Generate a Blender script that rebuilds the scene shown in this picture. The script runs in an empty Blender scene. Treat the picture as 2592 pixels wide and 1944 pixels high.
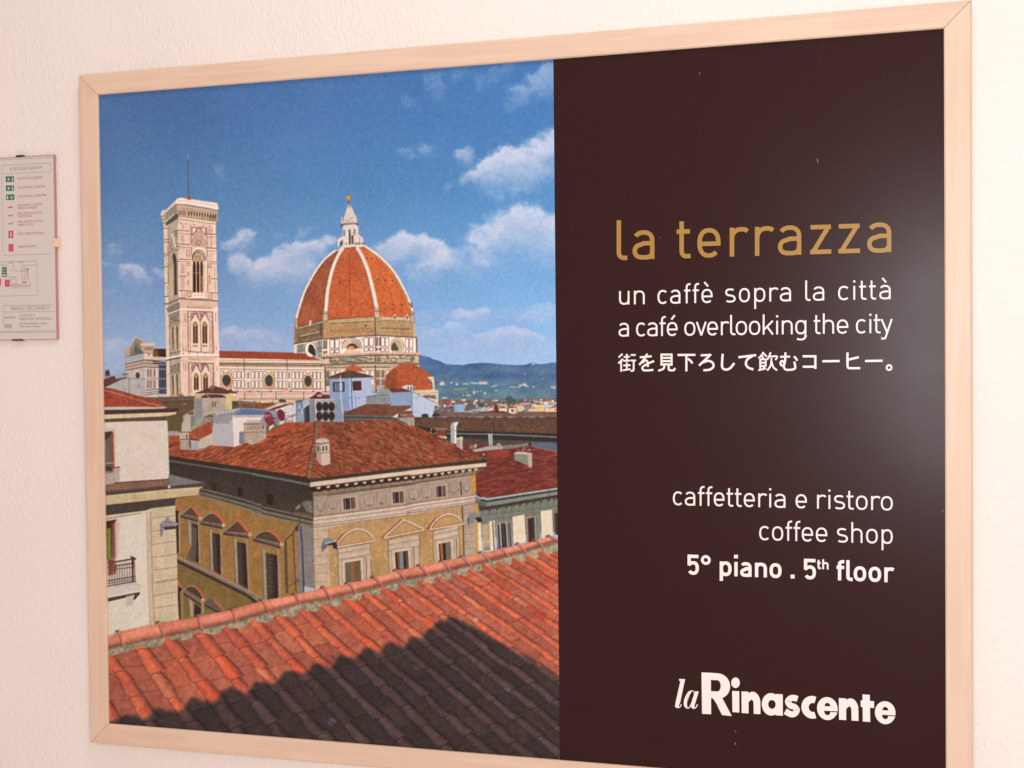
import bpy, bmesh, math, random
import numpy as np
from mathutils import Matrix, Vector

random.seed(7)
SC = bpy.context.scene
COL = SC.collection

# ------------------------------------------------------------------ camera
W, H, Z0 = 1.400, 1.1106, 1.05            # visible opening of the frame (m), height of its lower edge
CAM_R = [[0.9646986424573482, 0.010058543387054059, 0.2631641216919032],
         [-0.004454552829472127, 0.9997506217361102, -0.0218826711657977],
         [-0.2633186020774634, 0.019937904684087127, 0.9645028738976206]]
CAM_C = [1.2466841666688309, 0.47331392015397405, -1.8297433591964878]
FPX = 3000.0


def w3(x, d, y):
    """wall coordinates (x right, d down from the top of the opening, y away from the viewer) -> world"""
    return Vector((x, y, Z0 + H - d))


cam = bpy.data.cameras.new("camera")
camo = bpy.data.objects.new("camera", cam)
COL.objects.link(camo)
cam.sensor_width = 36.0
cam.lens = FPX / 2592 * 36.0
cam.clip_end = 50
rx, ry, rz = [Vector((r[0], r[2], -r[1])) for r in CAM_R]
m3 = Matrix((rx, -ry, -rz)).transposed()
camo.matrix_world = Matrix.Translation(w3(CAM_C[0], CAM_C[1], CAM_C[2])) @ m3.to_4x4()
SC.camera = camo
SC.render.resolution_x, SC.render.resolution_y = 1024, 768

# ------------------------------------------------------------------ world and lamps
wd = bpy.data.worlds.new("World")
SC.world = wd
wd.use_nodes = True
wd.node_tree.nodes["Background"].inputs[0].default_value = (1.0, 0.765, 0.685, 1)
wd.node_tree.nodes["Background"].inputs[1].default_value = 0.77


def area_lamp(name, loc, target, size, power, color, tall=1.0):
    l = bpy.data.lights.new(name, "AREA")
    l.shape = "ELLIPSE"
    l.size, l.size_y = size, size * tall
    l.energy = power
    l.color = color
    o = bpy.data.objects.new(name, l)
    COL.objects.link(o)
    o.location = loc
    o.rotation_euler = (Vector(target) - Vector(loc)).to_track_quat("-Z", "Y").to_euler()
    return o


# the lamp whose soft reflection clouds the right side of the brown panel
area_lamp("lamp_side", w3(1.60, 0.44, -1.86), w3(1.25, 0.45, 0), 0.42, 18.0, (0.94, 0.95, 1.0), 1.9)
# unseen soft fill lamp, high in front of the wall
area_lamp("lamp_fill", w3(1.15, -1.5, -1.0), w3(1.0, 0.4, 0), 0.55, 10.8, (0.90, 0.97, 1.0))

SC.view_settings.view_transform = "Standard"
SC.view_settings.look = "None"
SC.view_settings.exposure = 0
SC.view_settings.gamma = 1
SC.view_settings.use_curve_mapping = False
SC.render.engine = "CYCLES"
SC.cycles.max_bounces = 6

# ------------------------------------------------------------------ helpers


def lin(c):
    c = np.asarray(c, np.float64) / 255.0
    return np.where(c <= 0.04045, c / 12.92, ((c + 0.055) / 1.055) ** 2.4)


def on_plane(u, v, y):
    """a mark measured on the photograph, rectified to the plane at depth y (numpy arrays or numbers)"""
    R = np.array(CAM_R)
    u = np.asarray(u, float)
    v = np.asarray(v, float)
    d = np.stack([(u - 1296) / FPX, (v - 972) / FPX, np.ones_like(u)], -1) @ R
    k = (y - CAM_C[2]) / d[..., 2]
    return CAM_C[0] + k * d[..., 0], CAM_C[1] + k * d[..., 1]


def to_photo(x, d):
    """print plane -> photograph coordinates"""
    R = np.array(CAM_R)
    X = np.stack([x - CAM_C[0], d - CAM_C[1], np.full_like(x, -CAM_C[2])], -1) @ R.T
    return 1296 + FPX * X[..., 0] / X[..., 2], 972 + FPX * X[..., 1] / X[..., 2]


def link(name, me, mat=None, parent=None, loc=None):
    o = bpy.data.objects.new(name, me)
    COL.objects.link(o)
    if mat is not None:
        me.materials.append(mat)
    if loc is not None:
        o.location = loc
    if parent is not None:
        o.parent = parent
    return o


def thing(name, label, cat, loc):
    o = bpy.data.objects.new(name, None)
    COL.objects.link(o)
    o.empty_display_size = 0.05
    o.location = loc
    o["label"] = label
    o["category"] = cat
    return o


def box_mesh(name, lo, hi, bevel=0.0):
    bm = bmesh.new()
    bmesh.ops.create_cube(bm, size=1)
    for v in bm.verts:
        v.co = Vector([lo[i] + (v.co[i] + 0.5) * (hi[i] - lo[i]) for i in range(3)])
    if bevel:
        bmesh.ops.bevel(bm, geom=bm.edges[:], offset=bevel, segments=2, affect="EDGES")
    me = bpy.data.meshes.new(name)
    bm.to_mesh(me)
    bm.free()
    return me


class Nodes:
    def __init__(s, name):
        s.m = bpy.data.materials.new(name)
        s.m.use_nodes = True
        s.t = s.m.node_tree
        s.b = s.t.nodes["Principled BSDF"]

    def n(s, typ, **kw):
        n = s.t.nodes.new(typ)
        for k, v in kw.items():
            if k in n.inputs:
                n.inputs[k].default_value = v
            else:
                setattr(n, k, v)
        return n

    def l(s, a, b):
        s.t.links.new(a, b)

    def ramp(s, fac, stops):
        r = s.n("ShaderNodeValToRGB")
        e = r.color_ramp.elements
        while len(e) < len(stops):
            e.new(0.5)
        for i, (p, c) in enumerate(stops):
            e[i].position = p
            e[i].color = (*c, 1)
        s.l(fac, r.inputs[0])
        return r.outputs[0]

    def mapping(s, scale, coord="Object"):
        tc = s.n("ShaderNodeTexCoord")
        mp = s.n("ShaderNodeMapping")
        mp.inputs["Scale"].default_value = scale
        s.l(tc.outputs[coord], mp.inputs[0])
        return mp.outputs[0]

    def noise(s, vec, scale, detail=2.0, rough=0.5):
        n = s.n("ShaderNodeTexNoise", Scale=scale, Detail=detail, Roughness=rough)
        if vec is not None:
            s.l(vec, n.inputs["Vector"])
        return n.outputs["Fac"]


def plain(name, rgb, rough=0.5, spec=0.5):
    a = Nodes(name)
    a.b.inputs["Base Color"].default_value = (*lin(rgb), 1)
    a.b.inputs["Roughness"].default_value = rough
    a.b.inputs["Specular IOR Level"].default_value = spec
    return a.m


# ------------------------------------------------------------------ materials
def mat_plaster():
    a = Nodes("wall_plaster")
    v = a.mapping((1, 1, 1))
    big = a.noise(v, 3.0, 3, 0.6)
    c = a.ramp(big, [(0.3, (0.855, 0.82, 0.77)), (0.7, (0.885, 0.85, 0.80))])
    a.l(c, a.b.inputs["Base Color"])
    a.b.inputs["Roughness"].default_value = 0.62
    a.b.inputs["Specular IOR Level"].default_value = 0.35
    # trowelled plaster: fine pitted grain, larger where the trowel dragged
    fine = a.noise(v, 300.0, 3, 0.62)
    v2 = a.mapping((1.0, 1, 0.55))
    pit = a.n("ShaderNodeTexVoronoi", Scale=175.0, feature="SMOOTH_F1")
    wob = a.n("ShaderNodeVectorMath", operation="ADD")
    nz = a.n("ShaderNodeTexNoise", Scale=60.0)
    a.l(v2, nz.inputs["Vector"])
    sc = a.n("ShaderNodeVectorMath", operation="SCALE")
    sc.inputs["Scale"].default_value = 0.02
    a.l(nz.outputs["Color"], sc.inputs[0])
    a.l(v2, wob.inputs[0])
    a.l(sc.outputs[0], wob.inputs[1])
    a.l(wob.outputs[0], pit.inputs["Vector"])
    amt = a.noise(v, 5.0, 2, 0.5)
    r = a.n("ShaderNodeMapRange")
    r.inputs["From Min"].default_value = 0.275
    r.inputs["From Max"].default_value = 0.62
    r.inputs["To Min"].default_value = 0.25
    r.inputs["To Max"].default_value = 1.0
    a.l(amt, r.inputs["Value"])
    mul = a.n("ShaderNodeMath", operation="MULTIPLY")
    a.l(pit.outputs["Distance"], mul.inputs[0])
    a.l(r.outputs[0], mul.inputs[1])
    add = a.n("ShaderNodeMath", operation="MULTIPLY_ADD")
    a.l(fine, add.inputs[0])
    add.inputs[1].default_value = 0.8
    a.l(mul.outputs[0], add.inputs[2])
    b = a.n("ShaderNodeBump", Strength=0.7, Distance=0.0022)
    a.l(add.outputs[0], b.inputs["Height"])
    a.l(b.outputs[0], a.b.inputs["Normal"])
    return a.m


def mat_beech():
    a = Nodes("pale_beech")
    v = a.mapping((1, 26, 26))
    g = a.noise(v, 5.0, 5, 0.62)
    v2 = a.mapping((1.0, 5, 5))
    h = a.noise(v2, 3.2, 2, 0.5)
    mx = a.n("ShaderNodeMath", operation="MULTIPLY_ADD")
    a.l(h, mx.inputs[0])
    mx.inputs[1].default_value = 0.9
    a.l(g, mx.inputs[2])
    c = a.ramp(mx.outputs[0], [(0.55, (0.685, 0.505, 0.372)), (0.95, (0.725, 0.55, 0.41)), (1.3, (0.755, 0.583, 0.44))])
    a.l(c, a.b.inputs["Base Color"])
    a.b.inputs["Roughness"].default_value = 0.42
    a.b.inputs["Specular IOR Level"].default_value = 0.35
    b = a.n("ShaderNodeBump", Strength=0.08, Distance=0.0006)
    a.l(g, b.inputs["Height"])
    a.l(b.outputs[0], a.b.inputs["Normal"])
    return a.m


def mat_print():
    a = Nodes("printed_photograph_ink")
    at = a.n("ShaderNodeAttribute", attribute_name="ink")
    a.l(at.outputs["Color"], a.b.inputs["Base Color"])
    a.b.inputs["Roughness"].default_value = 0.42
    a.b.inputs["Specular IOR Level"].default_value = 0.35
    return a.m


def mat_brown():
    a = Nodes("brown_print_laminate")
    v = a.mapping((1, 1, 1))
    sp = a.n("ShaderNodeTexNoise", Scale=430.0, Detail=2.0)
    a.l(v, sp.inputs["Vector"])
    c = a.ramp(sp.outputs["Fac"], [(0.32, (0.0190, 0.0070, 0.0062)), (0.68, (0.0400, 0.0098, 0.0088))])
    a.l(c, a.b.inputs["Base Color"])
    sm = a.noise(v, 7.0, 4, 0.6)
    r = a.n("ShaderNodeMapRange")
    r.inputs["To Min"].default_value = 0.275
    r.inputs["To Max"].default_value = 0.32
    r.inputs["From Min"].default_value = 0.3
    r.inputs["From Max"].default_value = 0.7
    a.l(sm, r.inputs["Value"])
    a.l(r.outputs[0], a.b.inputs["Roughness"])
    a.b.inputs["Specular IOR Level"].default_value = 0.175
    return a.m


M_WALL, M_WOOD, M_PRINT, M_BROWN = mat_plaster(), mat_beech(), mat_print(), mat_brown()
M_WHITE = plain("white_lettering_ink", (238, 235, 230), 0.4, 0.3)
M_GOLD = plain("gold_lettering_ink", (166, 129, 60), 0.4, 0.3)
M_SCUFF = plain("scuffed_paper", (150, 134, 122), 0.7)
M_DARK = plain("dark_joint", (70, 48, 36), 0.8)

# ------------------------------------------------------------------ the wall
Y_WALL = 0.0165
wl = box_mesh("wall", (-1.6, Y_WALL, 0.0), (3.4, Y_WALL + 0.12, 3.0))
wall = link("wall", wl, M_WALL)
wall["kind"] = "structure"
wall["label"] = "rough cream plaster wall behind the framed poster"

# ------------------------------------------------------------------ framed poster
poster = thing("framed_poster", "large framed cafe poster in pale wood, city photograph beside brown text panel",
               "poster", w3(W / 2, 0, 0))
P0 = Vector(poster.location)
RAIL = 0.0385            # width of the rails
Y_FACE, Y_BACK = -0.0055, Y_WALL


def rail(length, name):
    """one mitred rail, local x along it, local y = outwards from the opening, local z = towards the room"""
    ch, dp, lip = 0.0042, 0.0075, 0.0018
    prof = [(0.0, -0.002), (0.0, -Y_FACE - lip), (lip, -Y_FACE), (RAIL - ch, -Y_FACE), (RAIL - ch * 0.6, -Y_FACE - dp * 0.22),
            (RAIL, -Y_FACE - dp), (RAIL, -Y_BACK), (0.006, -Y_BACK), (0.006, -0.002)]
    bm = bmesh.new()
    gap = 0.00045
    rings = []
    for s in (-1, 1):
        rings.append([bm.verts.new((s * (length / 2 + p[0] - gap), p[0], p[1])) for p in prof])
    n = len(prof)
    for i in range(n):
        bm.faces.new((rings[0][i], rings[0][(i + 1) % n], rings[1][(i + 1) % n], rings[1][i]))
    bm.faces.new(rings[0][::-1])
    bm.faces.new(rings[1])
    bmesh.ops.recalc_face_normals(bm, faces=bm.faces[:])
    me = bpy.data.meshes.new(name)
    bm.to_mesh(me)
    bm.free()
    return me


rw, rh = rail(W, "frame_rail_long"), rail(H, "frame_rail_short")
for me, ang, c in ((rw, 0, (W / 2, 0)), (rw, 180, (W / 2, H)), (rh, 90, (0, H / 2)), (rh, -90, (W, H / 2))):
    o = bpy.data.objects.new("frame_rail", me)
    COL.objects.link(o)
    if not me.materials:
        me.materials.append(M_WOOD)
    # local x -> along, local y -> outwards in the wall plane, local z -> -Y (towards the room)
    base = Matrix(((1, 0, 0), (0, 0, -1), (0, 1, 0))).to_4x4()
    o.matrix_world = Matrix.Translation(w3(c[0], c[1], 0)) @ Matrix.Rotation(math.radians(-ang), 4, "Y") @ base
    o.parent = poster
    o.matrix_parent_inverse = Matrix.Translation(P0).inverted()
bk = link("backing_board", box_mesh("backing_board", (-W / 2 - 0.0055, 0.0023, -H - 0.0055), (W / 2 + 0.0055, 0.008, 0.0055)), M_DARK, poster)

# ------------------------------------------------------------------ the printed photograph
# The print is one flat sheet; its picture is computed here and stored as ink colour per vertex of a fine grid.
OX, OY, CW, CH = 236, 130, 1200, 1816
IMG = np.zeros((CH, CW, 3), np.float32)


def vnoise(x, y, seed=0):
    """smooth value noise"""
    rs = np.random.RandomState(seed)
    T = rs.rand(256, 256).astype(np.float32)
    xi = np.floor(x).astype(int)
    yi = np.floor(y).astype(int)
    fx = (x - xi).astype(np.float32)
    fy = (y - yi).astype(np.float32)
    fx = fx * fx * (3 - 2 * fx)
    fy = fy * fy * (3 - 2 * fy)
    a = T[yi % 256, xi % 256]
    b = T[yi % 256, (xi + 1) % 256]
    c = T[(yi + 1) % 256, xi % 256]
    d = T[(yi + 1) % 256, (xi + 1) % 256]
    return a * (1 - fx) * (1 - fy) + b * fx * (1 - fy) + c * (1 - fx) * fy + d * fx * fy


def fbm(x, y, s, seed=0, oct=4, gain=0.55):
    t = 0
    amp, tot = 1.0, 0
    for i in range(oct):
        t = t + amp * vnoise(x / s + 17.3 * i, y / s + 9.1 * i, seed + i)
        tot += amp
        amp *= gain
        s = s * 0.5
    return t / tot


def dirn(x, y, ang, ls, lc, seed):
    c, s = math.cos(math.radians(ang)), math.sin(math.radians(ang))
    return vnoise((x * c + y * s) / ls, (-x * s + y * c) / lc, seed)


def hsh(i, j, seed=0):
    return np.random.RandomState(seed).rand(256, 256)[np.asarray(i).astype(int) % 256, np.asarray(j).astype(int) % 256]


def C3(c):
    return np.array(c, np.float32)


def mix(a, b, t):
    t = np.asarray(t, np.float32)[..., None]
    return C3(a) * (1 - t) + C3(b) * t


def sstep(a, b, x):
    t = np.clip((x - a) / (b - a), 0, 1)
    return t * t * (3 - 2 * t)


def blur_mask(m, n):
    for ax in (0, 1):
        for _ in range(2):
            p = np.pad(m, [(n + 1, n) if k == ax else (0, 0) for k in (0, 1)], mode="edge")
            c = np.cumsum(p, ax)
            m = (np.take(c, range(2 * n + 1, c.shape[ax]), ax) - np.take(c, range(0, c.shape[ax] - 2 * n - 1), ax)) / (2 * n + 1)
    return m


SUB = 3


def coverage(poly, pad=0):
    p = np.asarray(poly, float) - (OX, OY)
    x0, y0 = np.floor(p.min(0)).astype(int) - pad
    x1, y1 = np.ceil(p.max(0)).astype(int) + pad
    x0, y0, x1, y1 = max(x0, 0), max(y0, 0), min(x1, CW), min(y1, CH)
    if x1 <= x0 or y1 <= y0:
        return None
    m = np.zeros((y1 - y0, x1 - x0), np.float32)
    px = np.arange(x0, x1)
    a, b = p, np.roll(p, -1, 0)
    for r in range(y1 - y0):
        for s in range(SUB):
            y = y0 + r + (s + 0.5) / SUB
            k = (a[:, 1] <= y) != (b[:, 1] <= y)
            if not k.any():
                continue
            aa, bb = a[k], b[k]
            xs = np.sort(aa[:, 0] + (y - aa[:, 1]) / (bb[:, 1] - aa[:, 1]) * (bb[:, 0] - aa[:, 0]))
            for i in range(0, len(xs) - 1, 2):
                l, h = xs[i] - x0, xs[i + 1] - x0
                i0, i1 = max(int(l), 0), min(int(h) + 1, m.shape[1])
                if i1 > i0:
                    q = np.arange(i0, i1)
                    m[r, i0:i1] += np.clip(np.minimum(h, q + 1) - np.maximum(l, q), 0, 1) / SUB
    return x0, y0, x1, y1, m


def put(x0, y0, x1, y1, m, col):
    if callable(col):
        Y, X = np.mgrid[y0:y1, x0:x1]
        col = col(X + OX + 0.5, Y + OY + 0.5)
    else:
        col = C3(col)
    v = IMG[y0:y1, x0:x1]
    v += (col - v) * m[..., None]


def fill(poly, col, a=1.0, soft=0):
    r = coverage(poly, 2 * soft)
    if r is None:
        return
    x0, y0, x1, y1, m = r
    if soft:
        m = blur_mask(m, soft)
    put(x0, y0, x1, y1, np.clip(m, 0, 1) * a, col)


def stroke(pts, w, col, a=1.0, soft=0.5):
    p = np.asarray(pts, float) - (OX, OY)
    x0, y0 = np.floor(p.min(0) - w - 2).astype(int)
    x1, y1 = np.ceil(p.max(0) + w + 2).astype(int)
    x0, y0, x1, y1 = max(x0, 0), max(y0, 0), min(x1, CW), min(y1, CH)
    if x1 <= x0 or y1 <= y0:
        return
    Y, X = np.mgrid[y0:y1, x0:x1] + 0.5
    d = np.full(X.shape, 1e9)
    for (ax, ay), (bx, by) in zip(p[:-1], p[1:]):
        vx, vy = bx - ax, by - ay
        L = vx * vx + vy * vy + 1e-9
        t = np.clip(((X - ax) * vx + (Y - ay) * vy) / L, 0, 1)
        d = np.minimum(d, np.hypot(X - ax - t * vx, Y - ay - t * vy))
    m = np.clip((w / 2 + soft - d) / (2 * soft), 0, 1) * min(1.0, w / 0.9)
    put(x0, y0, x1, y1, m.astype(np.float32) * a, col)


def ell(cx, cy, rx, ry, rot=0, a0=0, a1=360, n=36):
    t = np.radians(np.linspace(a0, a1, n))
    c, s = math.cos(math.radians(rot)), math.sin(math.radians(rot))
    x, y = rx * np.cos(t), ry * np.sin(t)
    return np.stack([cx + x * c - y * s, cy + x * s + y * c], 1)


def crop(x0, y0, w):
    k = w / 2212.0

    def f(*pts):
        a = np.array(pts[0] if len(pts) == 1 and isinstance(pts[0], (list, np.ndarray)) else pts, float)
        return a * k + (x0, y0)
    f.k = k
    return f


A, B = crop(240, 480, 400), crop(240, 760, 400)
Cc, D = crop(700, 480, 400), crop(700, 740, 400)
E, F = crop(1040, 780, 400), crop(540, 840, 400)
G, Hh = crop(250, 940, 400), crop(640, 1000, 400)
I, J = crop(1030, 1020, 400), crop(260, 1200, 400)
K, L = crop(640, 1200, 400), crop(1030, 1220, 400)
M, N = crop(260, 1460, 600), crop(840, 1340, 600)
Q = crop(840, 150, 600)
V = crop(0, 0, 2592)


def lerp(p, q, t):
    return np.asarray(p, float) * (1 - t) + np.asarray(q, float) * t


class Quad:
    """corner order: top left, top right, bottom right, bottom left"""

    def __init__(s, tl, tr, br, bl):
        s.c = [np.asarray(q, float) for q in (tl, tr, br, bl)]

    def __call__(s, u, v):
        tl, tr, br, bl = s.c
        return lerp(lerp(tl, tr, u), lerp(bl, br, u), v)

    def rect(s, u0, v0, u1, v1):
        return [s(u0, v0), s(u1, v0), s(u1, v1), s(u0, v1)]


# ---- sky and clouds
YY, XX = np.mgrid[0:CH, 0:CW]
YY = YY + OY + 0.5
XX = XX + OX + 0.5
ys = [150, 300, 480, 650, 800, 930]
sky = np.stack([np.interp(YY, ys, [72, 77, 89, 112, 138, 164]), np.interp(YY, ys, [121, 128, 143, 161, 177, 192]),
                np.interp(YY, ys, [178, 184, 193, 207, 217, 223])], -1)
side = (XX - 830) / 580
sky += np.stack([-3 * side, 6 * side, 9 * side], -1)
sky += (fbm(XX, YY, 240, 3, 3)[..., None] - 0.5) * 10
IMG[:] = sky
del sky, side


def cloud(blobs, alpha=0.85, s=34, seed=0, ragged=0.9, white=(222, 219, 227), under=(172, 187, 216), lo=0.22, hi=1.0):
    b = np.array(blobs, float)
    x0 = int(max(b[:, 0].min() - 2.4 * b[:, 2].max() - OX, 0))
    x1 = int(min(b[:, 0].max() + 2.4 * b[:, 2].max() - OX, CW))
    y0 = int(max(b[:, 1].min() - 2.4 * b[:, 3].max() - OY, 0))
    y1 = int(min(b[:, 1].max() + 3.0 * b[:, 3].max() - OY, CH))
    X, Y = XX[y0:y1, x0:x1], YY[y0:y1, x0:x1]
    wx = (fbm(X, Y, s * 1.1, 300 + seed, 4, .6) - .5) * s * 1.7
    wy = (fbm(X, Y, s * 1.1, 340 + seed, 4, .6) - .5) * s * 1.1
    X, Y = X + wx, Y + wy
    d = np.zeros(X.shape)
    sh = np.zeros(X.shape)
    sw = np.full(X.shape, 1e-6)
    for cx, cy, rx, ry, st in blobs:
        q = ((X - cx) / rx) ** 2 + (np.where(Y < cy, 1.15, 0.42) * (Y - cy) / ry) ** 2
        g = st * np.exp(-q * 0.9)
        d = d + g ** 2.5
        sh = sh + g ** 2 * (Y - cy) / ry
        sw = sw + g ** 2
    d = d ** 0.4
    sh = sh / sw
    f = fbm(X, Y * 1.3, s * .8, 40 + seed, 5, 0.62) - 0.5
    m = sstep(lo, hi + .06, d + (ragged + 0.3) * f * (0.3 + 0.6 * d)) * alpha * .93
    m = m * np.clip(1.05 - 0.38 * np.clip(sh, -0.2, 1.6), 0.2, 1)
    c = mix(white, under, np.clip(0.30 + 0.36 * sh - f * 0.9, 0, 1))
    put(x0, y0, x1, y1, blur_mask(m.astype(np.float32), 1), c)


def qb(reg, lst):
    return [(*reg((x, y)).reshape(2), rx * reg.k, ry * reg.k, s) for x, y, rx, ry, s in lst]


# thin veils high up
cloud(qb(Q, [(940, 160, 110, 90, .8), (985, 260, 90, 90, .8), (700, 390, 90, 60, .8), (1180, 110, 200, 70, .6)]), 0.30, 30, 1)
cloud(qb(Q, [(1400, 190, 150, 80, .7), (1560, 100, 130, 90, .75), (1680, 30, 150, 80, .7)]), 0.34, 36, 2)
cloud(qb(Q, [(1730, 300, 130, 75, .95), (1860, 230, 140, 85, 1), (2000, 160, 150, 95, 1), (2090, 90, 140, 90, .9), (1680, 420, 90, 50, .6)]), 0.52, 40, 3)
cloud(qb(Q, [(655, 840, 75, 45, .8), (890, 830, 120, 65, .85), (740, 900, 60, 40, .7)]), 0.42, 22, 4)
cloud(qb(Q, [(1240, 870, 100, 75, 1.0)]), 0.66, 22, 5)
# the long rising cumulus beside the brown panel
cloud(qb(Q, [(1400, 1030, 120, 105, 1.0), (1500, 970, 130, 120, 1.15), (1620, 980, 150, 130, 1.15), (1720, 910, 130, 130, 1.15),
             (1800, 960, 160, 130, 1.1), (1930, 870, 130, 150, 1.1), (2040, 790, 120, 160, 1.15), (2090, 760, 110, 160, 1.15), (1300, 1080, 120, 60, .85)]),
      0.93, 34, 6, 0.62, lo=0.24, hi=0.9)
cloud(qb(Q, [(1500, 1130, 260, 90, .7), (1760, 1090, 260, 90, .7), (2000, 1010, 200, 100, .7)]), 0.38, 50, 7)
cloud(qb(Q, [(1530, 1250, 90, 60, .8), (1700, 1220, 120, 50, .75), (1820, 1200, 80, 40, .7), (1090, 1170, 70, 45, .7)]), 0.38, 24, 8)
# right, lower
cloud(qb(V, [(1060, 505, 50, 34, 1.0), (1100, 478, 50, 36, 1.15), (1140, 466, 45, 36, 1.15), (1172, 484, 50, 36, 1.1), (1205, 500, 50, 36, 1.05), (1040, 530, 50, 26, .8), (1150, 520, 70, 30, .8)]),
      0.88, 30, 9, 0.62, lo=0.22, hi=0.95)
cloud(qb(Cc, [(1500, 830, 170, 110, .95), (1650, 760, 190, 130, 1.1), (1800, 740, 170, 130, 1.15), (1950, 730, 180, 140, 1.15), (2080, 730, 160, 140, 1.1),
              (2200, 830, 180, 160, 1.05), (1700, 940, 260, 120, .85), (2150, 1000, 260, 140, .85)]), 0.88, 32, 10, 0.6, lo=0.22, hi=0.95)
cloud(qb(V, [(985, 555, 50, 26, .85), (1025, 575, 40, 22, .8), (900, 595, 45, 14, .7)]), 0.6, 30, 11)
# between tower and dome
cloud(qb(Cc, [(-60, 1090, 260, 120, 1), (-160, 1010, 200, 110, .95), (60, 950, 240, 140, 1.05), (250, 850, 200, 130, 1.05), (420, 800, 170, 110, 1.1), (560, 800, 170, 110, 1.0), (680, 800, 120, 90, .9), (780, 720, 90, 80, .85),
              (100, 1160, 320, 130, 1.05), (350, 1090, 280, 130, 1.05), (520, 1040, 160, 80, .9)]), 0.88, 32, 12, 0.6, lo=0.2, hi=0.98)
cloud(qb(A, [(1960, 720, 170, 100, .85), (2100, 640, 150, 110, .95), (2010, 1000, 150, 130, 1.0), (2110, 1090, 170, 130, 1.1), (2260, 1120, 190, 120, 1.1), (1860, 740, 90, 60, .7)]),
      0.82, 28, 13, 0.62, lo=0.2, hi=0.98)
cloud(qb(Cc, [(370, 540, 130, 50, .7), (330, 620, 110, 50, .65), (30, 650, 120, 60, .7)]), 0.4, 24, 14)
cloud(qb(V, [(475, 365, 18, 14, .8)]), 0.26, 18, 15)
# left of the tower
cloud(qb(A, [(250, 800, 120, 80, .75), (300, 900, 100, 70, .7), (150, 1020, 170, 70, .65), (330, 1050, 90, 50, .6)]), 0.42, 26, 16)
cloud(qb(A, [(450, 1120, 130, 90, 1.0), (560, 1130, 130, 100, 1.05), (650, 1200, 130, 90, 1.0), (740, 1260, 110, 60, .9)]), 0.72, 26, 17, lo=0.2, hi=0.98)
cloud(qb(A, [(900, 1150, 100, 70, .9)]), 0.55, 22, 18)
cloud(qb(A, [(250, 1440, 130, 60, .75)]), 0.34, 24, 19)
cloud(qb(B, [(180, 620, 170, 80, .9), (380, 590, 140, 60, .9), (260, 700, 260, 100, .8)]), 0.45, 34, 20)
# soft band over the nave
cloud(qb(F, [(300, 60, 330, 120, 1.05), (600, 80, 330, 120, 1.05), (150, 180, 260, 90, .9), (520, 230, 420, 60, .85), (850, 150, 250, 90, .8), (980, 250, 200, 60, .8)]), 0.85, 40, 21, 0.7,
      white=(196, 202, 224), under=(150, 172, 212))
# right, above the hills
cloud(qb(E, [(300, 110, 330, 90, .85), (700, 70, 350, 90, .9), (1150, 40, 420, 90, .9), (1600, 60, 420, 100, .85), (900, 200, 400, 70, .7)]), 0.5, 46, 22, 0.75,
      white=(182, 194, 224), under=(148, 172, 214))
cloud(qb(E, [(1000, 390, 220, 70, .95), (1230, 370, 200, 80, 1.0), (1420, 350, 180, 85, 1.1), (1560, 340, 170, 85, 1.15), (1700, 390, 200, 70, 1.0), (1880, 430, 170, 60, .8)]), 0.85, 30, 23, 0.7,
      white=(206, 206, 222), under=(168, 184, 216))
cloud(qb(E, [(250, 380, 260, 80, .85), (560, 400, 220, 70, .9), (420, 480, 350, 60, .8), (900, 500, 400, 60, .8), (1400, 480, 500, 70, .8), (700, 660, 400, 80, .8), (1500, 560, 500, 60, .75), (1200, 640, 700, 70, .7)]),
      0.55, 44, 24, 0.7, white=(184, 192, 220), under=(158, 178, 216))

cloud(qb(E, [(350, 300, 260, 70, .9), (620, 250, 220, 80, .95), (760, 60, 200, 80, 1.0), (900, 30, 220, 80, 1.0), (1900, 30, 260, 90, .9), (1750, 120, 260, 60, .8)]), 0.5, 34, 25, 0.9)
cloud(qb(E, [(600, 560, 700, 60, .9), (1500, 520, 700, 60, .9), (1000, 720, 800, 40, .9), (1800, 660, 500, 70, .9)]), 0.45, 50, 26, 0.8, white=(186, 194, 220), under=(164, 182, 216))
cloud(qb(Cc, [(2250, 900, 260, 130, .95), (2400, 1000, 220, 90, .9), (2050, 1050, 300, 60, .8)]), 0.6, 34, 27, 0.9)

# ---- hills
ridge = E([(60, 690), (130, 665), (200, 668), (270, 690), (320, 720), (380, 730), (440, 760), (500, 785), (600, 790), (740, 795), (800, 780), (860, 775), (960, 765),
           (1100, 768), (1250, 785), (1420, 795), (1600, 795), (1650, 775), (1700, 765), (1800, 785), (1900, 775), (1970, 760), (2060, 755), (2060, 1560), (60, 1560)])


def hillcol(x, y):
    t = np.clip((y - 915) / 105, 0, 1)
    c = mix((74, 110, 158), (102, 138, 146), t)
    n = fbm(x, y * 1.9, 46, 61, 5, 0.62) - 0.5
    c = c + n[..., None] * C3((64, 58, 40))
    band = np.exp(-((y - (951 + (x - 1250) * 0.01)) / 7.5) ** 2) * sstep(1190, 1260, x)
    c = mix(1, 1, band * 0) * 0 + c * (1 - 0.3 * band[..., None]) + C3((42, 84, 142)) * 0.3 * band[..., None]
    lit = np.exp(-((x - 1265) / 60) ** 2 - ((y - 933) / 10) ** 2) + np.exp(-((x - 1380) / 45) ** 2 - ((y - 942) / 11) ** 2)
    c = c * (1 - 0.42 * lit[..., None]) + C3((124, 138, 150)) * 0.42 * lit[..., None]
    green = np.exp(-((x - 1170) / 32) ** 2 - ((y - 988) / 7) ** 2)
    return c * (1 - 0.5 * green[..., None]) + C3((124, 146, 118)) * 0.5 * green[..., None]


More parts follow.
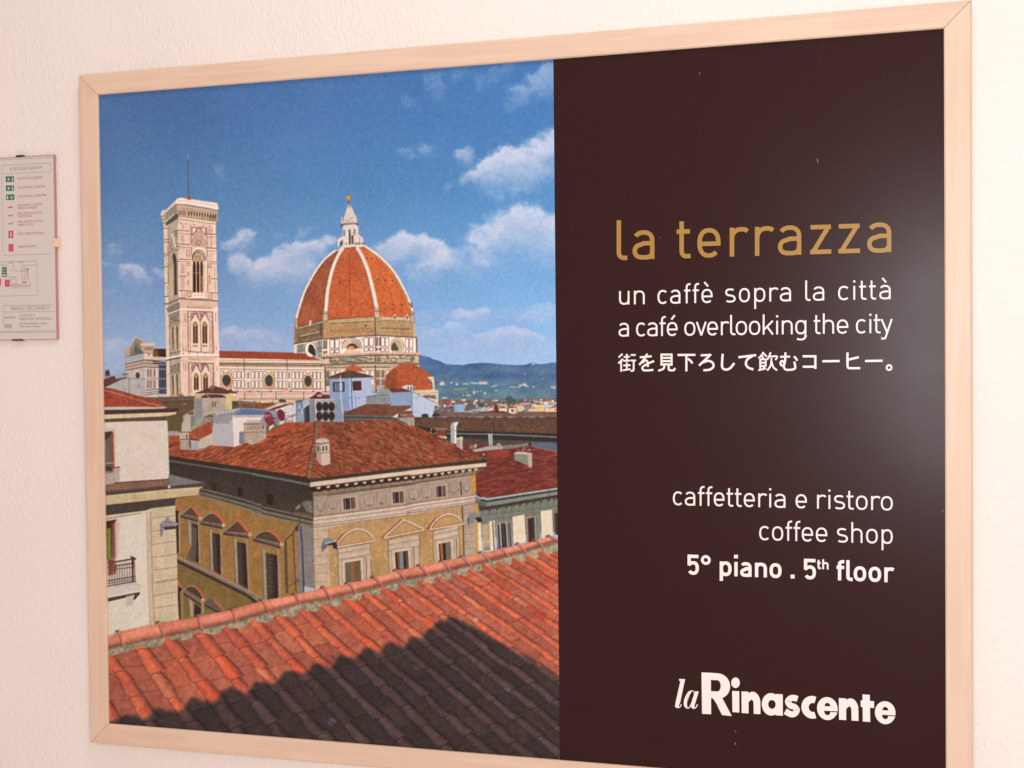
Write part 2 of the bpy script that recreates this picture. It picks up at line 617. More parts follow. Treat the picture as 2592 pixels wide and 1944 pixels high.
fill(ridge, hillcol)
stroke(E([(610, 1140), (700, 1130), (780, 1125)]), 1.5, (196, 186, 150), .7)
rs = np.random.RandomState(5)


def house(p, w, h, wall=(236, 220, 196), roof=(170, 92, 78), a=1.0):
    x, y = p
    fill([(x, y), (x + w, y), (x + w, y - h), (x, y - h)], wall, a)
    if roof is not None:
        fill([(x - 0.5, y - h), (x + w + 0.5, y - h), (x + w * 0.8, y - h - 0.38 * h - 0.7), (x + w * 0.2, y - h - 0.38 * h - 0.7)], roof, a)


for (x, y, w, h) in [(950, 1065, 120, 32), (730, 1068, 75, 14), (880, 1060, 60, 14), (840, 1052, 40, 14), (550, 1052, 35, 20), (625, 1078, 38, 26), (400, 1080, 70, 34), (425, 1045, 30, 22), (1130, 1100, 50, 10),
                     (1170, 1090, 40, 14), (1380, 1110, 70, 12), (1450, 1112, 70, 10), (1510, 1098, 40, 26), (1560, 1090, 60, 36), (1600, 1103, 50, 20), (1700, 1110, 30, 18), (1960, 1115, 30, 20), (1995, 1130, 25, 30),
                     (870, 1200, 30, 40), (915, 1178, 30, 18), (970, 1170, 20, 18), (1020, 1210, 30, 32), (780, 1232, 30, 22), (815, 1228, 24, 18), (730, 1230, 16, 22), (1180, 1162, 30, 16), (440, 1265, 60, 18),
                     (1590, 925, 20, 10), (820, 860, 14, 10), (1280, 815, 20, 6), (1690, 790, 40, 16), (1840, 1000, 20, 10), (1200, 990, 14, 6)]:
    house(E((x, y)).reshape(2), w * E.k, h * E.k, (224, 212, 198), (176, 124, 112) if h > 20 else None, .8)

# ---- the far town
town = E([(390, 1290), (600, 1270), (760, 1285), (1000, 1280), (1300, 1280), (1700, 1265), (2060, 1255), (2060, 1560), (200, 1560)])


def towncol(x, y):
    n = fbm(x * 1.0, y * 1.6, 12, 71, 4, 0.7)
    return mix((84, 104, 104), (146, 108, 92), sstep(0.3, 0.75, n)) + (vnoise(x / 2.2, y / 1.6, 77)[..., None] - 0.5) * 46


fill(town, towncol, 1, 1)
for i in range(330):
    y = rs.uniform(1290, 1500)
    x = rs.uniform(430 if y < 1400 else 760, 2060)
    dens = 0.35 + 0.65 * sstep(1100, 1700, x)
    if rs.rand() > dens:
        continue
    s = 0.75 + (y - 1290) / 260
    w, h = rs.uniform(28, 74) * s, rs.uniform(14, 30) * s
    wallc = [(236, 214, 178), (226, 200, 164), (240, 226, 200), (206, 190, 170), (168, 178, 192)][rs.randint(5)]
    house(E((x, y)).reshape(2), w * E.k, h * E.k, wallc, [(178, 92, 66), (160, 78, 58), (190, 108, 78), (140, 84, 66)][rs.randint(4)], .95)
    if h > 24 and rs.rand() < .5:
        q = E((x + w * .4, y - h * .3)).reshape(2)
        fill([q, q + (1.4, 0), q + (1.4, -2.2), q + (0, -2.2)], (92, 78, 76), .8)
for (x, y, rx, ry) in [(1380, 1290, 60, 62), (1440, 1310, 40, 40), (985, 1355, 60, 36), (830, 1385, 70, 32), (1300, 1320, 30, 26), (1690, 1300, 16, 40), (1500, 1320, 20, 30)]:
    fill(ell(*E((x, y)).reshape(2), rx * E.k, ry * E.k), lambda x, y: mix((56, 76, 76), (92, 106, 82), vnoise(x / 2.4, y / 2.4, 5)), .85, 1)
# lit houses and flat roofs in front of the town
fill(E([(1210, 1405), (1590, 1365), (1700, 1375), (1480, 1400), (1400, 1405)]), (176, 84, 62))
fill(E([(1230, 1405), (1470, 1400), (1460, 1480), (1250, 1460)]), (236, 214, 176))
fill(E([(1345, 1405), (1370, 1405), (1370, 1460), (1345, 1460)]), (110, 90, 84))
fill(E([(1400, 1415), (1445, 1420), (1440, 1455), (1405, 1450)]), (90, 84, 92))
fill(E([(1590, 1380), (1690, 1370), (1680, 1480), (1560, 1500), (1590, 1440)]), (138, 140, 152))
for q, c in [([(1640, 1410), (1860, 1395), (1860, 1445), (1650, 1450)], (228, 190, 132)), ([(1720, 1360), (1870, 1350), (1870, 1395), (1720, 1395)], (232, 190, 140)), ([(1880, 1405), (2010, 1400), (2010, 1445), (1880, 1445)], (232, 196, 140)),
             ([(1860, 1330), (1930, 1330), (1930, 1390), (1860, 1390)], (190, 196, 208)), ([(1480, 1375), (1590, 1370), (1560, 1440), (1490, 1430)], (226, 190, 150)), ([(1500, 1450), (2040, 1450), (2040, 1520), (1500, 1520)], (128, 76, 58)),
             ([(1560, 1450), (1850, 1450), (1850, 1485), (1560, 1480)], (120, 96, 86)), ([(1590, 1485), (1700, 1480), (1705, 1530), (1600, 1530)], (168, 186, 206)), ([(1710, 1495), (1880, 1490), (1930, 1530), (1715, 1530)], (190, 190, 170)),
             ([(880, 1480), (1020, 1440), (1300, 1440), (1460, 1490), (880, 1500)], (128, 62, 52)), ([(750, 1440), (940, 1455), (900, 1500), (750, 1520)], (160, 180, 206)), ([(1180, 1495), (1450, 1495), (1450, 1528), (1180, 1528)], (180, 190, 205)),
             ([(1000, 1405), (1090, 1400), (1080, 1445), (1000, 1440)], (160, 182, 214)), ([(605, 1345), (755, 1345), (745, 1525), (615, 1525)], (142, 168, 200)), ([(370, 1400), (600, 1370), (600, 1525), (330, 1525)], (112, 104, 112))]:
    fill(E(q), c)
fill(E([(640, 1345), (745, 1345), (735, 1525), (650, 1525)]), (158, 182, 212), .7)
for i in range(70):
    x, y = rs.uniform(340, 600), rs.uniform(1370, 1525)
    p = E((x, y)).reshape(2)
    stroke([p, p + (rs.uniform(3, 9), rs.uniform(-2, 2))], rs.uniform(.7, 1.8), [(70, 60, 66), (196, 186, 176), (120, 60, 60), (150, 168, 190)][rs.randint(4)], .85)
stroke(E([(495, 1300), (500, 1520)]), 1.6, (80, 60, 66))
fill(E([(455, 1315), (495, 1322), (500, 1310), (540, 1320), (550, 1355), (505, 1365), (495, 1340)]), (206, 42, 58), 1, 0)
fill(ell(*E((1195, 1405)).reshape(2), 28 * E.k, 66 * E.k, -12), (112, 46, 46))
fill(ell(*E((1175, 1505)).reshape(2), 22 * E.k, 56 * E.k, 0), (110, 48, 46))

# ---- cathedral front, seen obliquely at the far left
def grain(c, amp=14, s=3.0, seed=90):
    return lambda x, y: C3(c) + (fbm(x, y, s, seed, 3, 0.7)[..., None] - 0.5) * 2 * amp


DK = (112, 72, 70)
fill(B([(395, 690), (470, 660), (490, 640), (575, 505), (640, 540), (690, 590), (835, 600), (838, 640), (810, 705), (810, 815), (900, 850), (900, 1395), (430, 1395), (428, 800), (400, 760)]), grain((196, 172, 152), 16, 4))
fill(B([(500, 640), (570, 520), (690, 590), (640, 690), (690, 760), (480, 790)]), grain((150, 136, 120), 24, 3, 91))
fill(B([(545, 690), (570, 610), (640, 690), (690, 740), (560, 750)]), (92, 98, 86), .75)
stroke(B([(490, 660), (575, 510), (690, 590)]), 2.2, (216, 192, 172))
fill(B([(640, 600), (835, 600), (835, 640), (640, 640)]), (224, 200, 176))
fill(B([(690, 640), (830, 640), (810, 720), (690, 720)]), (188, 160, 132))
for i in range(5):
    stroke(B([(715 + 24 * i, 655), (718 + 24 * i, 690)]), 1.3, (110, 80, 66))
fill(B([(430, 800), (690, 740), (690, 820), (430, 870)]), (176, 180, 186), .8)
fill(B([(690, 720), (810, 720), (810, 815), (690, 830)]), (232, 208, 186))
fill(B([(735, 745), (770, 745), (770, 785), (735, 785)]), (206, 160, 104))
for y0, y1, c, w in [(790, 735, (96, 84, 76), 1.6), (895, 835, (66, 60, 66), 2.0), (880, 820, (226, 206, 188), 1.4), (985, 930, (80, 76, 78), 1.8), (940, 880, (150, 110, 80), 2.4), (1000, 950, (214, 196, 180), 1.4)]:
    stroke(B([(428, y0), (690, y1), (900, y1 + 14)]), w, c, .9)
fill(B([(460, 1000), (700, 960), (700, 1095), (470, 1085)]), grain((198, 186, 172), 12))
fill(ell(*B((600, 1040)).reshape(2), 10, 11), (214, 200, 186))
fill(ell(*B((600, 1050)).reshape(2), 6, 8), (92, 70, 56))
fill(B([(700, 950), (895, 950), (895, 1400), (705, 1395)]), grain((228, 206, 192), 8))
for x in (745, 785, 835):
    for y0 in (965, 1120):
        fill(B([(x - 12, y0), (x + 10, y0), (x + 10, y0 + 108), (x - 12, y0 + 108)]), (140, 118, 96))
        stroke(B([(x - 20, y0 - 6), (x + 18, y0 - 6), (x + 18, y0 + 114), (x - 20, y0 + 114), (x - 20, y0 - 6)]), .8, (198, 150, 140))
for y0 in (1255, 1290, 1320):
    stroke(B([(710, y0 + 6), (820, y0 - 8), (1000, y0 - 10)]), 1.8, (74, 58, 62))
stroke(B([(705, 1100), (895, 1095)]), 1.4, (150, 104, 96))
fill(B([(825, 680), (998, 680), (998, 795), (815, 785)]), (70, 30, 26))
fill(B([(825, 690), (880, 700), (900, 785), (815, 785)]), (146, 78, 32), 1, 1)
fill(B([(810, 795), (1000, 800), (1000, 830), (810, 825)]), (222, 196, 164))
fill(B([(810, 850), (1000, 850), (1000, 895), (820, 890)]), (92, 48, 46))
stroke(B([(830, 868), (995, 862)]), 1.8, (214, 196, 184))
fill(B([(893, 905), (1002, 905), (1002, 1400), (893, 1385)]), (80, 82, 98))
for x in (950, 990):
    stroke(B([(x, 910), (x, 1230)]), 1.2, (46, 48, 66))
for y in (965, 1100, 1235):
    stroke(B([(895, y), (1002, y)]), 1.8, (184, 190, 204))
fill(B([(893, 1310), (1002, 1310), (1002, 1420), (893, 1400)]), grain((206, 192, 172), 22, 2))
fill(B([(893, 1370), (1002, 1370), (1002, 1425), (893, 1420)]), grain((120, 100, 86), 26, 2))
# roofs and the grey gable at the far left
fill(B([(140, 1020), (150, 985), (180, 975), (205, 990), (210, 1030), (235, 1060), (240, 1090), (140, 1110)]), (150, 148, 152))
fill(ell(*B((178, 1018)).reshape(2), 6, 8), (92, 62, 60))
fill(B([(330, 1090), (350, 1010), (400, 1005), (480, 1020), (480, 1100)]), (164, 166, 172))
stroke(B([(390, 1040), (450, 1035)]), 2.6, (84, 70, 76))
stroke(B([(320, 1000), (322, 1090)]), .8, (110, 110, 120))
fill(B([(130, 1110), (180, 1090), (275, 1055), (290, 1085), (300, 1100), (440, 1075), (440, 1100), (150, 1215), (130, 1215)]), grain((112, 66, 50), 16))
fill(B([(150, 1215), (400, 1098), (480, 1090), (708, 1098), (718, 1400), (300, 1300)]), grain((190, 182, 174), 4, 9))
stroke(B([(150, 1214), (400, 1098), (708, 1100)]), 1.1, (130, 104, 94))
stroke(B([(478, 1095), (482, 1300)]), 1.3, (124, 110, 108))
stroke(B([(395, 1100), (397, 1260)]), .8, (168, 150, 146))
for y in (1190, 1212, 1232):
    stroke(B([(600, y), (632, y + 2)]), 1.2, (120, 104, 106))
fill(B([(700, 1350), (880, 1370), (1000, 1430), (990, 1470), (700, 1420)]), grain((176, 160, 148), 20, 2))

# ---- bell tower
Ll = lambda *p: np.vstack([np.asarray(q).reshape(-1, 2) for q in p])
front = Ll(A([(1168, 390), (1692, 455), (1718, 1560)]), B([(1715, 50), (1762, 1230), (1740, 1410), (1225, 1410), (1190, 40)]), A([(1190, 1540)]))
sidef = Ll(A([(962, 520), (1172, 400), (1190, 1560)]), B([(1190, 60), (1228, 1410), (1010, 1412), (985, 60)]), A([(985, 1600)]))
fill(sidef, lambda x, y: mix((196, 176, 150), (178, 158, 140), vnoise(x / 4, y / 7, 8)))
fill(Ll(A([(962, 530), (1020, 500), (1038, 1659)]), B([(1030, 60), (1058, 1412), (1010, 1412), (985, 60)])), (222, 200, 178))
stroke(Ll(A([(1024, 520), (1040, 1659)]), B([(1040, 60), (1062, 1410)])), 1.5, (150, 116, 100), .8)
stroke(Ll(A([(1172, 480), (1182, 1659)]), B([(1188, 60), (1222, 1400)])), 2.4, (246, 228, 214), .9)
fill(front, lambda x, y: mix((236, 204, 192), (222, 184, 168), fbm(x, y, 9, 12, 3, .7)))
fill(Ll(A([(1640, 480), (1692, 480), (1720, 1560)]), B([(1718, 60), (1762, 1230), (1710, 1400), (1665, 60)])), (242, 220, 206), .55, 1)
# crown
fill(A([(935, 370), (985, 350), (1135, 215), (1172, 280), (1175, 400), (985, 520), (945, 480)]), (158, 146, 128))
fill(A([(975, 470), (1115, 350), (1170, 335), (1172, 395), (992, 512)]), (84, 86, 76), .95)
fill(A([(975, 440), (1110, 330), (1120, 350), (985, 470)]), (196, 184, 160))
fill(A([(925, 365), (980, 360), (1000, 540), (965, 520)]), (206, 184, 164))
for y in (400, 450, 500):
    stroke(A([(935, y - 20), (985, y - 40)]), 1.2, (112, 84, 74))
fill(A([(918, 340), (940, 290), (1000, 278), (1130, 150), (1200, 140), (1140, 205), (1130, 220), (985, 352), (935, 372)]), (214, 194, 190))
fill(A([(985, 330), (1135, 200), (1130, 222), (985, 358)]), (130, 140, 134))
fill(A([(1140, 195), (1290, 210), (1590, 262), (1728, 290), (1722, 335), (1580, 315), (1300, 270), (1150, 262)]), (208, 182, 156))
stroke(A([(1140, 210), (1290, 218), (1590, 270), (1725, 296)]), 1.8, (128, 100, 88))
stroke(A([(1160, 250), (1300, 258), (1580, 300), (1720, 322)]), 2.0, (214, 152, 112), .7)
fill(A([(1150, 265), (1300, 275), (1580, 320), (1722, 340), (1716, 430), (1690, 452), (1590, 445), (1280, 395), (1172, 388)]), (204, 168, 132))
for i in range(11):
    x = 1318 + 37.5 * i
    y = 300 + (x - 1318) * 0.118
    fill(A([(x - 10, y + 14), (x, y), (x + 10, y + 16), (x + 7, y + 60), (x - 7, y + 58)]), (70, 52, 44))
    stroke(A([(x + 17, y + 20), (x + 14, y + 90)]), 1.2, (232, 206, 172), .8)
    fill(A([(x - 9, y + 62), (x + 8, y + 64), (x + 8, y + 110), (x - 8, y + 106)]), (166, 120, 84), .6)
for x in (1180, 1205, 1232, 1256):
    fill(A([(x - 6, 295), (x + 5, 290), (x + 9, 350), (x + 2, 360)]), (96, 72, 58))
for x in (1610, 1640, 1672):
    stroke(A([(x - 6, 370), (x + 4, 430)]), 1.5, (104, 78, 62))
fill(A([(1130, 152), (1160, 125), (1210, 116), (1290, 128), (1700, 188), (1718, 200), (1735, 275), (1700, 284), (1590, 256), (1290, 206), (1140, 196)]), (246, 220, 214))
for i in range(19):
    x = 1165 + 29.5 * i
    y = 158 + max(0, x - 1270) * 0.152
    fill(ell(*A((x, y)).reshape(2), 1.05, 1.3, n=8), (176, 104, 112), .9)
stroke(A([(1140, 128), (1200, 112), (1290, 124), (1705, 184)]), 1.2, (214, 154, 150))
stroke(A([(1312, 0), (1316, 90)]), 1.6, (86, 70, 90))
stroke([(475.8, 396), (477, 482)], 1.5, (92, 78, 92))
stroke([(475.6, 392), (475.9, 402)], 1.8, (170, 160, 156))
fill(A([(1285, 135), (1295, 95), (1340, 92), (1350, 140), (1320, 145)]), (182, 96, 58))
stroke(A([(1172, 398), (1285, 406), (1590, 455), (1692, 465)]), 3.2, (246, 228, 214))
stroke(A([(1172, 412), (1285, 422), (1590, 470), (1690, 480)]), 1.3, (120, 98, 92))
for x in (1200, 1278, 1390, 1522, 1610):
    fill(ell(*A((x, 470 + (x - 1200) * .12)).reshape(2), 1.6, 1.6, n=8), (120, 70, 66))


def band(x0, x1, y, dy=10, lightgap=22):
    stroke(A([(x0, y), (x1, y + dy)]), 1.7, (104, 64, 62))
    stroke(A([(x0, y + lightgap), (x1, y + lightgap + dy)]), 2.2, (250, 232, 222))
    stroke(A([(x0, y + lightgap + 14), (x1, y + lightgap + 14 + dy)]), 1.2, (126, 84, 80))


# panel between the buttresses of the belfry
fill(A([(1338, 500), (1568, 525), (1575, 1440), (1350, 1430)]), (228, 190, 172))
for pl in ([(1340, 500), (1352, 780), (1360, 1440)], [(1566, 525), (1572, 790), (1580, 1440)]):
    stroke(A(pl), 1.6, (150, 96, 92))
for s, (x0, x1) in enumerate(((1362, 1440), (1470, 1548))):
    t = A([(x0, 528), (x1, 540), (x1, 640)]) if s else A([(x0, 528), (x1, 540), (x0, 640)])
    fill(t, (238, 214, 202))
    stroke(np.vstack([t, t[:1]]), 1.6, (110, 70, 72))
fill(A([(1450, 552), (1350, 800), (1560, 800)]), (216, 172, 142))
for off, c, w in ((0, (250, 230, 218), 2.4), (-26, (128, 80, 80), 1.5), (22, (168, 112, 96), 1.2)):
    stroke(A([(1345, 795 + off), (1450, 550 + off), (1562, 795 + off)]), w, c)
stroke(ell(*A((1452, 745)).reshape(2), 6, 6), 1.3, (166, 116, 92))


def pointed(cx, base, top, rx, reg, n=14):
    t = np.linspace(0, 1, n)
    l = np.stack([cx - rx * np.cos(t * math.pi / 2) ** 0.8, base - (base - top) * np.sin(t * math.pi / 2)], 1)
    return reg(np.vstack([l, np.stack([2 * cx - l[::-1, 0], l[::-1, 1] + 8], 1)]))


fill(np.vstack([pointed(1462, 985, 800, 112, A), A([(1574, 1430), (1352, 1420)])]), (238, 208, 192))
stroke(pointed(1462, 985, 812, 108, A), 2.2, (252, 234, 222))
stroke(pointed(1460, 985, 845, 100, A), 1.9, (110, 68, 66))
fill(np.vstack([pointed(1450, 1000, 865, 84, A), A([(1536, 1425), (1365, 1420)])]), (206, 170, 134))
stroke(pointed(1452, 990, 870, 86, A), 1.6, (92, 58, 54))
for x, c, w in ((1395, (74, 36, 32), 21), (1443, (70, 34, 30), 21), (1494, (96, 52, 38), 19)):
    fill(A([(x - w, 1060), (x - w * .6, 1010), (x, 995), (x + w * .6, 1012), (x + w, 1060), (x + w, 1440), (x - w, 1432)]), c)
fill(A([(1482, 1210), (1516, 1210), (1516, 1440), (1484, 1436)]), (158, 104, 70))
for x in (1419, 1468, 1520):
    stroke(A([(x, 1010), (x + 4, 1440)]), 1.8, (240, 214, 184))
stroke(A([(1376, 1165), (1465, 1168)]), 1.2, (216, 190, 160))
for x, y in ((1410, 940), (1440, 936), (1470, 944), (1420, 975), (1470, 975)):
    fill(ell(*A((x, y)).reshape(2), 1.7, 1.9, n=8), (120, 76, 58))
for y in (570, 760):
    band(1172, 1325, y, 12)
for y in (620, 815):
    band(1572, 1698, y, 8)
band(1180, 1335, 975, 6, 14)
band(1575, 1705, 1010, 6, 10)
for x0, x1, y in ((1185, 1275, 1208), (1640, 1708, 1244), (1185, 1340, 1412), (1600, 1715, 1442), (1185, 1285, 1512), (1290, 1590, 1530), (1590, 1718, 1548)):
    stroke(A([(x0, y), (x1, y + 4)]), 1.9, (116, 74, 72))
    stroke(A([(x0, y - 16), (x1, y - 12)]), 1.4, (252, 236, 226), .8)
for x0, y0, y1 in ((1216, 640, 720), (1244, 640, 735), (1222, 490, 550), (1244, 495, 555), (1216, 1040, 1180), (1244, 1040, 1180), (1216, 1230, 1390), (1244, 1230, 1390), (1222, 1450, 1495), (1258, 1450, 1495),
                   (1602, 540, 600), (1640, 540, 600), (1672, 690, 770), (1678, 1080, 1220), (1684, 1270, 1420), (1690, 1480, 1520), (1634, 640, 790)):
    stroke(A([(x0, y0), (x0 + 2, y1)]), 1.5, (162, 108, 98), .8)
for x0, y0, x1, y1 in ((1285, 850, 1325, 930), (1285, 1030, 1325, 1060), (1585, 1060, 1630, 1090), (1295, 1440, 1340, 1500), (1600, 1470, 1645, 1530)):
    stroke(A([(x0, y0), (x1, y0 + 3), (x1, y1), (x0, y1), (x0, y0)]), 1.2, (150, 96, 92))
for x, y0, y1 in ((1308, 1150, 1210), (1308, 1270, 1330), (1608, 1190, 1320)):
    fill(A([(x - 9, y0), (x + 7, y0), (x + 7, y1), (x - 9, y1)]), (196, 128, 84))
fill(A([(1365, 1450), (1540, 1455), (1540, 1510), (1365, 1505)]), (246, 224, 210))
for x in (1400, 1450, 1500):
    fill(ell(*A((x, 1478)).reshape(2), 1.7, 1.7, n=8), (196, 110, 104))
# belfry side
fill(A([(1085, 930), (1100, 880), (1120, 900), (1142, 960), (1150, 1470), (1112, 1485), (1106, 1050)]), (84, 60, 58))
fill(A([(1100, 1060), (1118, 1060), (1122, 1480), (1108, 1485)]), (96, 116, 84), .7)
fill(A([(1040, 1080), (1100, 1060), (1106, 1490), (1046, 1560)]), (206, 180, 140), .8)
stroke(A([(1075, 620), (1130, 800)]), 2.4, (244, 222, 204))
stroke(A([(1075, 680), (1050, 830)]), 1.6, (140, 110, 96))
fill(A([(1100, 580), (1150, 560), (1150, 700)]), (120, 128, 112), .8)
stroke(A([(1050, 900), (1085, 820), (1150, 860)]), 1.5, (138, 104, 92))
for y in (545, 705, 740, 900, 930, 1085, 1310, 1500, 1600):
    stroke(A([(968, y), (1035, y - 8)]), 1.7, (108, 72, 66))
for y in (580, 800, 840, 1010):
    stroke(A([(1145, y), (1185, y - 10)]), 1.7, (120, 84, 78))
for x, y0, y1 in ((1010, 780, 880), (1000, 950, 1060), (1020, 1110, 1280), (1010, 1340, 1480), (1150, 1030, 1480)):
    stroke(A([(x, y0), (x + 6, y1)]), 1.3, (150, 118, 92), .8)
# cornice between belfry and middle storeys
cq = Ll(A([(1185, 1520), (1718, 1556), (1718, 1659)]), B([(1720, 70), (1655, 100), (1280, 105), (1192, 110)]))
fill(cq, grain((220, 190, 166), 8))
stroke(A([(1185, 1530), (1718, 1562)]), 1.5, (120, 80, 74))
fill(B([(1280, 80), (1640, 84), (1640, 118), (1285, 115)]), (214, 158, 118), .7)
stroke(B([(1195, 122), (1300, 130), (1650, 145), (1720, 120)]), 3.0, (252, 236, 224))
fill(B([(1000, 110), (1190, 20), (1190, 130), (1030, 195)]), (150, 134, 116))
stroke(B([(1000, 60), (1185, -20)]), 2.2, (96, 84, 82))
stroke(B([(1025, 210), (1190, 150)]), 1.8, (90, 78, 76))
stroke(B([(1020, 195), (1190, 132)]), 2.6, (240, 222, 206))


def storey(y, h, w0=0, low=1.0):
    """a storey with two twin windows, y = top of its frame in crop B"""
    dx = w0
    fr = B([(1300 + dx, y), (1645 + dx, y + 12), (1660 + dx, y + h + 10), (1310 + dx, y + h - 5)])
    fill(fr, (236, 204, 188))
    stroke(np.vstack([fr, fr[:1]]), 1.7, (112, 68, 68))
    stroke(B([(1472 + dx, y + 5), (1490 + dx, y + h)]), 1.4, (128, 80, 78))
    for cx in (1405 + dx, 1537 + dx):
        fill(B([(cx - 55, y + 145), (cx + 3, y + 15), (cx + 62, y + 150), (cx + 45, y + 35), (cx + 62, y + 20), (cx - 55, y + 15)]), lambda X, Y: mix((214, 176, 158), (134, 90, 84), (vnoise(X / 1.6, Y / 1.6, 3) > .52)))
        stroke(B([(cx - 52, y + 130), (cx + 3, y + 20), (cx + 60, y + 132)]), 1.7, (126, 78, 76))
        stroke(pointed(cx + 3, y + 200, y + 130, 44, B), 2.0, (252, 234, 220))
        stroke(pointed(cx + 3, y + 205, y + 145, 38, B), 1.2, (140, 92, 84))
        fill(np.vstack([pointed(cx + 3, y + 200, y + 150, 36, B), B([(cx + 40, y + 455 * low), (cx - 30, y + 450 * low)])]), (214, 172, 122))
        fill(ell(*B((cx + 3, y + 180)).reshape(2), 2.6, 2.6, n=10), (190, 92, 40))
        for x, w in ((cx - 17, 13), (cx + 20, 13)):
            fill(B([(x - w, y + 225), (x, y + 195), (x + w, y + 225), (x + w + 2, y + 455 * low), (x - w + 2, y + 452 * low)]), (74, 38, 30))
            fill(B([(x + w * .2, y + 240), (x + w, y + 240), (x + w, y + 450 * low), (x + w * .2, y + 450 * low)]), (134, 80, 46), .5)
        if low >= 1:
            for k in (-25, -10, 12, 27):
                fill(B([(cx + k - 5, y + 478), (cx + k + 6, y + 478), (cx + k + 6, y + 500), (cx + k - 5, y + 500)]), (128, 88, 72))
    for x in (1325 + dx, 1625 + dx):
        for y0, y1 in ((25, 140), (165, 470), (490, 560)):
            if y1 <= h + 5:
                stroke(B([(x - 18, y + y0), (x + 16, y + y0), (x + 18, y + y1), (x - 16, y + y1), (x - 18, y + y0)]), 1.0, (156, 104, 100))
        fill(B([(x - 8, y + 200), (x + 8, y + 200), (x + 10, y + 420), (x - 6, y + 420)]), (208, 150, 124), .7)
        fill(ell(*B((x, y + 80)).reshape(2), 1.5, 1.5, n=8), (150, 90, 90))


storey(150, 575)
fill(B([(1195, 725), (1760, 740), (1760, 800), (1195, 800)]), (240, 212, 198))
for x in (1240, 1322, 1437, 1540, 1645):
    fill(ell(*B((x, 745)).reshape(2), 1.6, 1.6, n=8), (140, 84, 80))
stroke(B([(1000, 815), (1195, 775), (1290, 770), (1748, 776)]), 3.4, (252, 238, 228))
stroke(B([(1010, 832), (1195, 794), (1290, 786), (1740, 792)]), 1.4, (140, 104, 98))
fill(B([(1300, 800), (1650, 805), (1650, 848), (1305, 845)]), (214, 168, 138), .7)
stroke(B([(1310, 858), (1655, 862)]), 2.2, (250, 234, 222))
storey(870, 530, 12, .85)
for x0, y0, y1 in ((1262, 180, 290), (1240, 640, 710), (1275, 640, 710), (1245, 880, 980), (1275, 880, 980), (1690, 180, 300), (1700, 650, 690), (1712, 930, 990)):
    stroke(B([(x0, y0), (x0 + 4, y1)]), 1.6, (158, 108, 98), .8)
for y in (300, 845):
    stroke(B([(1196, y), (1300, y + 2)]), 1.1, (200, 156, 146))
for y0, y1, yw in ((330, 690, 200), (1000, 1330, 900)):
    fill(B([(1050, yw + 20), (1185, yw - 30), (1190, yw + 110), (1050, yw + 130)]), lambda X, Y: mix((188, 168, 146), (112, 92, 80), vnoise(X / 2, Y / 2, 6)))
    for x, o in ((1093, 20), (1155, 0)):
        fill(B([(x - 30, y0 + 60 + o), (x, y0 - 20 + o), (x + 26, y0 + 50 + o), (x + 30, y1), (x - 26, y1 + 10)]), (206, 182, 146))
        fill(B([(x - 18, y0 + 50 + o), (x - 4, y0 + 5 + o), (x + 8, y0 + 40 + o), (x + 12, y1), (x - 6, y1 + 6)]), (120, 92, 70))
        fill(B([(x + 4, y0 + 60 + o), (x + 10, y0 + 60 + o), (x + 14, y1), (x + 4, y1)]), (88, 96, 72))
    for yy in (y0 + 10, y1 + 40):
        stroke(B([(1040, yy + 20), (1190, yy - 14)]), 1.4, (120, 90, 82), .8)
stroke(B([(1060, 745), (1190, 715)]), 3.0, (130, 112, 110))
stroke(B([(1005, 842), (1195, 806)]), 2.6, (96, 84, 86))
for y in (380, 560, 690, 1040, 1200):
    stroke(B([(996, y), (1040, y - 4)]), .9, (190, 150, 134), .7)
fill(B([(1170, 1330), (1215, 1300), (1290, 1390), (1190, 1400)]), (170, 96, 96))
fill(B([(1070, 1380), (1180, 1360), (1190, 1412), (1070, 1412)]), (140, 126, 130))

# ---- nave
fill(F([(80, 370), (1520, 400), (1620, 520), (1640, 1020), (60, 1020)]), grain((236, 214, 196), 5))
fill(F([(82, 265), (1130, 290), (1320, 305), (1522, 402), (85, 368)]), lambda x, y: mix((158, 66, 40), (186, 84, 52), fbm(x, y, 14, 33, 3)) + (dirn(x, y, 62, 9, 2.2, 3)[..., None] - .5) * 14)
stroke(F([(85, 372), (1522, 405)]), 2.0, (244, 222, 198))
for y, w, c in ((395, 1.5, (168, 128, 104)), (432, 2.4, (110, 66, 62)), (447, 1.6, (236, 212, 180)), (455, 2.8, (96, 66, 56)), (476, 3.0, (178, 142, 108)), (520, 2.0, (140, 92, 86)), (530, 1.6, (250, 230, 214))):
    stroke(F([(88, y), (800, y + 9), (1530, y + 14)]), w, c)
for x in range(100, 1520, 26):
    stroke(F([(x, 462), (x, 484)]), 1.1, (222, 190, 150), .6)
for x in (430, 1030):
    stroke(F([(x, 380), (x + 4, 530)]), 1.8, (126, 96, 78))
    stroke(F([(x + 5, 530), (x + 8, 800)]), 1.8, (170, 112, 108))
LN = (112, 72, 74)


def prect(q, c=LN, w=1.35, fillc=(246, 228, 220)):
    fill(q, fillc)
    q = np.vstack([q, q[:1]])
    stroke(q, w, c)


